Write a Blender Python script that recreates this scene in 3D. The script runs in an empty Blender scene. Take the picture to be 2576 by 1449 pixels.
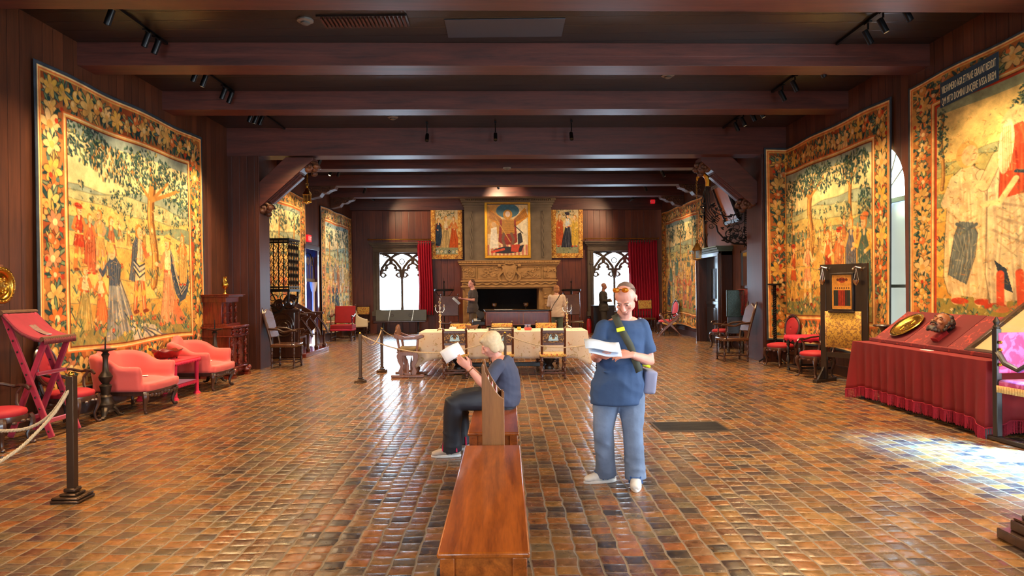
import bpy, math, random
import numpy as np
from mathutils import Vector, Matrix
random.seed(7); PI = math.pi
scene = bpy.context.scene
COL = scene.collection
# ---------------------------------------------------------------- camera model (photo treated as 2576 x 1449)
F, CX, CY, HC, RA = 1717.0, 1272.0, 726.0, 1.6, 0.0105
XL, XR, ZC = -5.67, 5.93, 4.94          # side walls, ceiling
SK = 0.035                              # cross members of the room run very slightly askew
YF, SKF = 25.6, 0.06                    # far wall: y = YF + SKF * x
def unr(px, py):
    dx, dy = px - 1288.0, py - 724.5
    return px - dy * RA, py + dx * RA
def AT(px, py, d):
    x, y = unr(px, py)
    return Vector(((x - CX) * d / F, d, HC - (y - CY) * d / F))
def FL(px, py, z=0.0):
    x, y = unr(px, py)
    return AT(px, py, F * (HC - z) / (y - CY))
def WX(px, py, X):
    x, y = unr(px, py)
    return AT(px, py, F * X / (x - CX))
PHI = math.atan(SKF)
def FW(px, py, off=0.0):
    """local (x, z) on a plane `off` metres in front of the far wall"""
    x, y = unr(px, py)
    y0 = YF - off / math.cos(PHI)
    d = y0 / (1 - SKF * (x - CX) / F)
    p = AT(px, py, d)
    return ((p.x + math.sin(PHI) * 0 ) / math.cos(PHI) - 0.0, p.z)
# ---------------------------------------------------------------- mesh builder
class MB:
    def __init__(s, M=None):
        s.v = []; s.f = []; s.M = M or Matrix()
    def add(s, vs, fs):
        n = len(s.v); M = s.M
        s.v += [tuple(M @ Vector(p)) for p in vs]
        s.f += [tuple(i + n for i in f) for f in fs]
        return s
    def box(s, c, d, rz=0, M=None):
        x, y, z = d[0] / 2, d[1] / 2, d[2] / 2
        R = Matrix.Translation(c) @ Matrix.Rotation(rz, 4, 'Z')
        if M: R = Matrix.Translation(c) @ M
        vs = [R @ Vector((a * x, b * y, e * z)) for a in (-1, 1) for b in (-1, 1) for e in (-1, 1)]
        return s.add(vs, [(0, 1, 3, 2), (4, 6, 7, 5), (0, 4, 5, 1), (2, 3, 7, 6), (0, 2, 6, 4), (1, 5, 7, 3)])
    def bb(s, x0, x1, y0, y1, z0, z1):
        return s.box(((x0 + x1) / 2, (y0 + y1) / 2, (z0 + z1) / 2), (x1 - x0, y1 - y0, z1 - z0))
    def tube(s, pts, r, n=8, closed=False, flat=1.0, cap=True, up=None):
        P = [Vector(p) for p in pts]; m = len(P)
        R = list(r) if hasattr(r, '__len__') else [r] * m
        vs = []; prev = None
        for i in range(m):
            if closed: t = P[(i + 1) % m] - P[i - 1]
            else: t = P[min(i + 1, m - 1)] - P[max(i - 1, 0)]
            t = t.normalized() if t.length > 1e-9 else Vector((0, 0, 1))
            if prev is None:
                a = Vector(up) if up else (Vector((0, 0, 1)) if abs(t.z) < .9 else Vector((0, 1, 0)))
            else: a = prev
            u = a - t * a.dot(t)
            if u.length < 1e-6: u = t.orthogonal()
            u.normalize(); w = t.cross(u); prev = u
            for k in range(n):
                an = 2 * PI * k / n
                vs.append(P[i] + (u * math.cos(an) * flat + w * math.sin(an)) * R[i])
        fs = []
        for i in range(m if closed else m - 1):
            j = (i + 1) % m
            for k in range(n):
                q = (k + 1) % n
                fs.append((i * n + k, i * n + q, j * n + q, j * n + k))
        if not closed and cap:
            fs.append(tuple(range(n))[::-1]); fs.append(tuple((m - 1) * n + k for k in range(n)))
        return s.add(vs, fs)
    def lathe(s, prof, c=(0, 0, 0), n=16, sx=1, sy=1, square=False):
        vs = []; m = len(prof); c = Vector(c)
        for r, z in prof:
            for k in range(n):
                a = 2 * PI * (k + .5) / n
                vs.append(c + Vector((math.cos(a) * r * sx, math.sin(a) * r * sy, z)))
        fs = [(i * n + k, i * n + (k + 1) % n, (i + 1) * n + (k + 1) % n, (i + 1) * n + k) for i in range(m - 1) for k in range(n)]
        fs.append(tuple(range(n))[::-1]); fs.append(tuple((m - 1) * n + k for k in range(n)))
        return s.add(vs, fs)
    def prism(s, poly, a, b, plane='xz'):
        """poly of 2D points extruded between a and b along the remaining axis"""
        n = len(poly)
        def mk(p, t):
            if plane == 'xz': return (p[0], t, p[1])
            if plane == 'yz': return (t, p[0], p[1])
            return (p[0], p[1], t)
        vs = [mk(p, a) for p in poly] + [mk(p, b) for p in poly]
        fs = [tuple(range(n)), tuple(range(2 * n - 1, n - 1, -1))]
        fs += [(i, i + n, (i + 1) % n + n, (i + 1) % n) for i in range(n)]
        return s.add(vs, fs)
    def ball(s, c, r, n=12, m=8, R=None):
        rx, ry, rz = (r, r, r) if not hasattr(r, '__len__') else r
        c = Vector(c); vs = [Vector((0, 0, -rz))]
        for i in range(1, m):
            t = -PI / 2 + PI * i / m
            for k in range(n):
                a = 2 * PI * k / n
                vs.append(Vector((rx * math.cos(t) * math.cos(a), ry * math.cos(t) * math.sin(a), rz * math.sin(t))))
        vs.append(Vector((0, 0, rz)))
        if R: vs = [R @ v for v in vs]
        vs = [v + c for v in vs]
        fs = [(0, 1 + (k + 1) % n, 1 + k) for k in range(n)]
        for i in range(m - 2):
            for k in range(n):
                q = (k + 1) % n
                fs.append((1 + i * n + k, 1 + i * n + q, 1 + (i + 1) * n + q, 1 + (i + 1) * n + k))
        L = len(vs) - 1; b = 1 + (m - 2) * n
        fs += [(b + k, b + (k + 1) % n, L) for k in range(n)]
        return s.add(vs, fs)
    def grid(s, P, closeu=False):
        h = len(P); w = len(P[0])
        vs = [p for row in P for p in row]
        fs = [(i * w + j, i * w + (j + 1) % w, (i + 1) * w + (j + 1) % w, (i + 1) * w + j)
              for i in range(h - 1) for j in range(w if closeu else w - 1)]
        return s.add(vs, fs)
    def loft(s, secs, n=16):
        """secs: (centre, rx, ry, xdir, ydir) elliptical sections"""
        P = []
        for c, rx, ry, xd, yd in secs:
            c = Vector(c); xd = Vector(xd).normalized(); yd = Vector(yd).normalized()
            P.append([c + xd * rx * math.cos(2 * PI * k / n) + yd * ry * math.sin(2 * PI * k / n) for k in range(n)])
        b = len(s.v); s.grid(P, closeu=True)
        m = len(P)
        s.f.append(tuple(b + k for k in range(n))[::-1]); s.f.append(tuple(b + (m - 1) * n + k for k in range(n)))
        return s
    def mesh(s, name):
        me = bpy.data.meshes.new(name); me.from_pydata(s.v, [], s.f); me.update()
        return me
    def build(s, name, m, parent=None, smooth=35, bev=0, sub=0, solid=0):
        me = s.mesh(name)
        return link(name, me, m, parent, smooth, bev, sub, solid)
def link(name, me, m, parent=None, smooth=35, bev=0, sub=0, solid=0):
    if m is not None: me.materials.append(m)
    o = bpy.data.objects.new(name, me); COL.objects.link(o)
    if smooth:
        me.polygons.foreach_set('use_smooth', [True] * len(me.polygons))
        try: me.set_sharp_from_angle(angle=math.radians(smooth))
        except Exception: pass
    if solid:
        q = o.modifiers.new('solid', 'SOLIDIFY'); q.thickness = solid; q.offset = 0
    if bev:
        q = o.modifiers.new('bevel', 'BEVEL'); q.width = bev; q.segments = 2; q.limit_method = 'ANGLE'; q.angle_limit = math.radians(40)
    if sub:
        q = o.modifiers.new('sub', 'SUBSURF'); q.levels = sub; q.render_levels = sub
    if parent: o.parent = parent
    return o
def tag(o, label=None, cat=None, group=None, kind=None):
    if label: o['label'] = label
    if cat: o['category'] = cat
    if group: o['group'] = group
    if kind: o['kind'] = kind
    return o
def thing(name, label, cat, loc=(0, 0, 0), rz=0, group=None):
    o = bpy.data.objects.new(name, None); COL.objects.link(o); o.empty_display_size = .05
    o.location = loc; o.rotation_euler = (0, 0, rz)
    return tag(o, label, cat, group)
def struct(o): o['kind'] = 'structure'; return o
def dup(root, loc, rz=0, label=None):
    r = root.copy(); COL.objects.link(r); r.location = loc; r.rotation_euler = (0, 0, rz)
    if label: r['label'] = label
    for ch in list(root.children):
        c = ch.copy(); COL.objects.link(c); c.parent = r
        for g in list(ch.children):
            e = g.copy(); COL.objects.link(e); e.parent = c
    return r
def fuse(mb, name, m, parent=None, voxel=.008, smooth=4, wr=None):
    """union of overlapping closed shapes -> one continuous skin"""
    me = mb.mesh('tmp'); o = bpy.data.objects.new('tmp', me); COL.objects.link(o)
    q = o.modifiers.new('r', 'REMESH'); q.mode = 'VOXEL'; q.voxel_size = voxel; q.adaptivity = 0
    if smooth:
        q = o.modifiers.new('s', 'SMOOTH'); q.iterations = smooth; q.factor = .5
    dg = bpy.context.evaluated_depsgraph_get(); dg.update()
    nm = bpy.data.meshes.new_from_object(o.evaluated_get(dg)); nm.name = name
    bpy.data.objects.remove(o); bpy.data.meshes.remove(me)
    nm.materials.clear()
    if wr:      # cloth wrinkles
        from mathutils import noise as nz
        n = len(nm.vertices); no = [v.normal.copy() for v in nm.vertices]
        for v, q in zip(nm.vertices, no):
            c = v.co; k = nz.noise(Vector((c.x * wr[1], c.y * wr[1], c.z * wr[2] + c.x * 2.5))); k2 = nz.noise(Vector((c.x * 3 + 7, c.y * 3, c.z * 2.2)))
            v.co = c + q * wr[0] * ((1 - abs(k) * 2.6) * (.35 + .65 * abs(k2) * 2))
        nm.update()
    return link(name, nm, m, parent, 180)
# ---------------------------------------------------------------- materials
MATS = {}
def lin(c):
    return tuple(((x / 255.) / 12.92 if x / 255. <= .04045 else ((x / 255. + .055) / 1.055) ** 2.4) for x in c[:3])
class NT:
    def __init__(s, name):
        s.m = bpy.data.materials.new(name); s.m.use_nodes = True; s.t = s.m.node_tree; s.n = s.t.nodes
        s.b = s.n['Principled BSDF']; s.out = s.n['Material Output']
    def N(s, ty, **kw):
        n = s.n.new(ty)
        for k, v in kw.items():
            if k.startswith('i_'): n.inputs[k[2:].replace('_', ' ')].default_value = v
            else: setattr(n, k, v)
        return n
    def L(s, a, b): s.t.links.new(a, b)
    def math(s, op, a, b=None, c=None):
        n = s.n.new('ShaderNodeMath'); n.operation = op
        for i, x in enumerate((a, b, c)):
            if x is None: continue
            if isinstance(x, (int, float)): n.inputs[i].default_value = x
            else: s.L(x, n.inputs[i])
        return n.outputs[0]
    def mix(s, f, a, b, mode='MIX'):
        n = s.n.new('ShaderNodeMix'); n.data_type = 'RGBA'; n.blend_type = mode
        for i, x in ((0, f), (6, a), (7, b)):
            if isinstance(x, (int, float)): n.inputs[i].default_value = x
            elif isinstance(x, tuple): n.inputs[i].default_value = (*x[:3], 1)
            else: s.L(x, n.inputs[i])
        return n.outputs[2]
    def ramp(s, f, stops):
        n = s.n.new('ShaderNodeValToRGB'); e = n.color_ramp.elements
        while len(e) < len(stops): e.new(.5)
        for i, (p, c) in enumerate(stops):
            e[i].position = p; e[i].color = (*c[:3], 1)
        s.L(f, n.inputs[0]); return n.outputs[0]
    def coords(s, kind='Object', scale=(1, 1, 1), rot=(0, 0, 0)):
        tc = s.n.new('ShaderNodeTexCoord'); mp = s.n.new('ShaderNodeMapping')
        mp.inputs['Scale'].default_value = scale; mp.inputs['Rotation'].default_value = rot
        s.L(tc.outputs[kind], mp.inputs[0]); return mp.outputs[0]
    def noise(s, v, scale, detail=4, rough=.55, dist=0):
        n = s.n.new('ShaderNodeTexNoise'); n.inputs['Scale'].default_value = scale; n.inputs['Detail'].default_value = detail
        n.inputs['Roughness'].default_value = rough; n.inputs['Distortion'].default_value = dist
        s.L(v, n.inputs['Vector']); return n.outputs[0]
    def bump(s, h, strength=.3, dist=.01, normal=None):
        n = s.n.new('ShaderNodeBump'); n.inputs['Strength'].default_value = strength; n.inputs['Distance'].default_value = dist
        s.L(h, n.inputs['Height'])
        if normal: s.L(normal, n.inputs['Normal'])
        s.L(n.outputs[0], s.b.inputs['Normal']); return n.outputs[0]
    def set(s, **kw):
        for k, v in kw.items():
            k = k.replace('_', ' ')
            if isinstance(v, (int, float)): s.b.inputs[k].default_value = v
            elif isinstance(v, tuple): s.b.inputs[k].default_value = (*v[:3], 1)
            else: s.L(v, s.b.inputs[k])
        return s
def plain(name, rgb, rough=.5, metal=0, var=.15, scale=12, bump=.15, bd=.003, **kw):
    """solid colour with a little mottling and bump"""
    if name in MATS: return MATS[name]
    t = NT(name); c = lin(rgb); v = t.coords()
    n = t.noise(v, scale, 4)
    col = t.mix(n, tuple(x * (1 - var * 1.6) for x in c), tuple(min(1, x * (1 + var * 1.6)) for x in c))
    t.set(Base_Color=col, Roughness=rough, Metallic=metal, **kw)
    if bump: t.bump(t.noise(v, scale * 4, 4), bump, bd)
    MATS[name] = t.m; return t.m
def wood(name, dark, light, rough=.35, axis=2, scale=1.0, coat=0, bump=.1):
    if name in MATS: return MATS[name]
    t = NT(name); sc = [9 * scale] * 3; sc[axis] = .7 * scale
    v = t.coords(scale=tuple(sc)); n = t.noise(v, 2.2, 6, .6, .6)
    v2 = t.coords(scale=tuple(6 * x for x in sc)); n2 = t.noise(v2, 3, 3)
    f = t.math('ADD', t.math('MULTIPLY', n, .75), t.math('MULTIPLY', n2, .25))
    col = t.ramp(f, [(.3, lin(dark)), (.7, lin(light))])
    t.set(Base_Color=col, Roughness=rough, Coat_Weight=coat, Coat_Roughness=.08)
    t.bump(n2, bump, .002); MATS[name] = t.m; return t.m
def velvet(name, rgb, rough=.85, sheen=.6, var=.25, scale=5, tint=None):
    if name in MATS: return MATS[name]
    t = NT(name); c = lin(rgb); v = t.coords(); n = t.noise(v, scale, 5)
    col = t.mix(n, tuple(x * (1 - var) for x in c), tuple(min(1, x * (1 + var)) for x in c))
    t.set(Base_Color=col, Roughness=rough, Sheen_Weight=sheen, Sheen_Roughness=.4, Sheen_Tint=tint or tuple(min(1, x * 1.5 + .05) for x in c))
    t.bump(t.noise(v, 60, 3), .15, .002); MATS[name] = t.m; return t.m
def pattern(name, base, mark, scale=14, thr=.52, width=.05, rough=.75, mark2=None, sheen=.2):
    """damask or floral cloth: figured blobs and stems over a ground"""
    if name in MATS: return MATS[name]
    t = NT(name); v = t.coords(); n = t.noise(v, scale, 2.5, .5, 1.2)
    m = t.ramp(n, [(thr, (0, 0, 0)), (thr + width, (1, 1, 1))])
    col = t.mix(m, lin(base), lin(mark))
    if mark2:
        n2 = t.noise(t.coords(rot=(1, 2, 3)), scale * 1.6, 2, .5, .8)
        col = t.mix(t.ramp(n2, [(thr + .06, (0, 0, 0)), (thr + .1, (1, 1, 1))]), col, lin(mark2))
    t.set(Base_Color=col, Roughness=rough, Sheen_Weight=sheen)
    t.bump(t.noise(v, 90, 2), .1, .001); MATS[name] = t.m; return t.m

# room boards: vertical planks with seams
def boards(name, dark, light, pitch=.19, along=2, across=1, rough=.45, seam=.55, spec=.4, rot=0):
    if name in MATS: return MATS[name]
    t = NT(name); tc = t.n.new('ShaderNodeTexCoord'); sp = t.n.new('ShaderNodeSeparateXYZ'); t.L(tc.outputs['Object'], sp.inputs[0])
    u = t.math('DIVIDE', sp.outputs[across], pitch)
    idx = t.math('FLOOR', u); fr = t.math('FRACT', u)
    w = t.N('ShaderNodeTexWhiteNoise', noise_dimensions='1D'); t.L(idx, w.inputs['W'])
    sc = [7.0] * 3; sc[along] = .5
    mp = t.N('ShaderNodeMapping'); mp.inputs['Scale'].default_value = sc; t.L(tc.outputs['Object'], mp.inputs[0])
    cb = t.N('ShaderNodeCombineXYZ'); t.L(t.math('MULTIPLY', w.outputs[0], 37.0), cb.inputs[along])
    va = t.N('ShaderNodeVectorMath', operation='ADD'); t.L(mp.outputs[0], va.inputs[0]); t.L(cb.outputs[0], va.inputs[1])
    n = t.noise(va.outputs[0], 3.0, 6, .65, .4)
    big = t.noise(tc.outputs['Object'], .9, 3)
    f = t.math('ADD', t.math('MULTIPLY', n, .55), t.math('ADD', t.math('MULTIPLY', w.outputs[0], .2), t.math('MULTIPLY', big, .3)))
    col = t.ramp(f, [(.28, lin(dark)), (.78, lin(light))])
    edge = t.math('MINIMUM', fr, t.math('SUBTRACT', 1.0, fr))
    sm = t.ramp(edge, [(.012, (seam * .6,) * 3), (.035, (1, 1, 1))])
    col = t.mix(1.0, col, sm, 'MULTIPLY')
    t.set(Base_Color=col, Roughness=rough, Specular_IOR_Level=spec)
    h = t.math('ADD', t.math('MULTIPLY', n, .3), t.ramp(edge, [(0, (0, 0, 0)), (.05, (1, 1, 1))]))
    t.bump(h, .5, .004); MATS[name] = t.m; return t.m
M_wall = boards('wall_boards', (50, 27, 17), (112, 62, 38), .2, 2, 1, rough=.42)
M_wallx = boards('wall_boards_far', (74, 32, 16), (138, 68, 38), .24, 2, 0, rough=.42)
M_ceil = boards('ceiling_boards', (22, 17, 14), (52, 39, 30), .28, 0, 1, rough=.32, seam=.5, spec=.5)
M_beam = wood('beam_wood', (50, 22, 18), (100, 48, 37), .45, 0, .6, bump=.25)
M_pier = boards('pier_boards', (46, 22, 16), (94, 48, 33), .155, 2, 0, rough=.4)
M_carv = wood('carved_wood', (60, 34, 22), (110, 66, 42), .5, 0, 1.2, bump=.4)
M_dark = wood('dark_walnut', (34, 17, 12), (78, 42, 28), .3, 2, 2, coat=.3)
M_black = wood('black_wood', (20, 15, 14), (44, 32, 28), .35, 2, 2, coat=.2)
M_mahog = wood('red_mahogany', (66, 16, 10), (128, 42, 24), .22, 2, 2.2, coat=.5)
M_oak = wood('brown_oak', (84, 46, 26), (134, 82, 52), .35, 2, 2, coat=.2)
M_iron = plain('black_iron', (34, 28, 26), .5, .7, .2, 20, .3)
M_lamp = plain('track_black', (14, 13, 15), .35, .4, .05, 20, 0)
M_brass = plain('polished_brass', (196, 150, 62), .22, 1, .12, 9, .25, .004)
M_gold = plain('gilt_frame', (212, 148, 44), .32, .85, .25, 30, .6, .006)
M_silver = plain('aged_silver', (196, 176, 150), .25, 1, .12, 20, .2)
M_bronze = plain('bronze_post', (82, 60, 44), .35, .75, .12, 8, .1)
M_pewter = plain('dark_bronze', (66, 56, 48), .42, .8, .2, 14, .35)
M_redv = velvet('crimson_velvet', (138, 6, 16), .8, .15, .3)
M_redt = velvet('table_velvet', (116, 2, 9), .8, .03, .4, 2.2)
M_redseat = velvet('red_damask_seat', (158, 12, 30), .7, .15, .2, 22)
M_magv = velvet('worn_crimson_velvet', (150, 18, 48), .75, .8, .45, 16, (1, .5, .6))
M_pink = velvet('salmon_slipcover', (204, 84, 78), .85, .3, .1, 3, (1, .65, .6))
M_curt = velvet('curtain_crimson', (178, 4, 40), .75, .2, .12, 4)
M_leather = plain('brown_leather', (84, 48, 28), .24, 0, .25, 9, .2, .003, Coat_Weight=.3)
M_fringe = plain('crimson_fringe', (150, 20, 44), .9, 0, .3, 60, .3)
M_cream = plain('cream_cloth', (206, 190, 162), .85, 0, .08, 6, .1)
M_stone = plain('grey_stone', (118, 102, 84), .85, 0, .22, 3.5, .5, .01)
M_mantel = plain('tan_limestone', (176, 132, 82), .85, 0, .25, 5, .7, .012)
M_wstone = plain('window_stone', (96, 82, 70), .85, 0, .25, 4, .5, .01)
M_soot = plain('sooty_brick', (22, 18, 17), .9, 0, .4, 6, .5)
M_rope = plain('rope', (186, 162, 130), .85, 0, .2, 60, .6, .004)
M_bench = wood('bench_cherry', (88, 36, 6), (186, 98, 32), .28, 1, .7, coat=.35, bump=.04)
M_rack = wood('rack_walnut', (106, 64, 28), (150, 98, 48), .4, 2, 1.0, bump=.08)
M_card = plain('white_card', (232, 228, 222), .6, 0, .02, 5, 0)
M_black_p = plain('black_paint', (16, 15, 15), .3, 0, .1, 5, 0)
M_skin = plain('skin', (206, 150, 126), .5, 0, .08, 14, .08, .002, Subsurface_Weight=.1)
M_floral = pattern('floral_needlework', (204, 160, 74), (168, 58, 34), 26, .55, .03, .8, (60, 88, 60))
M_pinkd = pattern('magenta_damask', (180, 44, 108), (212, 96, 156), 9, .46, .10, .55)
M_redd = pattern('red_damask', (104, 2, 9), (150, 36, 20), 12, .57, .03, .7, None, .03)
M_cloth = pattern('embroidered_linen', (214, 196, 176), (178, 156, 116), 10, .6, .05, .85, (190, 138, 106), .1)
M_glassw = None
def glass(name, rgb=(255, 255, 255), rough=.02, alpha=.25):
    t = NT(name)
    t.set(Base_Color=lin(rgb), Roughness=rough, Transmission_Weight=1.0, IOR=1.3)
    # thin panes: let most light straight through
    tr = t.N('ShaderNodeBsdfTransparent'); tr.inputs[0].default_value = (*lin(rgb), 1)
    mx = t.N('ShaderNodeMixShader'); mx.inputs[0].default_value = 1 - alpha
    gl = t.N('ShaderNodeBsdfGlossy'); gl.inputs['Roughness'].default_value = rough
    t.L(gl.outputs[0], mx.inputs[1]); t.L(tr.outputs[0], mx.inputs[2]); t.L(mx.outputs[0], t.out.inputs[0])
    return t.m
M_glass = glass('clear_glass', (245, 250, 255), .02, .06)
def emis(name, rgb, k):
    t = NT(name); t.set(Base_Color=lin(rgb), Emission_Color=lin(rgb), Emission_Strength=k); return t.m
M_bulb = emis('lamp_lens', (255, 214, 150), 9)
# ---- floor tiles
def tiles():
    t = NT('floor_tiles'); tc = t.n.new('ShaderNodeTexCoord')
    wob = t.N('ShaderNodeTexNoise'); wob.inputs['Scale'].default_value = 5.0; wob.inputs['Detail'].default_value = 1.5
    t.L(tc.outputs['Object'], wob.inputs['Vector'])
    sub = t.N('ShaderNodeVectorMath', operation='SUBTRACT'); t.L(wob.outputs['Color'], sub.inputs[0]); sub.inputs[1].default_value = (.5, .5, .5)
    scl = t.N('ShaderNodeVectorMath', operation='SCALE'); t.L(sub.outputs[0], scl.inputs[0]); scl.inputs['Scale'].default_value = .045
    ad = t.N('ShaderNodeVectorMath', operation='ADD'); t.L(tc.outputs['Object'], ad.inputs[0]); t.L(scl.outputs[0], ad.inputs[1])
    sp = t.n.new('ShaderNodeSeparateXYZ'); t.L(ad.outputs[0], sp.inputs[0])
    PX, PY = .136, .12
    u = t.math('DIVIDE', sp.outputs[0], PX); cu = t.math('FLOOR', u); fu = t.math('FRACT', u)
    w1 = t.N('ShaderNodeTexWhiteNoise', noise_dimensions='1D'); t.L(cu, w1.inputs['W'])
    v = t.math('ADD', t.math('DIVIDE', sp.outputs[1], PY), t.math('MULTIPLY', w1.outputs[0], 9.37))
    cv = t.math('FLOOR', v); fv = t.math('FRACT', v)
    cb = t.N('ShaderNodeCombineXYZ'); t.L(cu, cb.inputs[0]); t.L(cv, cb.inputs[1])
    w = t.N('ShaderNodeTexWhiteNoise', noise_dimensions='2D'); t.L(cb.outputs[0], w.inputs['Vector'])
    base = t.ramp(w.outputs[0], [(0, lin((56, 50, 48))), (.16, lin((84, 64, 58))), (.3, lin((102, 86, 68))), (.44, lin((108, 66, 46))), (.56, lin((132, 92, 54))),
                                  (.7, lin((152, 108, 58))), (.84, lin((148, 86, 44))), (1.0, lin((112, 98, 72)))])
    base.node.color_ramp.interpolation = 'LINEAR'
    loc = t.noise(ad.outputs[0], 14, 5, .6, .5)
    mot = t.ramp(loc, [(.3, (.5, .5, .52)), (.62, (1.15, 1.1, 1.05))])
    base = t.mix(1.0, base, mot, 'MULTIPLY')
    warm = t.noise(ad.outputs[0], 22, 3, .6)
    base = t.mix(t.math('MULTIPLY', t.ramp(warm, [(.5, (0, 0, 0)), (.75, (1, 1, 1))]), .5), base, lin((142, 102, 58)))
    eu = t.math('MULTIPLY', t.math('MINIMUM', fu, t.math('SUBTRACT', 1.0, fu)), PX)
    ev = t.math('MULTIPLY', t.math('MINIMUM', fv, t.math('SUBTRACT', 1.0, fv)), PY)
    gu = t.ramp(t.math('MULTIPLY', eu, 50.0), [(.20, (0, 0, 0)), (.42, (1, 1, 1))])
    gv = t.ramp(t.math('MULTIPLY', ev, 50.0), [(.05, (0, 0, 0)), (.2, (1, 1, 1))])
    g = t.math('MULTIPLY', gu, gv)
    col = t.mix(g, lin((128, 110, 88)), base)
    # pillowed tiles, each set at its own slight tilt
    pil = t.math('MULTIPLY', t.math('POWER', t.math('MINIMUM', t.math('MULTIPLY', eu, 26.0), 1.0), .5),
                 t.math('POWER', t.math('MINIMUM', t.math('MULTIPLY', ev, 34.0), 1.0), .5))
    sc = t.n.new('ShaderNodeSeparateColor'); t.L(w.outputs['Color'], sc.inputs[0])
    tilt = t.math('ADD', t.math('MULTIPLY', t.math('SUBTRACT', sc.outputs[0], .5), t.math('MULTIPLY', fu, 1.2)),
                  t.math('MULTIPLY', t.math('SUBTRACT', sc.outputs[1], .5), t.math('MULTIPLY', fv, 1.2)))
    h = t.math('ADD', pil, t.math('MULTIPLY', tilt, .45))
    h = t.math('ADD', h, t.math('MULTIPLY', loc, .4))
    h = t.math('ADD', h, t.math('MULTIPLY', t.noise(tc.outputs['Object'], 2.2, 2), .8))
    rg = t.mix(g, (.42,) * 3, t.ramp(loc, [(.3, (.17,) * 3), (.7, (.30,) * 3)]))
    t.set(Base_Color=col, Roughness=rg, Specular_IOR_Level=.75)
    t.bump(h, .5, .006)
    return t.m
M_floor = tiles()
# ================================================================ the room
def wall_mesh(a0, a1, holes, z1=ZC, z0=0.0):
    """rectangles (a0,a1,z0,z1) left after cutting rectangular holes"""
    xs = sorted({a0, a1, *[h[0] for h in holes], *[h[1] for h in holes]}); out = []
    for p, q in zip(xs[:-1], xs[1:]):
        hs = sorted([(h[2], h[3]) for h in holes if h[0] <= p + 1e-6 and h[1] >= q - 1e-6]); z = z0
        for b, t in hs:
            if b > z: out.append((p, q, z, b))
            z = t
        if z < z1: out.append((p, q, z, z1))
    return out
Y0 = -3.2; T = .35
fl = MB(); fl.bb(XL, XR, Y0, YF + .5, -.1, 0); struct(fl.build('floor', M_floor, smooth=0))
ce = MB(); ce.bb(XL - .3, XR + .3, Y0, YF + .6, ZC, ZC + .1); struct(ce.build('ceiling', M_ceil, smooth=0))
# --- left wall (one gothic doorway far down)
gd0, gd1 = WX(764, 700, XL).y, WX(794, 700, XL).y; gdz = 2.78
m = MB()
for p, q, b, t in wall_mesh(Y0, YF - .3, [(gd0, gd1, 0, gdz)]): m.bb(XL - T, XL, p, q, b, t)
struct(m.build('wall_left', M_wall, smooth=0))
# --- right wall: arched window half hidden by a tapestry, tall window beside the camera
aw0 = WX(2276, 500, XR).y; aw1 = aw0 + 1.5; awz = 3.05
nw = (3.3, 5.9, .15, 3.7)
m = MB()
for p, q, b, t in wall_mesh(Y0, YF + .3, [(aw0, aw1, .35, awz + .75), nw]): m.bb(XR, XR + T, p, q, b, t)
for sgn in (0, 1):
    c = (aw0 + aw1) / 2; e = aw0 if sgn == 0 else aw1
    arc = [(c + .75 * math.cos(a), awz + .75 * math.sin(a)) for a in ([PI - i * PI / 20 for i in range(11)] if sgn == 0 else [i * PI / 20 for i in range(11)])]
    m.prism(arc + [(e, awz + .751)] if sgn == 0 else arc + [(e, awz + .751)], XR, XR + T, 'yz')
struct(m.build('wall_right', M_wall, smooth=0))
# --- back wall behind the camera, two unseen window openings added for fill light
m = MB()
for p, q, b, t in wall_mesh(XL - T, XR + T, [(-4.4, -2.2, .8, 3.4), (2.4, 4.6, .8, 3.4)]): m.bb(p, q, Y0 - T, Y0, b, t)
struct(m.build('wall_back', M_wallx, smooth=0))
# --- far wall, set very slightly askew
FR = thing('tmp_far', None, None)          # carries only the frame of reference, removed below
FMAT = Matrix.Translation((0, YF, 0)) @ Matrix.Rotation(PHI, 4, 'Z')
COL.objects.unlink(FR); bpy.data.objects.remove(FR)
def far(o):                                 # place a thing built in far-wall coordinates (x along, -y into the room)
    o.matrix_world = FMAT @ o.matrix_basis; return o
def fthing(name, label, cat, x=0, off=0, z=0, group=None):
    p = FMAT @ Vector((x, -off, z))
    return thing(name, label, cat, p, PHI, group)
w1 = (FW(956, 700)[0], FW(1066, 700)[0], FW(1000, 781)[1], FW(1000, 636)[1] )
w2 = (FW(1492, 700)[0], FW(1600, 700)[0], FW(1540, 781)[1], FW(1540, 632)[1])
fb = (FW(1200, 700)[0], FW(1350, 700)[0], 0, FW(1270, 722)[1])
m = MB()
for p, q, b, t in wall_mesh(-6.1, 6.3, [w1, w2, fb]): m.bb(p, q, 0, T, b, t)
wf = m.build('wall_far', M_wallx, smooth=0); struct(wf); wf.matrix_world = FMAT
m = MB(); m.bb(-6.1, 6.3, -.28, 0, FW(1000, 531)[1], ZC)
tr = m.build('trim_1', M_beam, smooth=0); struct(tr); tr.matrix_world = FMAT
# --- baseboards
def base(name, x0, x1, y0, y1, h=.16):
    m = MB(); m.bb(x0, x1, y0, y1, 0, h); m.bb(x0 - .005, x1 + .005, y0, y1, h, h + .02); struct(m.build(name, M_dark, smooth=0, bev=.004))
base('baseboard_left', XL, XL + .03, Y0, gd0 - .15)
base('baseboard_right', XR - .03, XR, 6.0, YF - .2)
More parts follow.
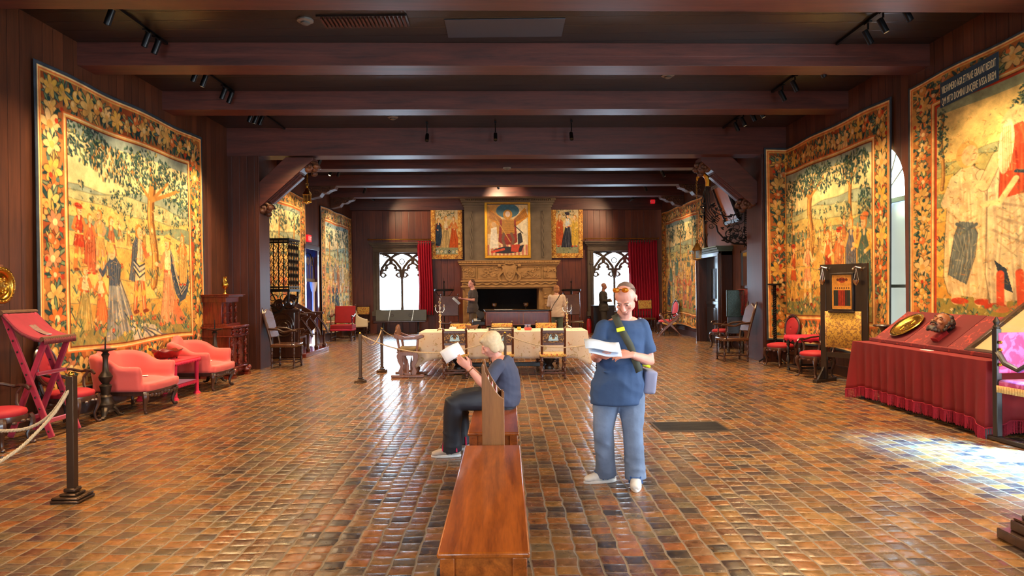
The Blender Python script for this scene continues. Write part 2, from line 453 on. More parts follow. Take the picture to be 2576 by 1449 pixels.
# --- ceiling beams
ang = math.atan(SK)
def beam(name, y, w, zb, label):
    m = MB(); L = (XR - XL) / 2; cx = (XR + XL) / 2
    m.box((0, 0, 0), (2 * L + .1, w, ZC - zb))
    m.bb(-L - .05, L + .05, -w / 2 - .004, -w / 2, -.02 - (ZC - zb) * .02, (ZC - zb) * .02)
    o = m.build(name, M_beam, smooth=0, bev=.012); o.location = (cx, y + SK * cx + w / 2, (ZC + zb) / 2); o.rotation_euler = (0, 0, ang)
    return tag(o, label, 'beam')
labs = ['broad reddish timber beam nearest the camera at the top edge', 'second ceiling beam from the camera, above the near tapestries',
        'third ceiling beam from the camera, with white specks along its face', 'deep timber crossbeam carried on the two angled braces',
        'first slim beam just behind the deep crossbeam', 'second slim beam behind the deep crossbeam, on carved corbels', 'last slim beam before the fireplace wall']
for (y, w, zb), lb in zip([(7.0, .42, 4.62), (9.28, .40, 4.63), (11.53, .40, 4.63), (14.15, .45, 4.37), (17.2, .42, 4.63), (19.95, .42, 4.63), (22.35, .42, 4.62)], labs):
    o = beam('ceiling_beam', y, w, zb, lb); o['group'] = 'ceiling beams'
# --- piers with angled braces
m = MB(); m.bb(XL - .02, -5.03, 13.98, 14.58, 0, 4.72); m.bb(-5.05, -5.025, 13.97, 14.03, 0, 4.37)
pl = m.build('trim_2', M_pier, smooth=0, bev=.006); struct(pl)
m = MB(); m.bb(5.40, XR + .02, 14.36, 15.25, 0, 4.72)
pr = m.build('trim_3', M_pier, smooth=0, bev=.006); struct(pr)
def brace(side, pts_px, d, label, y0, y1):
    P = [AT(px, py, d) for px, py in pts_px]
    t = thing('angled_brace', label, 'brace', (0, 0, 0), group='angled braces')
    m = MB(); m.prism([(p.x, p.z) for p in P], y0, y1, 'xz'); m.build('beam', M_beam, t, smooth=0, bev=.01)
    a, b = P[0], P[-1]     # lower and upper ends of the underside
    dirv = Vector((b.x - a.x, b.z - a.z)); L = dirv.length; dirv.normalize(); nrm = Vector((dirv.y, -dirv.x)) if side < 0 else Vector((-dirv.y, dirv.x))
    m = MB()
    for k in range(3):
        off = .02 + .035 * k; yy0 = y0 + .05 + .05 * k; yy1 = y1 - .05 - .05 * k
        q = [a.xz + dirv * (.25 + .03 * k), a.xz + dirv * (L - .35 - .03 * k), a.xz + dirv * (L - .4) + nrm * off, a.xz + dirv * (.3) + nrm * off]
        m.prism([tuple(x) for x in q], yy0, yy1, 'xz')
    m.build('moulding', M_beam, t, smooth=0)
    for pos, nm in ((.12, 'lower'), (L - .14, 'upper')):
        m = MB(); c = a.xz + dirv * pos + nrm * .05
        for k in range(16):
            aa = k * 2.4; rr = .15 * (1 - k / 18)
            m.ball((c.x + math.cos(aa) * rr * .9, y0 + (y1 - y0) * (.15 + .7 * ((k * 7) % 16) / 15), c.y + math.sin(aa) * rr * .75), (.075, .07, .06), 8, 6)
        for yy in (y0 + .06, y1 - .06):
            m.tube([(c.x + math.cos(i * .55) * .13 * (1 - i / 16), yy, c.y + math.sin(i * .55) * .13 * (1 - i / 16)) for i in range(14)], .028, 6)
        m.build('carving', M_carv, t)
    return t
brace(-1, [(650, 529), (650, 466), (722, 398), (790, 398), (790, 405)], 14.1, 'dark angled timber brace springing from the left pier to the crossbeam', 14.0, 14.42)
brace(1, [(1889, 519), (1902, 510), (1902, 462), (1836, 398), (1759, 398), (1759, 408)], 14.75, 'glowing orange-brown angled brace springing from the right pier', 14.6, 15.05)
# --- carved corbels under the far beams
def corbel(x, y, s, label):
    t = thing('carved_corbel', label, 'corbel', (x, y, 4.63), 0 if s > 0 else PI, 'carved corbels')
    m = MB(); m.prism([(0, 0), (.78, 0), (.74, -.09), (.6, -.13), (.5, -.2), (.38, -.2), (.3, -.3), (.12, -.34), (0, -.36)], -.17, .17, 'xz')
    m.build('block', M_carv, t, bev=.01)
    m = MB()
    for yy in (-.18, .18):
        for cx, cz, r in ((.62, -.07, .07), (.42, -.14, .08), (.2, -.2, .12)):
            m.tube([(cx + math.cos(i * .6) * r * (1 - i / 15), yy, cz + math.sin(i * .6) * r * (1 - i / 15)) for i in range(13)], .018, 5)
        for k in range(9): m.ball((.08 + .07 * k, yy, -.05 - .03 * ((k * 5) % 4)), .03, 6, 5)
        m.build('carving', M_carv, t); m = MB()
for y, s in ((19.95, 'second slim beam'), (22.35, 'last slim beam')):
    corbel(XL, y + SK * XL + .2, 1, 'carved scroll corbel on the left wall under the ' + s)
    corbel(XR, y + SK * XR + .2, -1, 'carved scroll corbel on the right wall under the ' + s)

# --- gothic windows of the far wall
def arcpts(cx, cz, r, a0, a1, n=8):
    return [(cx + r * math.cos(math.radians(a0 + (a1 - a0) * i / n)), cz + r * math.sin(math.radians(a0 + (a1 - a0) * i / n))) for i in range(n + 1)]
def gothic(name, w, frame_x0, frame_x1, top, idx):
    x0, x1, z0, z1 = w; root = bpy.data.objects.new(name, None); COL.objects.link(root); root.matrix_world = FMAT; struct(root)
    m = MB()   # moulded stone surround
    m.bb(frame_x0, x0, -.16, .3, z0 - .12, z1 + .04); m.bb(x1, frame_x1, -.16, .3, z0 - .12, z1 + .04)
    m.bb(frame_x0 + .12, x0 - .06, -.2, -.15, z0 - .1, z1)
    m.bb(frame_x0, frame_x1, -.16, .3, z1, z1 + .16)
    for k, (e, h) in enumerate(((.0, .05), (.05, .05), (.1, .06), (.14, .05))):
        m.bb(frame_x0 - e, frame_x1 + e, -.18 - e, 0, z1 + .16 + sum((.05, .05, .06, .05)[:k]), z1 + .16 + sum((.05, .05, .06, .05)[:k + 1]))
    m.bb(x0 - .14, x0 - .02, -.2, -.15, z1 - .42, z1 - .34); m.bb(x0 - .17, x0, -.22, -.15, z1 - .48, z1 - .42)
    m.build('window_frame', M_wstone, root, bev=.01)
    s = MB(); s.bb(frame_x0 - .04, frame_x1 + .04, -.28, .3, z0 - .2, z0 - .02); s.build('window_sill', M_wstone, root, bev=.01)
    # tracery: mullion column, two cusped lights, mouchettes between
    cx = (x0 + x1) / 2; hw = (x1 - x0) / 2; t = MB(); yy = .06
    zs = z0 + (z1 - z0) * .60                      # spring of the arches
    t.lathe([(.06, z0 - .02), (.06, z0 + .08), (.048, z0 + .12), (.045, zs - .12), (.07, zs - .1), (.06, zs - .06), (.1, zs), (.1, zs + .07)], (cx, yy, 0), 10)
    def arm(pts, r=.05): t.tube([(p[0], yy, p[1]) for p in pts], r, 6)
    for s_ in (-1, 1):
        c = cx + s_ * hw / 2
        arm([(c - hw / 2, zs)] + arcpts(c - hw / 2 + .30 * hw, zs, .30 * hw, 180, 115) + arcpts(c, zs + (z1 - zs) * .30, .24 * hw, 195, 100, 6) + [(c, zs + (z1 - zs) * .78)])
        arm([(c + hw / 2, zs)] + arcpts(c + hw / 2 - .30 * hw, zs, .30 * hw, 0, 65) + arcpts(c, zs + (z1 - zs) * .30, .24 * hw, -15, 80, 6) + [(c, zs + (z1 - zs) * .78)])
        for q in (-1, 1):   # cusps
            arm(arcpts(c + q * hw * .36, zs + .03, .10 * hw, 0, 360, 10), .032); t.ball((c + q * hw * .25, yy, zs + .02), .055, 6, 5)
            t.ball((c + q * hw * .17, yy, zs + (z1 - zs) * .34), .05, 6, 5)
    # interlacing ogees above
    for s_ in (-1, 1):
        arm([(cx, zs), (cx + s_ * .08 * hw, zs + .35 * (z1 - zs)), (cx + s_ * .3 * hw, zs + .62 * (z1 - zs)), (cx + s_ * .62 * hw, zs + .86 * (z1 - zs)), (cx + s_ * .98 * hw, z1)], .055)
        arm([(cx + s_ * hw, zs), (cx + s_ * .9 * hw, zs + .35 * (z1 - zs)), (cx + s_ * .66 * hw, zs + .66 * (z1 - zs)), (cx + s_ * .34 * hw, zs + .88 * (z1 - zs)), (cx + s_ * .05, z1)], .055)
        arm(arcpts(cx + s_ * hw * .72, z1 - .1 * (z1 - zs), .12 * hw, 0, 360, 12), .018)
    arm(arcpts(cx, zs + .62 * (z1 - zs), .12 * hw, 0, 360, 12), .02)
    arm([(x0, z1 - .02), (x1, z1 - .02)], .04)
    t.build('tracery', M_wstone, root)
    g = MB(); g.bb(x0, x1, .2, .206, z0, z1); g.build('pane', M_glass, root, smooth=0)
    return root
gothic('window_1', w1, FW(940, 700)[0], FW(1086, 700)[0], 0, 1)
gothic('window_2', w2, FW(1477, 700)[0], FW(1628, 700)[0], 0, 2)
# rosette on window 2 lintel is part of its frame
# --- gothic doorway in the left wall, blue daylight beyond
root = bpy.data.objects.new('door_1', None); COL.objects.link(root); struct(root)
m = MB()
m.bb(XL - .05, XL + .07, gd0 - .12, gd0 + .03, 0, gdz + .05); m.bb(XL - .05, XL + .07, gd1 - .03, gd1 + .12, 0, gdz + .05); m.bb(XL - .05, XL + .09, gd0 - .14, gd1 + .14, gdz, gdz + .14)
m.build('door_frame', M_dark, root, bev=.008)
m = MB(); gc = (gd0 + gd1) / 2; gh = (gd1 - gd0) / 2
for r_, z_ in ((.42, 1.95), (.34, 1.95)):
    for s_ in (-1, 1): m.tube([(XL - .06, gc + s_ * gh * .96 * math.cos(a / 9 * 1.35), z_ + .75 * math.sin(a / 9 * 1.35)) for a in range(10)], .035, 6)
for k in range(5): m.tube([(XL - .06, gc - gh + gh * 2 * (k + .5) / 5, 1.95), (XL - .06, gc - gh + gh * 2 * (k + .5) / 5, 2.6)], .025, 5)
for yy in (gc - .4, gc, gc + .4): m.tube([(XL - .06, yy + .11 * math.cos(a * PI / 6), 2.45 + .11 * math.sin(a * PI / 6)) for a in range(12)], .02, 5, closed=True)
m.bb(XL - .1, XL - .02, gd0, gd1, 1.86, 1.95)
m.build('tracery', M_wstone, root)
m = MB()
for yy in (gd0 + .06, gd1 - .1): m.lathe([(.06, 0), (.06, .15), (.04, .2), (.04, 1.55), (.07, 1.6), (.11, 1.85)], (XL - .04, yy, 0), 10)
m.build('column', M_cream, root)
m = MB(); m.bb(XL - .3, XL - .29, gd0, gd1, 0, gdz)
bl = glass('blue_daylight_pane', (40, 120, 190), .05, .15); m.build('pane', bl, root, smooth=0)  # blue of the daylight outside is put into the glass tint
# --- arched window in the right wall
root = bpy.data.objects.new('window_3', None); COL.objects.link(root); struct(root)
m = MB(); ac = (aw0 + aw1) / 2
m.bb(XR + .12, XR + .18, aw0, aw1, 2.88, 2.95); m.bb(XR + .12, XR + .18, ac - .03, ac + .03, .35, 3.8)
m.tube([(XR + .15, ac + .74 * math.cos(a * PI / 14), awz + .74 * math.sin(a * PI / 14)) for a in range(15)], .03, 6)
for a in (.6, 1.1): m.tube([(XR + .15, ac, awz), (XR + .15, ac - .74 * math.cos(a), awz + .74 * math.sin(a))], .018, 5)
m.bb(XR + .12, XR + .18, aw0, aw0 + .05, .35, awz); m.bb(XR + .12, XR + .18, aw1 - .05, aw1, .35, awz); m.bb(XR + .12, XR + .18, aw0, aw1, 1.55, 1.6)
m.build('window_frame', plain('steel_blue_frame', (92, 104, 118), .5, .2), root)
m = MB(); m.bb(XR + .2, XR + .206, aw0, aw1, .35, 2.9)
m.build('shade', glass('blue_grey_shade', (150, 146, 136), .3, .45), root, smooth=0)
# --- tall near window (outside the frame, it lights the floor at right)
root = bpy.data.objects.new('window_4', None); COL.objects.link(root); struct(root)
m = MB()
for yy in (nw[0], 4.6, nw[1]): m.bb(XR + .1, XR + .2, yy - .04, yy + .04, nw[2], nw[3])
for zz in (nw[2], 1.9, nw[3]): m.bb(XR + .1, XR + .2, nw[0], nw[1], zz - .04, zz + .04)
m.build('window_frame', M_dark, root)
# --- doorway on the right wall with a panelled dark door
dy0, dy1 = WX(1843, 700, XR).y, WX(1778, 700, XR).y; dzt = WX(1790, 636, XR).z
root = bpy.data.objects.new('door_2', None); COL.objects.link(root); struct(root)
m = MB(); fx = XR - .3
m.bb(fx, XR, dy0, dy0 + .22, 0, dzt); m.bb(fx, XR, dy1 - .22, dy1, 0, dzt); m.bb(fx, XR, dy0, dy1, dzt - .16, dzt)
for e in (0, .05): m.bb(fx - .03 - e * .5, XR, dy0 + .04 + e, dy0 + .09 + e, 0, dzt - .1); m.bb(fx - .03 - e * .5, XR, dy1 - .09 - e, dy1 - .04 - e, 0, dzt - .1)
m.build('door_frame', M_dark, root, bev=.008)
m = MB(); m.bb(fx - .12, XR, dy0 - .06, dy1 + .06, dzt, dzt + .06); m.bb(fx - .07, XR, dy0 - .02, dy1 + .02, dzt - .05, dzt); m.bb(fx - .16, XR, dy0 - .1, dy1 + .1, dzt + .06, dzt + .09)
m.build('door_hood', plain('verdigris_hood', (104, 122, 108), .5, .2, .2, 6), root, bev=.006)
m = MB(); m.bb(XR - .07, XR - .03, dy0 + .2, dy1 - .2, 0, dzt - .15)
for k in range(2):
    yy0 = dy0 + .3 + k * (dy1 - dy0 - .5) / 2; yy1 = yy0 + (dy1 - dy0 - .7) / 2
    m.bb(XR - .09, XR - .07, yy0, yy1, .3, 1.0); m.bb(XR - .1, XR - .07, yy0 - .05, yy1 + .05, 1.1, 1.18)
    for e in range(4): m.bb(XR - .1, XR - .08, yy0 + e * .11, yy0 + e * .11 + .03, 1.25, 2.1)
m.build('door_leaf', M_black, root, bev=.004)
m = MB(); m.ball((XR - .13, dy0 + .4, 1.05), .04); m.build('door_handle', M_brass, root)
# --- things on the ceiling
g = FL(1734, 1074); t = thing('floor_grate', 'dark slotted metal grate let into the tiles right of the standing man', 'grate', (g.x, g.y, 0))
a, b = FL(1664, 1062), FL(1752, 1060); c2 = FL(1806, 1085); hx = (b.x - a.x) * .5 + .03; hy = abs(a.y - c2.y) / 2
m = MB(); hx = .40; hy = .27
m.bb(-hx, hx, -hy, -hy + .025, 0, .008); m.bb(-hx, hx, hy - .025, hy, 0, .008); m.bb(-hx, -hx + .025, -hy + .025, hy - .025, 0, .008); m.bb(hx - .025, hx, -hy + .025, hy - .025, 0, .008)
m.build('frame', M_bronze, t)
m = MB(); [m.bb(-hx + .026, hx - .026, -hy + .03 + k * .03, -hy + .045 + k * .03, 0, .007) for k in range(17)]; m.bb(-hx + .026, hx - .026, -hy + .026, hy - .026, 0, .002)
m.build('slats', M_iron, t)
def CEIL(px, py, z=ZC):
    x, y = unr(px, py); return AT(px, py, F * (HC - z) / (y - CY))
p = CEIL(915, 50); t = thing('ceiling_vent', 'dark slatted air vent in the ceiling behind the first beam', 'vent', p)
m = MB(); m.bb(-.55, .55, -.16, .16, -.02, 0); m.build('frame', M_black, t)
m = MB(); [m.bb(-.5 + k * .05, -.48 + k * .05, -.15, .15, -.045, -.02) for k in range(21)]; m.build('slats', M_beam, t)
for px, py, lb in ((768, 50, 'round grey smoke detector beside the ceiling vent'), (988, 294, 'small smoke detector under the ceiling before the deep crossbeam, left of centre'),
                   (1680, 188, 'small smoke detector behind the second beam at right'), (1275, 410, 'smoke detector at centre just past the deep crossbeam')):
    p = CEIL(px, py) if py < 380 else AT(px, py, 17.1); 
    t = thing('smoke_detector', lb, 'smoke detector', (p.x, p.y, ZC if py < 380 else 4.63), group='smoke detectors')
    m = MB(); m.lathe([(.1, 0), (.1, -.02), (.08, -.03)], (0, 0, 0), 20); m.build('base', plain('detector_grey', (120, 116, 110), .5), t)
    m = MB(); m.lathe([(.055, -.03), (.055, -.05), (.03, -.065)], (0, 0, 0), 16); m.build('sensor', plain('detector_dark', (90, 88, 84), .5), t)
p = CEIL(1270, 70); m = MB(); m.bb(-.75, .75, -.3, .3, -.012, 0)
o = m.build('ceiling_panel', plain('slate_panel', (66, 68, 76), .3, 0, .1, 2), bev=.003); o.location = p; tag(o, 'smooth slate-grey access panel in the dark ceiling at top centre', 'ceiling panel')
# ================================================================ woven pictures, painted as numpy arrays and stored as vertex colours
class Cv:
    def __init__(s, w, h, base):
        s.w, s.h = w, h; s.a = np.empty((h, w, 3), np.float32); s.a[:] = base; s.clip = (0, 0, w, h)
    def _bb(s, x0, y0, x1, y1):
        cx0, cy0, cx1, cy1 = s.clip
        x0 = max(int(x0) - 1, cx0); y0 = max(int(y0) - 1, cy0); x1 = min(int(x1) + 2, cx1); y1 = min(int(y1) + 2, cy1)
        if x1 <= x0 or y1 <= y0: return None
        Y, X = np.mgrid[y0:y1, x0:x1].astype(np.float32); return x0, y0, x1, y1, X, Y
    def _put(s, b, m, col, al):
        v = s.a[b[1]:b[3], b[0]:b[2]]; k = (m * al)[..., None]
        v[:] = v * (1 - k) + np.array(col, np.float32) * k
    def ell(s, cx, cy, rx, ry, ang=0, col=(0, 0, 0), al=1, soft=.7):
        r = max(rx, ry) + 1; b = s._bb(cx - r, cy - r, cx + r, cy + r)
        if not b: return
        c, q = math.cos(ang), math.sin(ang); X = b[4] - cx; Y = b[5] - cy
        u = (X * c + Y * q) / max(rx, .3); v = (-X * q + Y * c) / max(ry, .3)
        d = (1 - np.sqrt(u * u + v * v)) * min(rx, ry) / soft
        s._put(b, np.clip(d + .5, 0, 1), col, al)
    def poly(s, pts, col, al=1):
        xs = [p[0] for p in pts]; ys = [p[1] for p in pts]; b = s._bb(min(xs), min(ys), max(xs), max(ys))
        if not b: return
        X, Y = b[4], b[5]; ins = np.zeros(X.shape, bool); n = len(pts)
        for i in range(n):
            x0, y0 = pts[i]; x1, y1 = pts[(i + 1) % n]
            if y0 == y1: continue
            ins ^= ((y0 > Y) != (y1 > Y)) & (X < (x1 - x0) * (Y - y0) / (y1 - y0) + x0)
        s._put(b, ins.astype(np.float32), col, al)
    def line(s, pts, w, col, al=1):
        for (x0, y0), (x1, y1) in zip(pts[:-1], pts[1:]):
            b = s._bb(min(x0, x1) - w, min(y0, y1) - w, max(x0, x1) + w, max(y0, y1) + w)
            if not b: continue
            dx, dy = x1 - x0, y1 - y0; L = dx * dx + dy * dy + 1e-6
            t = np.clip(((b[4] - x0) * dx + (b[5] - y0) * dy) / L, 0, 1)
            d = np.sqrt((b[4] - x0 - t * dx) ** 2 + (b[5] - y0 - t * dy) ** 2)
            s._put(b, np.clip(w / 2 - d + .5, 0, 1), col, al)
    def rect(s, x0, y0, x1, y1, col, al=1):
        x0, y0, x1, y1 = [int(round(v)) for v in (x0, y0, x1, y1)]
        v = s.a[max(y0, 0):y1, max(x0, 0):x1]; v[:] = v * (1 - al) + np.array(col, np.float32) * al
def vary(c, k=14): 
    d = random.uniform(-k, k); return tuple(min(255, max(0, x + d + random.uniform(-k, k) * .4)) for x in c)
def smooth_noise(h, w, cell, rng):
    gh, gw = h // cell + 3, w // cell + 3; g = rng.random((gh, gw)).astype(np.float32)
    y = np.linspace(0, gh - 1.001, h); x = np.linspace(0, gw - 1.001, w); yi = y.astype(int); xi = x.astype(int)
    fy = (y - yi)[:, None]; fx = (x - xi)[None]; fy = fy * fy * (3 - 2 * fy); fx = fx * fx * (3 - 2 * fx)
    return (g[yi][:, xi] * (1 - fx) + g[yi][:, xi + 1] * fx) * (1 - fy) + (g[yi + 1][:, xi] * (1 - fx) + g[yi + 1][:, xi + 1] * fx) * fy
CREAM, OCH, GOLD, TEAL, DTEAL, NAVY, RED, ORG, BRN, SKN = (232, 212, 164), (214, 172, 100), (222, 182, 92), (92, 122, 112), (44, 74, 78), (46, 62, 84), (184, 66, 42), (214, 122, 66), (130, 66, 40), (228, 190, 144)
INK = (58, 50, 44)
def leafy(c, cx, cy, rx, ry, n, ls, pal=None, droop=0):
    pal = pal or [DTEAL, TEAL, (66, 98, 92), (136, 152, 110), (196, 184, 118)]
    for k in range(n):
        a = random.uniform(0, 2 * PI); r = math.sqrt(random.random()); x = cx + rx * r * math.cos(a); y = cy + ry * r * math.sin(a)
        l = ls * random.uniform(.7, 1.3); an = random.uniform(0, PI) if not droop else PI / 2 + random.uniform(-.6, .6)
        c.ell(x + .6, y + .8, l, l * .45, an, (34, 54, 58), .8); c.ell(x, y, l * .9, l * .36, an, vary(pal[random.choices(range(len(pal)), [4, 4, 3, 2, 1][:len(pal)])[0]]))
def tree(c, x, yb, yt, tw, crowns, ls=2.4, lean=0, trunk=(176, 130, 70)):
    pts = [(x + lean * t + math.sin(t * 7) * tw * .4, yb + (yt - yb) * t) for t in [i / 10 for i in range(11)]]
    c.line(pts, tw * 1.25, (120, 84, 48)); c.line([(p[0] - tw * .15, p[1]) for p in pts], tw * .8, trunk); c.line([(p[0] - tw * .3, p[1]) for p in pts], tw * .25, (214, 176, 104))
    for cx, cy, rx, ry, n in crowns:
        c.line([pts[-3], (cx, cy)], tw * .4, trunk); leafy(c, cx, cy, rx, ry, n, ls)
def drape(c, L, R, hem, col, dark, light, n=9):
    """cloth between the left outline L and right outline R (lists of points top to hem), with folds"""
    c.poly(L + R[::-1], col)
    for k in range(n):
        t = (k + .5) / n + random.uniform(-.05, .05); w = random.uniform(.6, 1.6) * max(1, (R[-1][0] - L[-1][0]) / 30)
        pts = [(l[0] + (r[0] - l[0]) * (t + .05 * math.sin(i * 2 + k * 1.7)), l[1] + (r[1] - l[1]) * t) for i, (l, r) in enumerate(zip(L, R))]
        pts = pts[random.choice((0, 1)):]
        c.line(pts, w * 1.5, tuple((a * 1.3 + b) / 2.3 for a, b in zip(dark, col)), .5); c.line([(p[0] + w * 1.4, p[1]) for p in pts], w, tuple((a + b * .8) / 1.8 for a, b in zip(light, col)), .5)
    c.line(L, 1.2, INK, .55); c.line(R, 1.2, INK, .55)
def figure(c, x, y, h, kind='lady', col=NAVY, dark=None, light=CREAM, flip=1, hair=(190, 130, 60), sleeve=ORG, hat=None):
    """one standing or kneeling woven figure; x centre, y foot line, h height, in canvas pixels"""
    u = h / 8.0; dark = dark or tuple(v * .5 for v in col); f = flip
    P = lambda a, b: (x + a * u * f, y - b * u)
    if kind in ('lady', 'kneel'):
        top = 6.3 if kind == 'lady' else 6.3
        fl = 1.9 if kind == 'lady' else 2.8
        L = [P(-.3, top + .3), P(-.72, top), P(-.62, 5), P(-.8, 4), P(-1.5, 2), P(-fl, 0)]; R = [P(.3, top + .3), P(.7, top), P(.6, 5), P(.75, 4), P(1.2, 2), P(1.6, 0)]
        if f < 0: L, R = R, L
        drape(c, L, R, 0, col, dark, light)
        c.poly([P(-.35, 6.6), P(-.75, 6.25), P(-.6, 4.7), P(.6, 4.7), P(.72, 6.25), P(.35, 6.6)], vary(light, 8)); c.line([P(-.75, 4.7), P(.7, 4.7)], u * .25, RED, .8)
    elif kind == 'knight':
        for s_ in (-1, 1):
            q = [P(s_ * .45, 3.2), P(s_ * .7, 1.6), P(s_ * .85, .2)]
            c.line(q, u * .72, INK, .6); c.line(q, u * .6, sleeve); c.line([(a[0] - u * .1, a[1]) for a in q], u * .18, light, .7)
            c.ell(*P(s_ * .85 + .25, .08), u * .5, u * .18, 0, (120, 60, 40)); c.ell(*P(s_ * .68, 1.7), u * .36, u * .3, 0, GOLD)
        L = [P(-.3, 6.6), P(-.78, 6.2), P(-.62, 4.8), P(-.95, 3.6), P(-1.15, 2.9)]; R = [P(.3, 6.6), P(.78, 6.2), P(.62, 4.8), P(.9, 3.6), P(1.1, 2.8)]
        if f < 0: L, R = R, L
        drape(c, L, R, 0, col, dark, light, 7); c.line([P(-.75, 4.4), P(.75, 4.4)], u * .2, GOLD)
    elif kind == 'robe':
        L = [P(-.35, 6.6), P(-.85, 6.2), P(-1.05, 5), P(-1.2, 3), P(-1.25, 1.2), P(-1.0, .4)]; R = [P(.35, 6.6), P(.85, 6.2), P(1.1, 5), P(1.15, 3), P(1.2, 1.4), P(1.0, .2)]
        if f < 0: L, R = R, L
        for s_ in (-1, 1): c.line([P(s_ * .45, 1.6), P(s_ * .6, .1)], u * .5, SKN); c.ell(*P(s_ * .6 + .2, .05), u * .45, u * .16, 0, RED)
        drape(c, L, R, 0, col, dark, light, 9)
        for k in range(3): c.line([P(-1.2 + .2 * k, 4.8 - .7 * k), P(-.3, 3.9 - .7 * k), P(.5 + .2 * k, 4.2 - .5 * k)], u * .10, dark, .4)
    # arms
    e1, h1 = P(1.25, 5.1), P(2.0, 5.3)
    c.line([P(.7, 6.1), e1], u * .55, INK, .5); c.line([P(.7, 6.1), e1], u * .48, sleeve); c.line([e1, h1], u * .34, vary(sleeve)); c.ell(*h1, u * .24, u * .2, 0, SKN)
    e2, h2 = P(-1.15, 5.0), P(-.2, 4.6)
    c.line([P(-.65, 6.1), e2], u * .5, sleeve); c.line([e2, h2], u * .34, vary(sleeve)); c.ell(*h2, u * .22, u * .2, 0, SKN)
    # head
    c.line([P(0, 6.2), P(0, 6.8)], u * .4, SKN); c.ell(*P(0, 7.25), u * .56, u * .66, 0, hair); c.ell(*P(.14, 7.15), u * .42, u * .5, 0, SKN)
    c.line([P(.3, 7.2), P(.42, 7.2)], .9, INK); c.line([P(.22, 6.92), P(.4, 6.92)], .8, RED, .7)
    if hat: c.ell(*P(-.05, 7.7), u * .75, u * .34, .15 * f, hat); c.line([P(-.6, 7.6), P(.6, 7.75)], u * .1, INK, .6)
def blossom(c, x, y, r, col, core=OCH):
    for k in range(6):
        a = k * PI / 3 + random.random() * .4; c.ell(x + r * .55 * math.cos(a), y + r * .55 * math.sin(a), r * .5, r * .3, a, INK, .5); c.ell(x + r * .5 * math.cos(a), y + r * .5 * math.sin(a), r * .46, r * .25, a, vary(col))
    c.ell(x, y, r * .28, r * .28, 0, core)
def cluster(c, x, y, r):
    for k in range(10):
        a = k * .628 + random.random() * .5; l = r * random.uniform(.7, 1.15)
        c.ell(x + l * .7 * math.cos(a), y + l * .7 * math.sin(a), l * .45, l * .13, a, (40, 62, 64)); c.ell(x + l * .68 * math.cos(a), y + l * .68 * math.sin(a), l * .4, l * .08, a, vary(random.choice([TEAL, (120, 142, 108), OCH, DTEAL])))
    ty = random.random()
    if ty < .45: blossom(c, x, y, r * .85, random.choice([(226, 198, 140), GOLD, (216, 180, 110)]), OCH)
    elif ty < .75:
        for q in range(3):
            a = q * 2.1 + random.random(); px, py = x + r * .32 * math.cos(a), y + r * .32 * math.sin(a)
            cc = random.choice([OCH, GOLD, (206, 150, 80), OCH, ORG]); c.ell(px, py, r * .36, r * .36, 0, INK, .6); c.ell(px, py, r * .32, r * .32, 0, cc); c.ell(px - r * .1, py - r * .1, r * .14, r * .14, 0, CREAM, .7)
    else: blossom(c, x, y, r * .7, random.choice([ORG, OCH, (196, 140, 100)]), CREAM)
def border(c, b, edge=None, horn=False, ground=BRN):
    """flowered border of width b px with moulded stripes and a dark selvage"""
    w, h = c.w, c.h; edge = edge or max(2, b // 11)
    c.rect(0, 0, w, b, ground); c.rect(0, h - b, w, h, ground); c.rect(0, 0, b, h, ground); c.rect(w - b, 0, w, h, ground)
    step = int(b * .75)
    for k in range(0, max(w, h), step):       # alternating panels
        col = vary(random.choice([(160, 88, 50), (186, 134, 76), (172, 112, 62), (206, 164, 100)]), 8)
        if k < w: c.rect(k, 0, min(k + step, w), b, col, .7); c.rect(k, h - b, min(k + step, w), h, col, .7)
        if k < h: c.rect(0, k, b, min(k + step, h), col, .7); c.rect(w - b, k, w, min(k + step, h), col, .7)
    n = 0; r = b * .36
    def run(x0, y0, x1, y1):
        L = math.hypot(x1 - x0, y1 - y0); m = max(1, int(L / (r * 1.05)))
        for i in range(m + 1):
            t = i / m; cluster(c, x0 + (x1 - x0) * t + random.uniform(-.2, .2) * r, y0 + (y1 - y0) * t + random.uniform(-.25, .25) * r, r * random.uniform(.75, 1.15))
            for q in range(3): c.ell(x0 + (x1 - x0) * t + random.uniform(-1, 1) * r, y0 + (y1 - y0) * t + random.uniform(-1, 1) * r, r * .16, r * .16, 0, random.choice([RED, ORG, OCH, DTEAL, OCH, TEAL]))
    hb = b * .52
    run(hb, hb, w - hb, hb); run(hb, h - hb, w - hb, h - hb); run(hb, hb, hb, h - hb); run(w - hb, hb, w - hb, h - hb)
    def ring(o, t, col):
        c.rect(o, o, w - o, o + t, col); c.rect(o, h - o - t, w - o, h - o, col); c.rect(o, o, o + t, h - o, col); c.rect(w - o - t, o, w - o, h - o, col)
    t = max(1, int(b * .05))
    ring(b - t * 4, t, ORG); ring(b - t * 3, t, CREAM); ring(b - t * 2, t, OCH); ring(b - t, t, BRN)
    ring(edge, t, CREAM); ring(edge + t, t, ORG); ring(edge + 2 * t, t, OCH)
    ring(0, edge, (60, 72, 92))
def hill(c, y, amp, col, ph, x0, x1, y1):
    pts = [(x, y + amp * math.sin(x / (x1 - x0) * 5 + ph) + amp * .3 * math.sin(x / (x1 - x0) * 17 + ph)) for x in range(int(x0), int(x1) + 3, 3)]
    c.poly(pts + [(x1, y1), (x0, y1)], col); c.line(pts, 1.2, (120, 128, 100), .7)
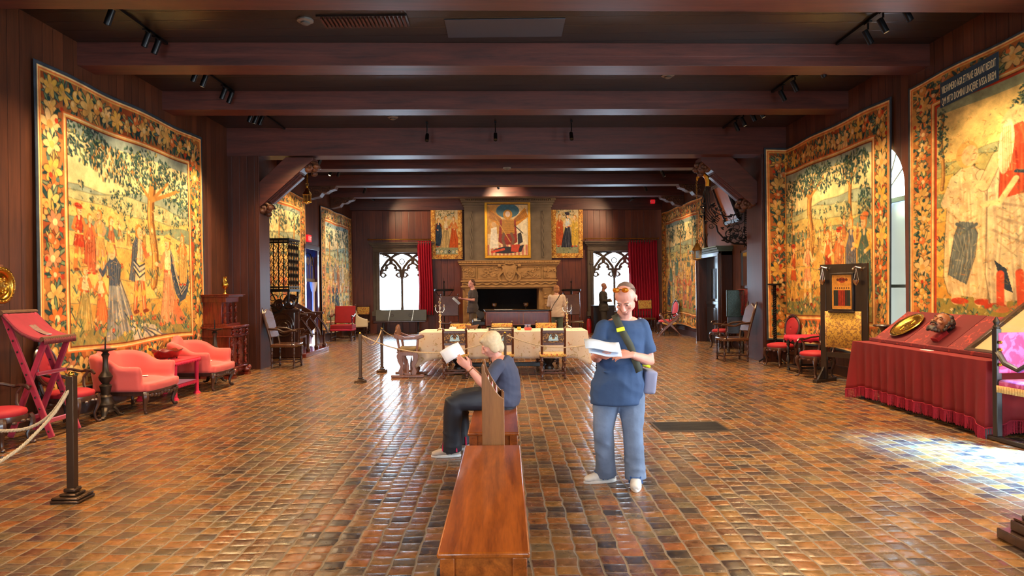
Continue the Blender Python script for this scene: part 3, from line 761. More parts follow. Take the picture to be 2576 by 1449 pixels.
def landscape(c, b, sky=(232, 216, 172)):
    w, h = c.w, c.h; iw, ih = w - 2 * b, h - 2 * b
    for k in range(ih):
        t = k / ih; col = (226 - 14 * t, 214 - 30 * t, 172 - 60 * t) if t > .05 else (150, 170, 166)
        c.rect(b, b + k, w - b, b + k + 1, col)
    c.clip = (b, b, w - b, h - b)
    for i, (yy, col) in enumerate([(.26, (148, 166, 150)), (.3, (180, 184, 140)), (.36, (206, 186, 116)), (.42, (128, 148, 126)), (.47, (222, 190, 118)), (.56, (212, 172, 96)), (.68, (222, 186, 108)), (.8, (206, 162, 84)), (.9, (150, 142, 88))]):
        hill(c, b + ih * yy, ih * .022, col, i * 1.7, b, w - b, h - b)
        for k in range(12):
            x = random.uniform(b, w - b); y = b + ih * (yy + random.uniform(0, .03))
            if i < 5: leafy(c, x, y, iw * .012, ih * random.uniform(.01, .035), 10, max(1.2, w * .004))
    for k in range(60):     # far buildings, walls and paths
        x = random.uniform(b, w - b); y = b + ih * random.uniform(.27, .5); c.line([(x, y), (x + random.uniform(-8, 8), y + random.uniform(-1, 3))], 1.2, random.choice([(176, 130, 74), (238, 222, 178), (110, 110, 84)]), .8)
def stipple(c, b, n, y0=.0, y1=1.0):
    ih = c.h - 2 * b
    for k in range(n):
        x = random.uniform(b, c.w - b); y = b + ih * random.uniform(y0, y1); col = random.choice([(176, 132, 70), (236, 214, 160), (110, 124, 100), (196, 120, 66), (150, 112, 62), (80, 96, 92), (224, 180, 96)])
        a = random.uniform(-1.2, 1.2) + (PI / 2 if random.random() < .4 else 0); l = random.uniform(1.5, 5); c.line([(x, y), (x + l * math.cos(a), y + l * math.sin(a))], random.uniform(.6, 1.6), col, random.uniform(.25, .7))
def flora(c, b, n, y0=.72):
    w, h = c.w, c.h; ih = h - 2 * b
    for k in range(n):
        x = random.uniform(b, w - b); y = b + ih * random.uniform(y0, 1.0); s_ = w * random.uniform(.008, .02)
        for q in range(6):
            a = -PI / 2 + random.uniform(-1, 1); c.line([(x, y), (x + s_ * 1.6 * math.cos(a), y + s_ * 1.6 * math.sin(a))], 1.3, random.choice([DTEAL, TEAL, (136, 146, 90)]), .9)
        if random.random() < .6: blossom(c, x + random.uniform(-1, 1) * s_, y - s_ * 1.3, s_ * .5, random.choice([CREAM, RED, ORG, GOLD]))
def weave(c, seed, contrast=.14, fade=.0):
    if c.w > 210: c.a[:] = 128 + (c.a - 128) * 1.08; c.a *= np.array((.95, .88, .78), np.float32)
    rng = np.random.default_rng(seed); h, w = c.h, c.w
    n = smooth_noise(h, w, max(4, w // 40), rng) * .5 + smooth_noise(h, w, 3, rng) * .3 + rng.random((h, w)).astype(np.float32) * .2
    v = smooth_noise(h, max(w, 4), max(8, h // 30), rng)
    c.a *= (1 + (n - .5) * contrast * 2.4)[..., None]; c.a *= (1 + (v - .5) * .14)[..., None]
    if fade: c.a[:] = c.a * (1 - fade) + np.array((224, 190, 124), np.float32) * fade
    np.clip(c.a, 0, 255, out=c.a)
def cloth_mat():
    t = NT('woven_wool'); a = t.N('ShaderNodeAttribute', attribute_name='Col')
    v = t.coords(); n = t.noise(v, 220, 2); t.set(Base_Color=a.outputs['Color'], Roughness=.95, Specular_IOR_Level=.15)
    big = t.noise(v, 2.6, 3)
    t.bump(t.math('ADD', t.math('MULTIPLY', n, .15), t.math('MULTIPLY', big, 1.5)), .5, .012); return t.m
M_weave = cloth_mat()
def paint_mat():
    t = NT('painted_panel'); a = t.N('ShaderNodeAttribute', attribute_name='Col'); t.set(Base_Color=a.outputs['Color'], Roughness=.45, Specular_IOR_Level=.3); return t.m
M_paint = paint_mat()
def color_mesh(name, V, c, m, parent=None, solid=.012):
    """V: array (h,w,3) of points, row 0 = top; colours from canvas c of the same size"""
    h, w = V.shape[:2]; me = bpy.data.meshes.new(name)
    me.vertices.add(h * w); me.vertices.foreach_set('co', V.reshape(-1).astype(np.float32))
    i = np.arange((h - 1) * (w - 1)); r = i // (w - 1); q = i % (w - 1); a = r * w + q
    F4 = np.stack([a, a + w, a + w + 1, a + 1], 1).astype(np.int32); nf = len(F4)
    me.loops.add(nf * 4); me.loops.foreach_set('vertex_index', F4.reshape(-1)); me.polygons.add(nf)
    me.polygons.foreach_set('loop_start', np.arange(0, nf * 4, 4, dtype=np.int32)); me.update(calc_edges=True)
    me.polygons.foreach_set('use_smooth', np.ones(nf, bool))
    at = me.color_attributes.new('Col', 'FLOAT_COLOR', 'POINT'); s_ = c.a / 255.
    l = np.where(s_ <= .04045, s_ / 12.92, ((s_ + .055) / 1.055) ** 2.4); rgba = np.concatenate([l, np.ones((h, w, 1))], 2)
    at.data.foreach_set('color', rgba.reshape(-1).astype(np.float32)); me.update()
    return link(name, me, m, parent, 0, solid=solid)
def hang(name, path, z_top, z_bot, c, label, wave=.02, n_off=(1, 0), cat='tapestry', back=True, seed=1, lean=.0):
    """a tapestry following a floor path (list of (x,y)), hung between z_top and z_bot (numbers or (start,end))"""
    P = [Vector(p) for p in path]; seg = [0]
    for a, b in zip(P[:-1], P[1:]): seg.append(seg[-1] + (b - a).length)
    L = seg[-1]; w, h = c.w, c.h
    zt = z_top if hasattr(z_top, '__len__') else (z_top, z_top); zb = z_bot if hasattr(z_bot, '__len__') else (z_bot, z_bot)
    S = np.linspace(0, L, w); T_ = np.linspace(0, 1, h); V = np.zeros((h, w, 3)); rng = np.random.default_rng(seed); ph = rng.random(6) * 6
    for j, s_ in enumerate(S):
        k = max(i for i in range(len(seg)) if seg[i] <= s_ + 1e-9); k = min(k, len(P) - 2)
        t = (s_ - seg[k]) / (seg[k + 1] - seg[k]); p = P[k].lerp(P[k + 1], t); d = (P[k + 1] - P[k]).normalized(); nn = Vector((-d.y, d.x)) if n_off == 'L' else Vector((d.y, -d.x))
        wv = wave * (.5 + .5 * np.sin(s_ * 4.1 + ph[0] + T_ * 1.2) * np.cos(s_ * 1.7 + ph[1])) * (.35 + .9 * T_) + .045 * lean * T_
        top = zt[0] + (zt[1] - zt[0]) * s_ / L + .012 * math.sin(s_ * 3.3 + ph[2]); bot = zb[0] + (zb[1] - zb[0]) * s_ / L + .02 * math.sin(s_ * 2.3 + ph[3])
        V[:, j, 0] = p.x + nn.x * (.03 + wv); V[:, j, 1] = p.y + nn.y * (.03 + wv); V[:, j, 2] = top + (bot - top) * T_
    o = color_mesh(name, V, c, M_weave); tag(o, label, cat); return o

# ---------------------------------------------------------------- the designs (generic woven scenes)
def tap_A():
    random.seed(11); w, h = 430, 400; c = Cv(w, h, OCH); b = 58; landscape(c, b)
    iw, ih = w - 2 * b, h - 2 * b; X = lambda u: b + u * iw; Y = lambda v: b + v * ih
    tree(c, X(.63), Y(.72), Y(.16), 15, [(X(.45), Y(.14), iw * .14, ih * .12, 190), (X(.62), Y(.1), iw * .16, ih * .1, 180), (X(.78), Y(.15), iw * .13, ih * .12, 160), (X(.93), Y(.16), iw * .09, ih * .12, 110)], 3.2)
    flora(c, b, 90, .6); leafy(c, X(.1), Y(.07), iw * .17, ih * .1, 260, 3.4); leafy(c, X(.27), Y(.13), iw * .14, ih * .09, 150, 3.4, [DTEAL, TEAL, OCH, (196, 140, 70)], 1)
    leafy(c, X(.94), Y(.27), iw * .05, ih * .1, 60, 2.4); leafy(c, X(.87), Y(.3), iw * .03, ih * .09, 30, 2.4); leafy(c, X(.33), Y(.3), iw * .06, ih * .06, 50, 2.2)
    for k in range(7): figure(c, X(.2 + .07 * k), Y(.5 + .02 * (k % 2)), ih * .1, 'lady', vary(OCH), None, CREAM, random.choice((-1, 1)), sleeve=vary(OCH))
    figure(c, X(.06), Y(.66), ih * .3, 'knight', RED, None, ORG, 1, sleeve=ORG, hat=RED); figure(c, X(.2), Y(.66), ih * .3, 'knight', OCH, None, CREAM, -1, sleeve=(214, 150, 110))
    figure(c, X(.28), Y(.68), ih * .3, 'knight', (186, 110, 70), None, CREAM, 1, sleeve=TEAL); figure(c, X(.13), Y(.67), ih * .28, 'robe', (196, 96, 60), None, CREAM, 1)
    figure(c, X(.50), Y(.86), ih * .46, 'knight', CREAM, (90, 96, 112), CREAM, 1, sleeve=(206, 110, 66))
    drape(c, [(X(.47), Y(.47)), (X(.44), Y(.52)), (X(.43), Y(.6)), (X(.405), Y(.69))], [(X(.49), Y(.48)), (X(.485), Y(.54)), (X(.47), Y(.62)), (X(.455), Y(.7))], 0, (74, 88, 112), NAVY, CREAM, 5)
    [c.line([(X(.45), Y(.59 + .012 * k)), (X(.5), Y(.625 + .014 * k)), (X(.55), Y(.61 + .012 * k))], 2.4, col) for k, col in enumerate((NAVY, (190, 190, 180), (74, 88, 112), CREAM, NAVY))]
    figure(c, X(.09), Y(.93), ih * .3, 'lady', (196, 170, 96), (86, 100, 70), CREAM, 1, sleeve=ORG, hat=OCH); figure(c, X(.2), Y(.93), ih * .28, 'lady', ORG, RED, CREAM, -1)
    # kneeling lady in blue with a long train
    x0, y0 = X(.30), Y(.98)
    L = [(X(.26), Y(.68)), (X(.25), Y(.8)), (X(.23), Y(.99))]; R = [(X(.33), Y(.68)), (X(.39), Y(.8)), (X(.46), Y(.93))]; drape(c, L, R, 0, (150, 156, 158), NAVY, CREAM, 12)
    c.poly([(X(.46), Y(.93)), (X(.55), Y(.92)), (X(.64), Y(.94)), (X(.7), Y(.99)), (X(.44), Y(1.0)), (X(.4), Y(.88))], (190, 188, 176)); [c.line([(X(.37 + .02 * k), Y(.86 + .012 * k)), (X(.43 + .04 * k), Y(.925 + .008 * k)), (X(.47 + .045 * k), Y(.945 + .01 * k)), (X(.5 + .05 * k), Y(1.0))], 2.4, col, .8) for k, col in enumerate((NAVY, CREAM, (74, 88, 112), NAVY, CREAM, (90, 100, 120)))]
    drape(c, [(X(.275), Y(.585)), (X(.25), Y(.61)), (X(.262), Y(.72))], [(X(.31), Y(.585)), (X(.345), Y(.62)), (X(.33), Y(.72))], 0, (66, 82, 108), NAVY, CREAM, 6); c.line([(X(.25), Y(.62)), (X(.215), Y(.67)), (X(.19), Y(.64))], 6, (70, 86, 112)); c.ell(X(.185), Y(.635), 3.4, 3, 0, SKN); c.ell(X(.28), Y(.56), 8, 10, 0, SKN); c.ell(X(.27), Y(.54), 9, 7, 0, OCH)
    # queen in rose brocade with blue mantle
    figure(c, X(.77), Y(.94), ih * .5, 'lady', (222, 164, 124), (176, 100, 72), CREAM, -1, sleeve=(214, 140, 100), hat=OCH)
    c.poly([(X(.8), Y(.5)), (X(.83), Y(.6)), (X(.88), Y(.67)), (X(.93), Y(.66)), (X(.97), Y(.6)), (X(.985), Y(.72)), (X(.95), Y(.8)), (X(.9), Y(.82)), (X(.85), Y(.77)), (X(.8), Y(.64))], (66, 82, 108)); [c.line([(X(.8 + .006 * k), Y(.55)), (X(.84 + .01 * k), Y(.69 + .01 * k)), (X(.9), Y(.73 + .014 * k)), (X(.975), Y(.66 + .02 * k))], 1.6, NAVY) for k in range(5)]
    for k in range(4): c.line([(X(.81 + .01 * k), Y(.55)), (X(.86 + .01 * k), Y(.68 + .02 * k)), (X(.91), Y(.71 + .022 * k)), (X(.96), Y(.67 + .02 * k))], 1.4, CREAM, .75)
    c.poly([(X(.84), Y(.8)), (X(.98), Y(.95)), (X(.8), Y(.95))], (220, 130, 90)); figure(c, X(.93), Y(.72), ih * .3, 'robe', OCH, None, CREAM, -1)
    stipple(c, b, 1700, .3); flora(c, b, 60, .9); c.clip = (0, 0, w, h); border(c, b); weave(c, 1, .13, .02); return c
def tap_E():
    random.seed(23); w, h = 400, 340; c = Cv(w, h, OCH); b = 50; landscape(c, b)
    iw, ih = w - 2 * b, h - 2 * b; X = lambda u: b + u * iw; Y = lambda v: b + v * ih
    flora(c, b, 120, .55)
    tree(c, X(.34), Y(.6), Y(.12), 13, [(X(.2), Y(.12), iw * .11, ih * .1, 120), (X(.34), Y(.08), iw * .14, ih * .1, 180), (X(.5), Y(.1), iw * .12, ih * .1, 150)], 3)
    tree(c, X(.8), Y(.6), Y(.12), 8, [(X(.72), Y(.1), iw * .1, ih * .09, 130), (X(.86), Y(.1), iw * .12, ih * .1, 170)], 3)
    tree(c, X(.08), Y(.6), Y(.2), 6, [(X(.07), Y(.16), iw * .08, ih * .12, 110)], 2.6)
    leafy(c, X(.93), Y(.32), iw * .06, ih * .13, 130, 3); leafy(c, X(.76), Y(.4), iw * .05, ih * .1, 80, 2.6); leafy(c, X(.05), Y(.4), iw * .03, ih * .12, 50, 2.4); leafy(c, X(.07), Y(.6), iw * .05, ih * .05, 50, 2.4)
    for k in range(12): figure(c, X(.1 + .07 * k), Y(.52 + .03 * (k % 3)), ih * .15, random.choice(('lady', 'knight')), vary(random.choice((OCH, ORG, TEAL, CREAM))), None, CREAM, random.choice((-1, 1)), sleeve=vary(OCH))
    for k in range(5):
        y = Y(.5 + .02 * k); c.line([(X(.55), y), (X(.7), y - 4), (X(.82), y)], 1.4, (150, 120, 80))
    figure(c, X(.1), Y(.9), ih * .4, 'knight', (206, 90, 50), None, OCH, 1, sleeve=OCH, hat=RED); figure(c, X(.3), Y(.93), ih * .46, 'knight', (226, 170, 130), RED, CREAM, 1, sleeve=CREAM)
    figure(c, X(.56), Y(.86), ih * .42, 'lady', RED, None, ORG, -1, sleeve=CREAM); figure(c, X(.68), Y(.84), ih * .4, 'robe', (206, 130, 80), None, CREAM, -1, hat=RED)
    figure(c, X(.8), Y(.86), ih * .48, 'robe', (96, 104, 128), None, CREAM, -1, sleeve=OCH); figure(c, X(.93), Y(.9), ih * .52, 'robe', (70, 100, 96), NAVY, GOLD, -1, sleeve=GOLD, hat=ORG)
    stipple(c, b, 1700, .3); flora(c, b, 30, .9); c.clip = (0, 0, w, h); border(c, b, ground=(150, 66, 40)); weave(c, 2, .13, .02); return c
def tap_F():
    random.seed(31); w, h = 300, 430; c = Cv(w, h, OCH); b = 52; landscape(c, b, )
    iw, ih = w - 2 * b, h - 2 * b; X = lambda u: b + u * iw; Y = lambda v: b + v * ih
    c.a *= np.array((1.0, .96, .82), np.float32); flora(c, b, 130, .45)
    tree(c, X(.06), Y(.4), Y(.06), 5, [(X(.06), Y(.14), iw * .05, ih * .12, 90)], 2.4); tree(c, X(.7), Y(.3), Y(.08), 4, [(X(.72), Y(.08), iw * .1, ih * .07, 110), (X(.66), Y(.14), iw * .1, ih * .06, 80)], 2.2)
    leafy(c, X(.92), Y(.12), iw * .06, ih * .08, 60, 2.4); leafy(c, X(.82), Y(.24), iw * .05, ih * .1, 50, 2.2)
    figure(c, X(.26), Y(.92), ih * .72, 'robe', (226, 206, 164), (170, 140, 96), (240, 224, 184), 1, hair=OCH, sleeve=(226, 206, 164))
    drape(c, [(X(.2), Y(.56)), (X(.16), Y(.62)), (X(.13), Y(.72)), (X(.11), Y(.8))], [(X(.3), Y(.57)), (X(.34), Y(.62)), (X(.32), Y(.72)), (X(.25), Y(.84))], 0, (100, 114, 120), (50, 66, 84), (200, 196, 176), 9); c.line([(X(.18), Y(.57)), (X(.25), Y(.6)), (X(.33), Y(.58))], 5, (84, 98, 108)); [c.line([(X(.15 + .04 * k), Y(.62)), (X(.2 + .03 * k), Y(.7)), (X(.16 + .045 * k), Y(.8))], 1.6, (160, 160, 146), .6) for k in range(4)]
    figure(c, X(.6), Y(.94), ih * .82, 'robe', (220, 204, 168), (120, 110, 100), (238, 226, 190), -1, hair=(220, 200, 150), sleeve=(222, 196, 150))
    drape(c, [(X(.53), Y(.21)), (X(.49), Y(.26)), (X(.5), Y(.36)), (X(.49), Y(.49))], [(X(.64), Y(.2)), (X(.71), Y(.25)), (X(.72), Y(.36)), (X(.7), Y(.48))], 0, (204, 84, 54), (140, 44, 30), (232, 140, 90), 8); c.line([(X(.6), Y(.3)), (X(.62), Y(.44))], 3, (160, 52, 36)); c.line([(X(.68), Y(.28)), (X(.7), Y(.42))], 2, ORG)
    c.ell(X(.54), Y(.28), iw * .05, ih * .11, .1, (236, 222, 184)); [c.line([(X(.52 + .012 * k), Y(.2)), (X(.52 + .014 * k), Y(.38))], 1.1, (190, 160, 110)) for k in range(5)]
    c.line([(X(.6), Y(.42)), (X(.5), Y(.5)), (X(.38), Y(.5))], 8, (232, 210, 160)); c.line([(X(.6), Y(.39)), (X(.7), Y(.41))], 4, NAVY)
    drape(c, [(X(.72), Y(.36)), (X(.72), Y(.5)), (X(.72), Y(.66)), (X(.7), Y(.82))], [(X(.74), Y(.36)), (X(.8), Y(.5)), (X(.79), Y(.66)), (X(.75), Y(.84))], 0, (74, 84, 96), NAVY, CREAM, 5); [c.line([(X(.48), Y(.52 + .035 * k)), (X(.58), Y(.56 + .04 * k)), (X(.7), Y(.5 + .035 * k))], 2, (176, 158, 124), .7) for k in range(5)]; [c.line([(X(.74), Y(.42 + .05 * k)), (X(.79), Y(.5 + .05 * k))], 1.2, CREAM, .7) for k in range(6)]
    c.poly([(X(.46), Y(.74)), (X(.54), Y(.78)), (X(.58), Y(.88)), (X(.52), Y(.86))], NAVY)
    for s_ in (0, 1): c.line([(X(.5 + .12 * s_), Y(.8)), (X(.5 + .13 * s_), Y(.92))], 10, (206, 84, 56)); c.ell(X(.5 + .12 * s_), Y(.945), 12, 5, .1, (196, 120, 80))
    stipple(c, b, 1100, .1); flora(c, b, 30, .93); c.clip = (0, 0, w, h); border(c, b, ground=(206, 150, 78)); c.rect(b, b, w - b, b + 3, RED); c.rect(b, b, b + 3, h - b, RED)
    weave(c, 3, .14, .05); return c
def tap_far(seed, w, h, b, tint=(1, 1, 1), text=False):
    random.seed(seed); c = Cv(w, h, OCH); landscape(c, b); iw, ih = w - 2 * b, h - 2 * b; X = lambda u: b + u * iw; Y = lambda v: b + v * ih
    for k in range(3):
        x = .15 + .35 * k; tree(c, X(x), Y(.6), Y(.14), 4, [(X(x), Y(.1), iw * .13, ih * .1, 90), (X(x + .1), Y(.16), iw * .08, ih * .08, 50)], 2.2)
    for k in range(9): figure(c, X(.06 + .11 * k), Y(.62 + .05 * (k % 3)), ih * .28, random.choice(('lady', 'knight', 'robe')), vary(random.choice((OCH, CREAM, TEAL, ORG, (150, 160, 150)))), None, CREAM, random.choice((-1, 1)), sleeve=vary(OCH))
    for k in range(6): figure(c, X(.1 + .17 * k), Y(.95), ih * .38, random.choice(('lady', 'knight', 'robe')), vary(random.choice((CREAM, NAVY, (206, 120, 84), OCH))), None, CREAM, random.choice((-1, 1)), sleeve=vary(ORG))
    stipple(c, b, 1100, .1); flora(c, b, 70, .7); c.clip = (0, 0, w, h); border(c, b, ground=(190, 134, 76))
    c.rect(b, b, w - b, b + 2, ORG); weave(c, seed, .15); c.a *= np.array(tint, np.float32); np.clip(c.a, 0, 255, out=c.a); return c
a0, a1 = WX(76, 146, XL), WX(502, 348, XL)
hang('tapestry', [(XL, a0.y), (XL, a1.y)], (a0.z, a1.z), .30, tap_A(), 'large tapestry of courtly figures and blue-green trees on the left wall behind the salmon sofas', .03, seed=4, lean=.6)
e0, e1 = WX(1968, 374, XR), WX(2247, 241, XR)
hang('tapestry', [(5.44, 14.33), (XR - .03, 14.33), (XR - .0, 14.25), (XR, e1.y)], (AT(1914, 373, 14.3).z, e1.z), (.45, .42), tap_E(), 'large tapestry at right folding round the pier, with huntsmen and dark green trees', .03, seed=6, lean=.6)
f0 = WX(2291, 222, XR); f1 = WX(2575, 77, XR)
o = hang('tapestry', [(XR, f0.y), (XR, 6.25)], (f0.z, f0.z + (f1.z - f0.z) * (f0.y - 6.25) / (f0.y - f1.y)), .7, tap_F(), 'tall tapestry at far right of two life-size figures under a Latin inscription', .025, seed=7, lean=.5)
# inscription band woven into its upper border
def inscription(o):
    p0, p1 = WX(2380, 215, XR), WX(2526, 118, XR)      # panel spans these pixels
    yA, yB = WX(2381, 210, XR).y, WX(2530, 150, XR).y; zt = 4.28; zb = 3.95
    V = np.zeros((2, 2, 3)); X_ = XR - .085
    m = MB(); m.grid([[(X_, yA, zt), (X_, yB, zt + .06)], [(X_, yA, zb), (X_, yB, zb + .05)]])
    m.build('inscription_panel', plain('woven_slate_blue', (44, 62, 76), .95, 0, .1, 20), o, smooth=0, solid=.004)
    W_ = abs(yA - yB)
    for i, s_ in enumerate(("VRE HVMERO AGR ET PANE GRAVAT REDDIT", "QM MTO DOMINI LINQERE IVSSA BREM")):
        cu = bpy.data.curves.new('txt', 'FONT'); cu.body = s_; cu.size = .13; cu.resolution_u = 2; cu.extrude = .0015
        t = bpy.data.objects.new('txt', cu); COL.objects.link(t); dg = bpy.context.evaluated_depsgraph_get(); dg.update()
        me = bpy.data.meshes.new_from_object(t.evaluated_get(dg)); bpy.data.objects.remove(t)
        xs = [v.co.x for v in me.vertices]; sx = (W_ * .93) / (max(xs) - min(xs))
        for v in me.vertices:
            u = .035 * W_ + (v.co.x - min(xs)) * sx; v.co = (X_ - .006 - v.co.z, yA - u, zt - .155 - .15 * i + v.co.y * 1.05 + .06 * u / W_)
        me.materials.clear(); link('lettering', me, plain('woven_cream', (226, 204, 158), .95, 0, .05, 20, 0), o, 0)
inscription(o)
b0, b1 = WX(640, 470, XL), WX(764, 487, XL)
hang('tapestry', [(XL, 14.75), (XL, b1.y)], 4.22, .6, tap_far(41, 220, 230, 26), 'tapestry behind the iron grille, just past the left pier', .02, seed=9)
c0, c1 = WX(803, 516, XL), WX(884, 551, XL)
hang('tapestry', [(XL, c0.y), (XL, min(c1.y, 25.0))], (c0.z, c1.z), .22, tap_far(42, 200, 240, 26, (1.02, 1.02, 1.05)), 'tapestry on the far end of the left wall behind the red armchair', .03, seed=10)
d1 = WX(1774, 491, XR)
hang('tapestry', [(XR, 25.6), (XR, d1.y)], (4.38, d1.z), .3, tap_far(43, 240, 240, 28), 'tapestry on the far end of the right wall behind the hanging lantern', .05, seed=12)

# ---------------------------------------------------------------- framed panels on the fireplace wall
def panel_canvas(kind):
    random.seed(50 + kind); w, h = 130, 200
    if kind in (0, 2):
        c = Cv(w, h, (216, 180, 116)); c.clip = (0, 0, w, h); c.rect(0, 0, w, 46, (206, 186, 146)); c.rect(0, 150, w, h, (150, 150, 116))
        leafy(c, 60, 20, 60, 20, 60, 4, [OCH, (150, 120, 70), TEAL]); flora(c, 0, 30, .84)
        if kind == 0:
            figure(c, 18, 165, 128, 'robe', NAVY, None, (150, 160, 170), 1, sleeve=(120, 60, 40)); figure(c, 60, 168, 140, 'lady', (206, 170, 110), (90, 80, 60), CREAM, 1, sleeve=OCH)
            figure(c, 104, 168, 138, 'lady', (206, 92, 44), (150, 50, 30), (226, 150, 90), -1, sleeve=ORG)
            for k in range(6): blossom(c, 12 + k * 22, 186, 9, random.choice(((190, 200, 196), CREAM, NAVY)))
        else:
            figure(c, 22, 168, 140, 'robe', (206, 96, 56), None, ORG, 1); figure(c, 66, 172, 150, 'lady', (54, 56, 70), (20, 24, 34), (206, 210, 214), 1, hair=(40, 36, 44), sleeve=(214, 190, 150), hat=(60, 54, 70)); figure(c, 108, 168, 136, 'robe', (222, 176, 66), (60, 60, 60), CREAM, -1, sleeve=GOLD)
    else:        # winged figure in gilt armour treading on a dark creature
        w, h = 150, 190; c = Cv(w, h, (236, 206, 156)); c.rect(0, 0, w, h, (232, 198, 142)); c.rect(105, 30, w, 150, (240, 222, 184)); c.rect(0, 0, 50, 110, (214, 156, 74))
        for k in range(0, w, 14): c.rect(k, 150, k + 7, h, (206, 120, 96)); 
        c.ell(75, 26, 42, 26, 0, (70, 112, 128)); c.poly([(60, 62), (12, 20), (2, 52), (50, 86)], (216, 140, 36)); c.poly([(92, 62), (138, 14), (150, 48), (100, 86)], (216, 140, 36))
        for k in range(6): c.line([(60, 62 + 2 * k), (8, 26 + 5 * k)], 1.4, (120, 70, 24)); c.line([(94, 62 + 2 * k), (144, 20 + 5 * k)], 1.4, (120, 70, 24))
        c.poly([(46, 60), (104, 60), (110, 140), (92, 150), (58, 150), (40, 138)], (150, 44, 24)); c.poly([(54, 58), (98, 58), (100, 110), (52, 110)], (196, 134, 44))
        for k in range(7): c.line([(54, 64 + 7 * k), (98, 64 + 7 * k)], 1.2, (120, 76, 30))
        c.ell(75, 40, 17, 18, 0, (206, 140, 40)); c.ell(75, 38, 9, 11, 0, (236, 206, 180)); 
        c.line([(60, 110), (56, 132), (64, 156)], 10, (120, 84, 56)); c.line([(88, 110), (96, 130), (90, 154)], 10, (120, 84, 56))
        c.line([(30, 50), (84, 140)], 3, (214, 160, 70)); c.line([(100, 80), (130, 108)], 3, (60, 50, 44))
        c.poly([(20, 168), (60, 156), (100, 158), (134, 150), (124, 176), (70, 182), (30, 180)], (44, 40, 44)); c.poly([(88, 150), (120, 148), (112, 178), (86, 174)], (196, 66, 36)); c.poly([(110, 110), (124, 104), (130, 140), (112, 150)], (54, 50, 50))
        c.poly([(14, 90), (34, 84), (40, 160), (8, 164)], (240, 226, 200)); c.ell(24, 76, 9, 10, 0, (222, 176, 120)); c.line([(16, 176), (60, 166)], 8, (206, 70, 40))
    weave(c, 60 + kind, .08); return c
def framed(name, x0, x1, z0, z1, off, cnv, label, cat, bw, fm, depth, emb=False, mat=M_weave, tilt=0):
    t = fthing(name, label, cat, (x0 + x1) / 2, off, z0); w, h = x1 - x0, z1 - z0
    if tilt: t.rotation_euler = (tilt, 0, PHI)
    m = MB(); o = -depth
    for k, (e, d_) in enumerate(((0, 0), (bw * .3, .015), (bw * .85, .0))):
        a = e; q = bw * (.3 if k == 0 else .55 if k == 1 else .15)
        m.bb(-w / 2 + a, w / 2 - a, o - d_ - .02, 0, a, a + q); m.bb(-w / 2 + a, w / 2 - a, o - d_ - .02, 0, h - a - q, h - a)
        m.bb(-w / 2 + a, -w / 2 + a + q, o - d_ - .02, 0, a + q, h - a - q); m.bb(w / 2 - a - q, w / 2 - a, o - d_ - .02, 0, a + q, h - a - q)
    m.build('frame', fm, t, bev=.004)
    H_, W_ = cnv.h, cnv.w; V = np.zeros((H_, W_, 3)); V[..., 0] = np.linspace(-w / 2 + bw * .95, w / 2 - bw * .95, W_)[None]; V[..., 1] = o - .004; V[..., 2] = np.linspace(h - bw * .95, bw * .95, H_)[:, None]
    color_mesh('picture', V, cnv, mat, t, 0)
    m = MB(); m.bb(-w / 2 + bw * .5, w / 2 - bw * .5, o + .005, 0, bw * .5, h - bw * .5); m.build('backing', M_dark, t, smooth=0)
    return t
M_emb = pattern('gold_embroidery', (206, 134, 34), (238, 190, 90), 11, .5, .04, .6, (150, 84, 24))
(pa, pz1), (pb, pz0) = FW(1082, 515, .25), FW(1163, 651, .25)
framed('embroidered_panel', pa, pb, pz0, pz1, .03, panel_canvas(0), 'gold-bordered woven panel left of the chimney breast, figures in blue and orange', 'wall hanging', .17, M_emb, .12, tilt=.03)
(pa, pz1), (pb, pz0) = FW(1386, 510, .25), FW(1467, 648, .25)
framed('embroidered_panel', pa, pb, pz0, pz1, .03, panel_canvas(2), 'gold-bordered woven panel right of the chimney breast, lady in black and white', 'wall hanging', .17, M_emb, .12, tilt=.03)
(pa, pz1), (pb, pz0) = FW(1216, 506, .62), FW(1333, 649, .62)
framed('painting', pa, pb, pz0, pz1, .56, panel_canvas(1), 'large gilt-framed painting of a winged armoured figure over the mantel', 'painting', .10, M_gold, .05, mat=M_paint)
# ================================================================ fireplace wall
def ft(x0, x1, py0, py1, off):
    return FW(x0, (py0 + py1) / 2, off)[0], FW(x1, (py0 + py1) / 2, off)[0], FW((x0 + x1) / 2, py1, off)[1], FW((x0 + x1) / 2, py0, off)[1]
D1, D2 = .55, 1.0       # how far breast and mantel stand into the room
hx0, hx1, hz0, hz1 = ft(1166, 1385, 501, 655, D1)
mx0, mx1, mz0, mz1 = ft(1151, 1403, 655, 726, D2)
fc = (hx0 + hx1) / 2
FP = fthing('fireplace', 'monumental fireplace with grey stone chimney breast and carved tan mantel on the far wall', 'fireplace', fc, 0)
lx = lambda x: x - fc
m = MB(); m.bb(lx(hx0), lx(hx1), -D1, 0, mz1 - .05, ZC - .02); m.build('chimney_breast', M_stone, FP, smooth=0, bev=.01)
m = MB()
for k in range(4): m.bb(lx(hx0) - .03 - .04 * k, lx(hx1) + .03 + .04 * k, -D1 - .03 - .04 * k, 0, ZC - .36 + .085 * k, ZC - .285 + .085 * k)
for k in range(46): m.ball((lx(hx0) + (hx1 - hx0) * (k + .5) / 46, -D1 - .16, ZC - .1), .035, 6, 4)
m.build('cornice', M_stone, FP, bev=.004)
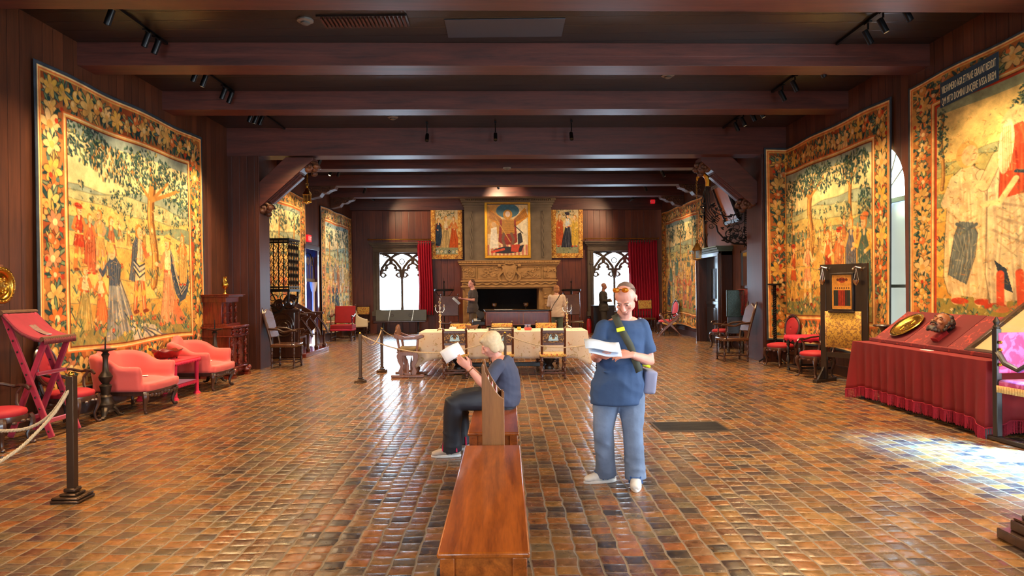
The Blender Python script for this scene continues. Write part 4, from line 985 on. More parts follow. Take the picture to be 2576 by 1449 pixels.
for s_, px in ((-1, 1184), (1, 1364)):
    X_ = lx(FW(px, 580, D1)[0]); m = MB(); z_a, z_b = mz1 + .1, ZC - .5
    for q in (0, PI): m.tube([(X_ + .035 * math.cos(z * 11 + q), -D1 - .02 - .02 * math.sin(z * 11 + q), z) for z in np.linspace(z_a, z_b, 60)], .026, 6)
    m.build('rope_moulding', M_stone, FP)
W2 = (mx1 - mx0) / 2; mc = lx((mx0 + mx1) / 2)
m = MB()   # shelf and crown
H_ = mz1 - mz0
for e, a, b_ in ((.03, .90, .97), (.0, .84, .90), (-.05, .80, .84), (.05, .97, 1.0)): m.bb(mc - W2 - e, mc + W2 + e, -D2 - e, 0, mz0 + H_ * a, mz0 + H_ * b_)
for k in range(40): m.ball((mc - W2 + 2 * W2 * (k + .5) / 40, -D2 - .02, mz0 + H_ * .93), (.045, .04, .04), 6, 5)
m.build('mantel_shelf', M_mantel, FP, bev=.006)
m = MB(); m.bb(mc - W2 + .12, mc + W2 - .12, -D2 + .08, 0, mz0 + H_ * .30, mz0 + H_ * .82); m.build('frieze', M_mantel, FP, smooth=0, bev=.006)
m = MB(); random.seed(3)       # high relief: scrolling beasts and foliage in framed fields
for f0_, f1_ in ((-.95, -.68), (-.64, -.16), (.16, .64), (.68, .95)):
    xa, xb = mc + W2 * f0_, mc + W2 * f1_; za, zb = mz0 + H_ * .36, mz0 + H_ * .77; yy = -D2 + .07
    m.tube([(xa, yy, za), (xb, yy, za), (xb, yy, zb), (xa, yy, zb)], .018, 5, closed=True)
    for k in range(int((xb - xa) * 16)):
        cx_, cz_ = random.uniform(xa + .08, xb - .08), random.uniform(za + .06, zb - .06); r = random.uniform(.05, .1); a0_ = random.random() * 6
        m.tube([(cx_ + math.cos(a0_ + i * .55) * r * (1 - i / 14), yy - .01, cz_ + math.sin(a0_ + i * .55) * r * (1 - i / 14)) for i in range(12)], .02, 5)
        m.ball((cx_ + random.uniform(-.06, .06), yy - .01, cz_ + random.uniform(-.05, .05)), (.05, .03, .035), 7, 5)
m.build('relief', M_mantel, FP)
m = MB(); s = .32; cz_ = mz0 + H_ * .54; sh = [(-1, .8), (-.75, 1.0), (0, .86), (.75, 1.0), (1, .8), (.86, 0), (.5, -.7), (0, -1), (-.5, -.7), (-.86, 0)]
m.prism([(mc + a * s * .8, cz_ + b_ * s * .95) for a, b_ in sh], -D2 - .02, -D2 + .09, 'xz'); m.prism([(mc + a * s * .5, cz_ + b_ * s * .6) for a, b_ in sh], -D2 - .06, -D2, 'xz')
for k in range(3): m.ball((mc - .09 + .09 * k, -D2 - .07, cz_ + .02 - .07 * (k == 1)), .035, 6, 5)
for q in (-1, 1):
    m.tube([(mc + q * (.3 + .1 * math.sin(i)), -D2 + .04, cz_ - .28 + i * .09) for i in range(7)], .05, 6); m.ball((mc + q * .36, -D2 + .02, cz_ + .28), .07, 8, 6)
m.tube([(mc - .2, -D2, cz_ + .3), (mc - .1, -D2 - .02, cz_ + .36), (mc, -D2 - .02, cz_ + .33), (mc + .1, -D2 - .02, cz_ + .36), (mc + .2, -D2, cz_ + .3)], .03, 6)
m.build('crest', M_mantel, FP, bev=.006)
m = MB()
for e, a, b_ in ((.0, .24, .30), (-.05, .10, .24), (.0, .05, .10), (-.06, 0, .05)): m.bb(mc - W2 + .05 - e, mc + W2 - .05 + e, -D2 - e + .02, 0, mz0 + H_ * a, mz0 + H_ * b_)
m.tube([(mc - W2 + .1 + (2 * W2 - .2) * i / 60, -D2 + .03, mz0 + H_ * .17 + .035 * math.sin(i * 1.1)) for i in range(61)], .024, 5)
m.build('lower_moulding', M_mantel, FP, bev=.006)
ox0, ox1 = lx(FW(1196, 780, D2 - .2)[0]), lx(FW(1353, 780, D2 - .2)[0])
for s_, xa, xb in ((-1, mc - W2 + .12, ox0), (1, ox1, mc + W2 - .12)):
    m = MB(); m.bb(xa, xb, -D2 + .2, 0, 0, mz0); m.bb(xa - .03, xb + .03, -D2 + .15, 0, 0, .3); xm = (xa + xb) / 2
    m.lathe([(.13, .3), (.16, .36), (.1, .42), (.1, mz0 - .4), (.16, mz0 - .34), (.12, mz0 - .28), (.2, mz0 - .05), (.22, mz0)], (xm, -D2 + .2, 0), 12)
    for k in range(14): m.ball((xm + random.uniform(-.09, .09), -D2 + .1, .5 + k * .09), (.05, .05, .05), 6, 5)
    m.build('jamb', M_mantel, FP, bev=.01)
m = MB(); m.bb(ox0 - .2, ox1 + .2, T + .0, T + .08, -.05, 2.2); m.bb(ox0 - .25, ox0 - .001, -D2 + .25, T + .1, -.05, 2.2); m.bb(ox1 + .001, ox1 + .25, -D2 + .25, T + .1, -.05, 2.2); m.bb(ox0 - .2, ox1 + .2, -D2 + .25, T + .1, mz0 + .02, mz0 + .1)
m.build('firebox', M_soot, FP, smooth=0)
for s_, px in ((-1, 1241), (1, 1320)):
    x_ = FW(px, 790, .8)[0]; t = fthing('andiron', ('left' if s_ < 0 else 'right') + ' iron andiron with scroll and ball in the hearth', 'andiron', x_, .74, 0, 'hearth andirons')
    m = MB(); m.tube([(0, 0, 0), (0, 0, .95)], .022, 6); m.tube([(0, .0, .1), (0, .45, .12)], .02, 6); m.tube([(-.12, 0, 0), (-.08, 0, .15), (0, 0, .22), (.08, 0, .15), (.12, 0, 0)], .02, 6); m.build('shaft', M_iron, t)
    m = MB(); [m.tube([(q * (.06 + .13 * i / 8), 0, .55 + .12 * math.sin(i * .8)) for i in range(9)], .014, 6) for q in (-1, 1)]; m.build('scroll', M_iron, t)
    m = MB(); m.lathe([(.04, .93), (.09, .98), (.1, 1.06), (.08, 1.08)], n=12); m.build('cup', M_silver, t)
# curtains on gilt rods
def curtain(x0, x1, z0, z1, label, folds):
    t = fthing('curtain', label, 'curtain', (x0 + x1) / 2, .30, 0, 'crimson window curtains'); w = x1 - x0; m = MB(); n = folds * 8
    rows = []
    for r in range(13):
        v = r / 12; z = z0 + (z1 - z0) * v; rows.append([(-w / 2 + w * i / n * (1 - .03 * v) + .02 * math.sin(v * 5), .05 * math.sin(i / 8 * 2 * PI + .6 * math.sin(v * 3)) * (1.15 - .4 * v) + .012 * math.sin(i * 2.7 + v * 3), z) for i in range(n + 1)])
    m.grid(rows); m.build('cloth', M_curt, t, smooth=180, solid=.008)
    m = MB()
    for k in range(folds): m.tube([(-w / 2 + w * (k + .5) / folds, .025 * math.cos(a * PI / 5), z1 + .02 + .025 * math.sin(a * PI / 5)) for a in range(10)], .005, 5, closed=True)
    m.build('rings', M_brass, t)
def rod(px0, px1, py, label):
    x0, z = FW(px0, py, .3); x1 = FW(px1, py, .3)[0]; t = fthing('curtain_rod', label, 'curtain rod', (x0 + x1) / 2, .30, z, 'gilt curtain rods'); m = MB()
    L = (x1 - x0) / 2; m.tube([(-L, 0, 0), (L, 0, 0)], .018, 8); m.build('rod', M_brass, t)
    m = MB(); [m.ball((s_ * L, 0, 0), .035, 8, 6) for s_ in (-1, 1)]; m.build('finials', M_brass, t)
    m = MB(); [m.tube([(s_ * L * .93, 0, 0), (s_ * L * .93, .29, 0)], .01, 5) for s_ in (-1, 1)]; m.build('brackets', M_brass, t)
rod(925, 1082, 603, 'thin gilt curtain rod over the left far window'); rod(1470, 1655, 600.5, 'thin gilt curtain rod over the right far window')
a_, b_ = FW(1051, 700, .3)[0], FW(1087, 700, .3)[0]; curtain(a_, b_, FW(1070, 792, .3)[1], FW(1070, 604, .3)[1] - .04, 'narrow crimson curtain at the right side of the left far window', 6)
a_, b_ = FW(1581, 700, .3)[0], FW(1656, 700, .3)[0]; curtain(a_, b_, .35, FW(1620, 602, .3)[1] - .04, 'wide crimson curtain at the right side of the right far window', 11)
# exit signs
def exit_sign(p, rz, label, w=.3, h=.2):
    t = thing('exit_sign', label, 'exit sign', p, rz); m = MB(); m.bb(-w / 2, w / 2, -.04, .04, -h / 2, h / 2); m.build('housing', emis('exit_red', (190, 24, 34), .5) if 'exit_red' not in bpy.data.materials else bpy.data.materials['exit_red'], t, bev=.004)
    for sgn in (1,):
        cu = bpy.data.curves.new('txt', 'FONT'); cu.body = 'EXIT'; cu.size = h * .8; cu.align_x = 'CENTER'; cu.extrude = .002
        o = bpy.data.objects.new('txt', cu); COL.objects.link(o); dg = bpy.context.evaluated_depsgraph_get(); dg.update(); me = bpy.data.meshes.new_from_object(o.evaluated_get(dg)); bpy.data.objects.remove(o)
        for v in me.vertices: v.co = (v.co.x, -.042 - v.co.z, v.co.y - h * .28)
        me.materials.clear(); link('lettering', me, plain('sign_white', (250, 236, 236), .5, 0, 0, 5, 0), t, 0)
p = WX(781, 600, XL + .1); exit_sign((XL + .05, p.y, p.z), PI / 2, 'small red exit sign above the gothic doorway on the left wall')
x_, z_ = FW(1641, 507, .4); q = FMAT @ Vector((x_, -.36, z_)); exit_sign(q, PHI, 'tiny red exit sign high on the far wall right of the right window', .16, .14)
# long low bench under the left window
x0, x1, z0, z1 = ft(940, 1069, 780, 808, .75); t = fthing('settle', 'long low settle with panelled olive back below the left far window', 'bench', (x0 + x1) / 2, .65, 0)
w = (x1 - x0) / 2; m = MB(); m.bb(-w, w, .1, .14, z0, z1); m.build('backrest', plain('olive_leather', (92, 84, 62), .35, 0, .15, 5), t, bev=.01)
m = MB(); [m.box((q * w * .46, .095, (z0 + z1) / 2), (.02, .012, z1 - z0), M=Matrix.Rotation(.18, 4, 'Y')) for q in (-1, 1)]; m.build('strapping', M_silver, t)
m = MB(); [m.tube([(q * w * .35 + .05 * math.cos(a), .092, (z0 + z1) / 2 + .05 * math.sin(a)) for a in [i * .7 for i in range(9)]], .008, 5, closed=True) for q in (-1, 1)]; m.build('rosettes', M_bronze, t)
m = MB(); m.bb(-w - .06, w - .02, -.22, .16, z0 - .035, z0); m.build('seat', M_dark, t, bev=.008)
for q in (-1, 1):
    m = MB(); m.bb(q * w * .68 - .03, q * w * .68 + .03, -.16, .12, 0, .05); m.lathe([(.035, .05), (.05, .12), (.03, .2), (.045, .32), (.03, z0 - .03)], (q * w * .68, -.02, 0), 10); m.build('leg', M_black, t)
# grand piano, closed, keyboard at the left
P0 = AT(1283, 800, 19.3); t = thing('grand_piano', 'closed red-brown grand piano in front of the fireplace, keyboard to the left', 'piano', (P0.x, P0.y, 0), PHI)
m = MB(); zc, zt = .60, .98; outl = [(-.72, -.74), (1.0, -.74), (1.1, -.6), (1.12, -.3), (.9, -.05), (.55, .1), (.2, .45), (-.1, .66), (-.72, .7)]
m.prism(outl, zc, zt, 'xy'); m.build('case', M_mahog, t, smooth=20, bev=.012)
m = MB(); m.prism([(a * 1.02, b_ * 1.02) for a, b_ in outl], zt + .002, zt + .03, 'xy'); m.build('lid', M_black_p, t, smooth=20, bev=.008)
m = MB(); [m.bb(a, a + .03, -.755, -.742, zc + .04, zt - .02) for a in (-.7, .18, .3, 1.0)]; [m.bb(-.7, 1.0, -.755, -.742, z, z + .03) for z in (zc, zt - .05)]; m.build('banding', M_gold if 0 else wood('band_wood', (110, 50, 24), (150, 82, 40), .3), t)
m = MB(); m.bb(-1.06, -.72, -.72, .68, zc, zc + .12); m.build('key_bed', M_black, t, bev=.02)
m = MB(); m.tube([(-.84, -.7, zt - .09), (-.84, .66, zt - .09)], .1, 14); m.build('fallboard', plain('gloss_black', (40, 46, 52), .12, 0, .05, 5, 0, Coat_Weight=.6), t)
m = MB(); m.bb(-1.02, -.84, -.6, .56, zc + .12, zc + .14); m.build('keyboard', M_card, t, smooth=0)
m = MB(); [m.bb(-.93, -.84, -.58 + .04 * k, -.56 + .04 * k, zc + .14, zc + .155) for k in range(28) if k % 7 not in (2, 6)]; m.build('black_keys', M_black_p, t, smooth=0)
for (a, b_) in ((-.75, -.6), (-.75, .55), (.8, -.45)):
    m = MB(); m.lathe([(.03, 0), (.045, .05), (.035, .1), (.06, .2), (.05, .35), (.08, .5), (.09, zc)], (a, b_, 0), 12); m.build('leg', M_mahog, t)
m = MB(); m.box((-.2, -.3, zt + .04), (.5, .12, .01), .05); o = m.build('sheet_music', M_card, bev=0); o.location = t.location; o.rotation_euler = (0, 0, PHI); tag(o, 'long white sheet lying on the piano lid', 'paper')
# ================================================================ furniture kit
def turned(m, x, y, z0, z1, r=.024, n=10, foot=True):
    h = z1 - z0; pr = [(r * .6, 0), (r * 1.05, .02), (r * 1.1, .05), (r * .6, .08), (r * .55, .10), (r * 1.0, .11), (r * 1.0, .20), (r * .55, .22), (r * .7, .26), (r * 1.15, .34), (r * .95, .42), (r * .55, .5), (r * .9, .53), (r * .55, .56), (r * .6, .62), (r * 1.1, .72), (r * .6, .80), (r * 1.0, .83), (r * 1.0, 1.0)]
    m.lathe([(a, z0 + b * h) for a, b in pr], (x, y, 0), n)
def twist(m, p0, p1, r=.02, turns=5, n=6):
    p0, p1 = Vector(p0), Vector(p1); d = p1 - p0; L = d.length; u = d.normalized().orthogonal().normalized(); w = d.normalized().cross(u); k = int(turns * 8)
    for q in (0, PI): m.tube([p0 + d * (i / k) + (u * math.cos(i / 8 * 2 * PI + q) + w * math.sin(i / 8 * 2 * PI + q)) * r * .5 for i in range(k + 1)], r * .62, n)
def cabriole(m, x, y, h, dx, dy, r=.024):
    P = []; R = []
    for t, o, rr in ((0, .0, 1.5), (.12, .018, 1.6), (.28, .028, 1.35), (.45, .012, 1.0), (.65, -.012, .78), (.85, -.006, .66), (.94, .016, .72), (1.0, .034, .95)):
        P.append((x + dx * o, y + dy * o, h * (1 - t) + .012 * (t == 1))); R.append(r * rr)
    m.tube(P, R, 8); m.ball((x + dx * .042, y + dy * .042, .018), (.024, .024, .018), 8, 5)
def nails(m, pts, r=.009):
    for p in pts: m.ball(p, r, 6, 4)
def rococo_chair(label, loc, rz, seatmat=None, group='carved armchairs with round red seats', h=.40, arms=True, w=.46, back=.92):
    """carved armchair with a round sprung seat and cartouche back, faces -y"""
    sm = seatmat or M_redseat; t = thing('carved_armchair', label, 'armchair', loc, rz, group); R = w / 2
    m = MB(); m.lathe([(R * .2, h - .045), (R * 1.0, h - .045), (R * 1.05, h - .015), (R * 1.0, h + .012), (R * .8, h + .032), (R * .4, h + .045), (.01, h + .048)], n=28, sy=.95); m.build('seat', sm, t, 60)
    m = MB(); m.lathe([(R * .96, h - .10), (R * 1.04, h - .10), (R * 1.07, h - .07), (R * 1.04, h - .04), (R * .96, h - .04)], n=28, sy=.95)
    for a in range(16): m.ball((R * 1.04 * math.cos(a * PI / 8), R * math.sin(a * PI / 8), h - .095 - .012 * (a % 2)), (.03, .03, .018), 6, 5)
    m.build('seat_rail', M_dark, t)
    for sx in (-1, 1):
        for sy in (-1, 1):
            m = MB(); cabriole(m, sx * R * .78, sy * R * .72, h - .06, sx * .8, sy * .8); m.build('leg', M_dark, t)
    m = MB(); yb = R * .95; zc = (h + .1 + back) / 2; hh = (back - h - .1) / 2
    def cart(k, s=1.0):
        a = k * 2 * PI / 32; rx = w * .44 * (1 + .10 * math.cos(2 * a + PI) + .05 * math.cos(3 * a)) * s; return (rx * math.cos(a), yb + .02 + (math.sin(a) * hh + hh) * .16, zc + hh * s * math.sin(a) * (1 + .06 * math.cos(4 * a)))
    m.tube([cart(k) for k in range(32)], .021, 7, closed=True); m.tube([cart(k, .88) for k in range(32)], .010, 6, closed=True)
    for sx in (-1, 1): m.tube([(sx * R * .62, R * .8, h - .06), (sx * R * .66, yb, h + .04), (sx * R * .7, yb + .02, h + .12)], .02, 7)
    for k in (6, 7, 8, 9, 10, 24): p = cart(k); m.ball((p[0], p[1] - .01, p[2] + .015), (.03, .022, .024), 7, 5)
    m.build('back_frame', M_dark, t)
    m = MB(); rows = []
    for i in range(6):
        s = .88 * i / 5 + .001; rows.append([(cart(k, s)[0], cart(k, s)[1] - .022 * (1 - (i / 5) ** 2) - .004, zc + (cart(k, s)[2] - zc)) for k in range(32)])
    for i, r in enumerate(rows):
        for k in range(32): x_, y_, z_ = r[k]; r[k] = (x_, yb + .02 + (z_ - zc + hh) * .16 - .03 * (1 - (i / 5) ** 2), z_)
    m.grid(rows, closeu=True); m.build('backrest', sm, t, 180, solid=.012)
    if arms:
        for sx in (-1, 1):
            m = MB(); m.tube([(sx * w * .42, yb + .04, h + .27), (sx * w * .56, yb - .08, h + .25), (sx * w * .6, yb - .2, h + .22), (sx * w * .56, -.02, h + .235), (sx * w * .58, -.09, h + .225), (sx * w * .55, -.13, h + .19)], [.016, .018, .018, .019, .022, .016], 7)
            m.tube([(sx * w * .56, -.05, h + .22), (sx * w * .54, -.0, h + .15), (sx * w * .47, -.02, h + .06), (sx * w * .47, -.06, h - .06)], .017, 7); m.build('armrest', M_dark, t)
    return t
def frame_chair(name, label, cat, loc, rz, w=.46, d=.44, h=.45, H=1.0, seatmat=None, backmat=None, fm=None, legs='turned', arms=False, panel=(.55, 1.0), fringe=None, studs=False, group=None, seat_t=.07, pierced=False, round_top=False, rake=.06, armtwist=False, low=.1):
    t = thing(name, label, cat, loc, rz, group); fm = fm or M_dark; x, y = w / 2 - .025, d / 2 - .025
    rk = lambda z: rake * max(0, z - h) / (H - h)
    m = MB(); m.box((0, 0, h - seat_t / 2), (w + .01, d + .01, seat_t)); o = m.build('seat', seatmat, t, 60, bev=.022)
    for sx in (-1, 1):
        for sy in (-1, 1):
            m = MB(); z1 = h - seat_t
            if legs == 'twist': twist(m, (sx * x, sy * y, .09), (sx * x, sy * y, z1 - .02), .021, 4); m.box((sx * x, sy * y, .06), (.046, .046, .09)); m.box((sx * x, sy * y, z1 - .01), (.044, .044, .06)); m.ball((sx * x, sy * y, .018), (.024, .024, .018), 8, 5)
            else: turned(m, sx * x, sy * y, 0, z1, .025)
            if sy > 0:
                pass
            m.build('leg', fm, t)
    for sx in (-1, 1):      # back posts
        m = MB(); m.tube([(sx * x, y, h - .05), (sx * x, y + rk(h + .2), h + .2), (sx * x, y + rk(H), H)], .022, 4 if not studs else 8)
        if studs: [m.ball((sx * x, y + rk(z) - .01, z), .024, 7, 5) for z in np.arange(h + .1, H, .055)]
        m.ball((sx * x, y + rk(H), H + .02), (.024, .024, .03), 8, 6); m.build('back_post', fm, t)
    m = MB(); zl = low
    for sy in (-1, 1): (twist(m, (-x, sy * y, zl), (x, sy * y, zl), .016, 5) if legs == 'twist' else m.tube([(-x + 2 * x * i / 12, sy * y, zl) for i in range(13)], [.012 + .008 * (i % 2) for i in range(13)], 7))
    for sx in (-1, 1): m.tube([(sx * x, -y + 2 * y * i / 10, zl + .03) for i in range(11)], [.011 + .007 * (i % 2) for i in range(11)], 7)
    m.build('stretcher', fm, t)
    p0, p1 = h + (H - h) * panel[0], h + (H - h) * panel[1]; yb = y + .0
    q = Matrix.Rotation(-math.atan(rake / (H - h)), 4, 'X')
    m = MB()
    if pierced:
        for z in (p0, p1): m.box((0, yb + rk(z), z), (w - .05, .025, .045))
        o = m.build('rail', fm, t, bev=.004)
        m = MB(); m.box((0, yb + rk((p0 + p1) / 2) + .004, (p0 + p1) / 2), (w - .08, .008, p1 - p0 - .03), M=q); m.build('backrest', pattern('gilt_openwork', (70, 40, 22), (168, 122, 60), 30, .52, .04, .5), t, smooth=0)
        m = MB(); cz = (p0 + p1) / 2 - .05; yy = yb + rk(cz) + .024
        for sy in (1,):
            for sx in (-1, 1): m.tube([(sx * (.02 + .05 * math.sin(i * .35)), yy + .004, cz + .01 + .012 * i) for i in range(9)], .011, 6)
            m.prism([(-.09, cz), (-.08, cz + .045), (-.03, cz + .075), (-.02, cz + .03), (.02, cz + .03), (.03, cz + .075), (.08, cz + .045), (.09, cz)], yy - .008, yy + .008, 'xz')
        m.build('crest_ornament', plain('pale_blue_enamel', (168, 200, 212), .5, 0, .1, 9, 0), t)
    elif backmat is not None:
        if round_top:
            n = 12; top = [(w / 2 * .92 * math.cos(a * PI / n), (p1 - .09) + .09 * math.sin(a * PI / n) * (1 + .25 * math.cos(4 * a * PI / n))) for a in range(n + 1)]
            poly = [(w / 2 * .92, p0)] + top + [(-w / 2 * .92, p0)]; mm = MB(Matrix.Translation((0, yb + rk(p0), p0)) @ q @ Matrix.Translation((0, 0, -p0))); mm.prism(poly, -.03, .03, 'xz'); mm.build('backrest', backmat, t, bev=.015)
            mm = MB(Matrix.Translation((0, yb + rk(p0), p0)) @ q @ Matrix.Translation((0, 0, -p0))); mm.tube([(a, 0, b) for a, b in poly], .022, 7); mm.build('back_frame', fm, t)
        else:
            m.box((0, yb + rk((p0 + p1) / 2) - .005, (p0 + p1) / 2), (w - .03, .055, p1 - p0), M=q); m.build('backrest', backmat, t, 60, bev=.018)
    if studs or seatmat is M_leather:
        m = MB(); k = 12
        nails(m, [(-w / 2 + w * (i + .5) / k, -d / 2 - .006, h - seat_t + .012) for i in range(k)] + [(s_ * (w / 2 + .004), -d / 2 + d * (i + .5) / k, h - seat_t + .012) for i in range(k) for s_ in (-1, 1)]); m.build('nails', M_brass, t)
    if fringe:
        m = MB(); n = 26
        for sy in (-1, 1):
            rows = [[(-w / 2 + w * i / n, sy * (d / 2 + .006 + .004 * math.sin(i * 2.4)), z) for i in range(n + 1)] for z in (h - seat_t + .01, h - seat_t - .03, h - seat_t - .055)]; m.grid(rows)
        for sx in (-1, 1):
            rows = [[(sx * (w / 2 + .006 + .004 * math.sin(i * 2.4)), -d / 2 + d * i / n, z) for i in range(n + 1)] for z in (h - seat_t + .01, h - seat_t - .03, h - seat_t - .055)]; m.grid(rows)
        m.build('fringe', fringe, t, 180, solid=.004)
    if arms:
        for sx in (-1, 1):
            m = MB(); za = h + .25; xx = sx * (x + .02)
            m.tube([(sx * x, y + rk(za + .06), za + .07), (xx, y * .4, za + .05), (xx, -y * .1, za + .0), (xx, -y * .7, za + .02), (xx, -y - .05, za + .03), (xx, -y - .07, za + .005)], [.02, .022, .02, .021, .026, .018], 8)
            if armtwist: twist(m, (xx, -y * .85, h - .02), (xx, -y * .85, za), .018, 3)
            else: turned(m, xx, -y * .85, h - .03, za + .01, .019)
            m.build('armrest', fm, t)
    return t
def card(p, label, rz=0, s=(.12, .075)):
    m = MB(); m.bb(-s[0] / 2, s[0] / 2, -s[1] / 2, s[1] / 2, 0, .006); o = m.build('label_card', M_card, smooth=0); o.location = p; o.rotation_euler = (0, 0, rz); tag(o, label, 'card', 'white museum cards')
# ================================================================ left side
RZ = PI / 2
fa, fb_ = FL(11, 1137), FL(83, 1115); cA = Vector((fa.x - .20, (fa.y + fb_.y) / 2 + .0, 0))
rococo_chair('carved armchair with round crimson seat at the left edge, in front of the folding lectern', cA, RZ, w=.50, h=.375, back=.9)
fa, fb_ = FL(204, 1077), FL(255, 1059); cB = Vector((fa.x - .22, (fa.y + fb_.y) / 2, 0))
rococo_chair('carved armchair with round crimson seat between the folding lectern and the bronze pedestal', cB - Vector((0, .05, 0)), RZ + .05, w=.50, h=.40, back=.95)
# folding lectern in worn crimson velvet
A, B, C_ = FL(128, 1106), FL(197, 1083), FL(21, 1106); ya, yb_ = A.y + .02, B.y
xr, xl = A.x, C_.x; cx_ = (xr + xl) / 2; L0 = Vector((cx_, (ya + yb_) / 2, 0))
t = thing('folding_lectern', 'folding lectern of crossed bars covered in worn crimson velvet, beside the brass dish', 'lectern', L0); hw_ = (xr - xl) / 2; hy_ = (yb_ - ya) / 2
zt1 = AT(10, 787, ya).z - .02; xt1 = AT(10, 787, ya).x - cx_; zt2 = AT(105, 853, ya).z - .02; xt2 = AT(108, 853, ya).x - cx_
def bar(p, q, wd=.055, th=.03):
    p, q = Vector(p), Vector(q); d = q - p; m = MB(Matrix.Translation((p + q) / 2) @ d.to_track_quat('Z', 'Y').to_matrix().to_4x4()); m.box((0, 0, 0), (wd, th, d.length)); return m
for s_ in (-1, 1):
    for k, (a, b) in enumerate((((xt1, s_ * hy_, zt1), (hw_, s_ * hy_, .02)), ((xt2, s_ * (hy_ - .035), zt2), (-hw_, s_ * (hy_ - .035), .02)))):
        d = Vector(b) - Vector(a); m = MB(); m.add(*(lambda q: (q.v, q.f))(MB())) if 0 else None
        m = MB(); n_ = Vector((d.z, 0, -d.x)).normalized() * .03; pa_, pb__ = Vector(a), Vector(b)
        m.prism([((pa_ + n_).x, (pa_ + n_).z), ((pb__ + n_).x, (pb__ + n_).z), ((pb__ - n_).x, (pb__ - n_).z), ((pa_ - n_).x, (pa_ - n_).z)], a[1] - .017, a[1] + .017, 'xz'); lg = m.build('leg', M_magv, t, bev=.006)
        if k == 0:
            m = MB(); nails(m, [pa_.lerp(pb__, u) + Vector((0, -.019, 0)) for u in np.linspace(.12, .95, 10)], .012); m.build('studs', M_pewter, lg)
m = MB(); zc_ = .69; xc_ = AT(95, 938, ya).x - cx_; zc_ = AT(95, 941, ya).z
m.tube([(xc_, -hy_, zc_), (xc_, hy_, zc_)], .022, 6)
m.bb(hw_ - .09, hw_ - .05, -hy_, hy_, .17, .21); m.bb(-hw_ + .05, -hw_ + .09, -hy_, hy_, .17, .21); m.build('rung', M_magv, t)
m = MB(); rows = []
for i in range(13):
    u = i / 12; x_ = xt1 + (xt2 - xt1) * u; z_ = zt1 + (zt2 - zt1) * u - .07 * math.sin(PI * u) + .02; rows.append([(x_ + .02 * u, -hy_ - .04 + (2 * hy_ + .08) * j / 12, z_ + .004 * math.sin(j * 2 + i)) for j in range(13)])
m.grid(rows); sl = m.build('sling', velvet('sling_velvet', (134, 22, 42), .8, .5, .35, 8), t, 180, solid=.012)
m = MB(); m.grid([[(p[0] * 1.0, p[1] * .42, p[2] + .012) for p in r[3:10]] for r in rows[4:10]]); m.build('emblem', plain('worn_patch', (122, 92, 84), .9, 0, .4, 25, 0), sl, solid=.002)
m = MB()
for (x_, z_) in ((xt1, zt1 + .02), (xt2 + .02, zt2 + .02)): m.tube([(x_, -hy_ - .05, z_), (x_, hy_ + .05, z_)], .026, 8)
m.build('rail', plain('gold_braid', (96, 62, 40), .7, .1, .4, 50, .6), t)
m = MB(); n = 40; m.grid([[(xt2 + .045 + .004 * math.sin(i * 2.3), -hy_ - .05 + (2 * hy_ + .1) * i / n, zt2 + .02 - v * .06) for i in range(n + 1)] for v in (0, .5, 1)]); 
m.grid([[(rows[i][0][0], -hy_ - .045 + .003 * math.sin(i * 3), rows[i][0][2] - v * .035) for i in range(13)] for v in (0, 1)]); m.build('fringe', plain('braid_fringe', (110, 40, 44), .9, 0, .5, 70, .4), t, 180, solid=.003)
p_ = L0 + Vector((xt2 - .12, .0, zt2 + .055)); card(p_, 'white card on the lower edge of the lectern sling', .3, (.10, .06))
# brass dish on its backing board, left wall
c0_ = AT(8, 718, 7.55); t = thing('brass_dish', 'large embossed brass dish hung on a wood bracket, left edge', 'dish', (XL + .09, 7.5, c0_.z), 0)
m = MB(Matrix.Rotation(PI / 2, 4, 'Y')); m.lathe([(.0, .045), (.05, .05), (.09, .035), (.1, .045), (.135, .03), (.15, .055), (.19, .06), (.205, .05), (.205, .04), (.15, .03), (.1, .01), (0, .0)][::-1], n=36)
for k in range(24): m.ball((.178 * math.cos(k * PI / 12), .178 * math.sin(k * PI / 12), .06), .010, 6, 4)
for k in range(14): m.ball((.06 * math.cos(k * .9) * (1 + .3 * (k % 2)), .06 * math.sin(k * .9), .05), .014, 6, 5)
m.build('dish', M_brass, t, 60)
m = MB(); m.bb(-.09, -.01, -.1, .1, -.23, .23); m.build('backing_board', M_oak, t, bev=.006)
# bronze pedestals (torcheres)
def torchere(label, c, zt, s=1.0):
    t = thing('bronze_pedestal', label, 'pedestal', c, .5, 'bronze candle pedestals'); h = zt
    m = MB(); m.lathe([(.11 * s, .10 * h), (.085 * s, .13 * h), (.1 * s, .2 * h), (.07 * s, .27 * h), (.075 * s, .31 * h), (.05 * s, .34 * h), (.06 * s, .40 * h), (.075 * s, .47 * h), (.04 * s, .5 * h), (.07 * s, .55 * h), (.085 * s, .6 * h), (.06 * s, .65 * h), (.04 * s, .68 * h), (.03 * s, .82 * h), (.035 * s, .88 * h), (.05 * s, .92 * h), (.03 * s, .95 * h), (.06 * s, .975 * h)], n=14); m.build('shaft', M_pewter, t)
    m = MB(); m.lathe([(.05 * s, .965 * h), (.125 * s, .985 * h), (.132 * s, 1.0 * h), (.12 * s, 1.0 * h), (.03 * s, .99 * h)], n=24); m.build('drip_pan', M_pewter, t)
    m = MB(); m.lathe([(.012, .99 * h), (.006, h + .16)], n=8); m.build('pricket', M_iron, t)
    for k in range(3):
        a = k * 2 * PI / 3 + .4; ca, sa = math.cos(a), math.sin(a); m = MB(); m.tube([(ca * r_, sa * r_, z) for r_, z in ((.04, .15 * h), (.09, .13 * h), (.13, .08 * h), (.15, .035), (.2, .02), (.215, .035))], [.05, .045, .035, .028, .022, .02], 8, flat=.8); m.build('foot', M_pewter, t)
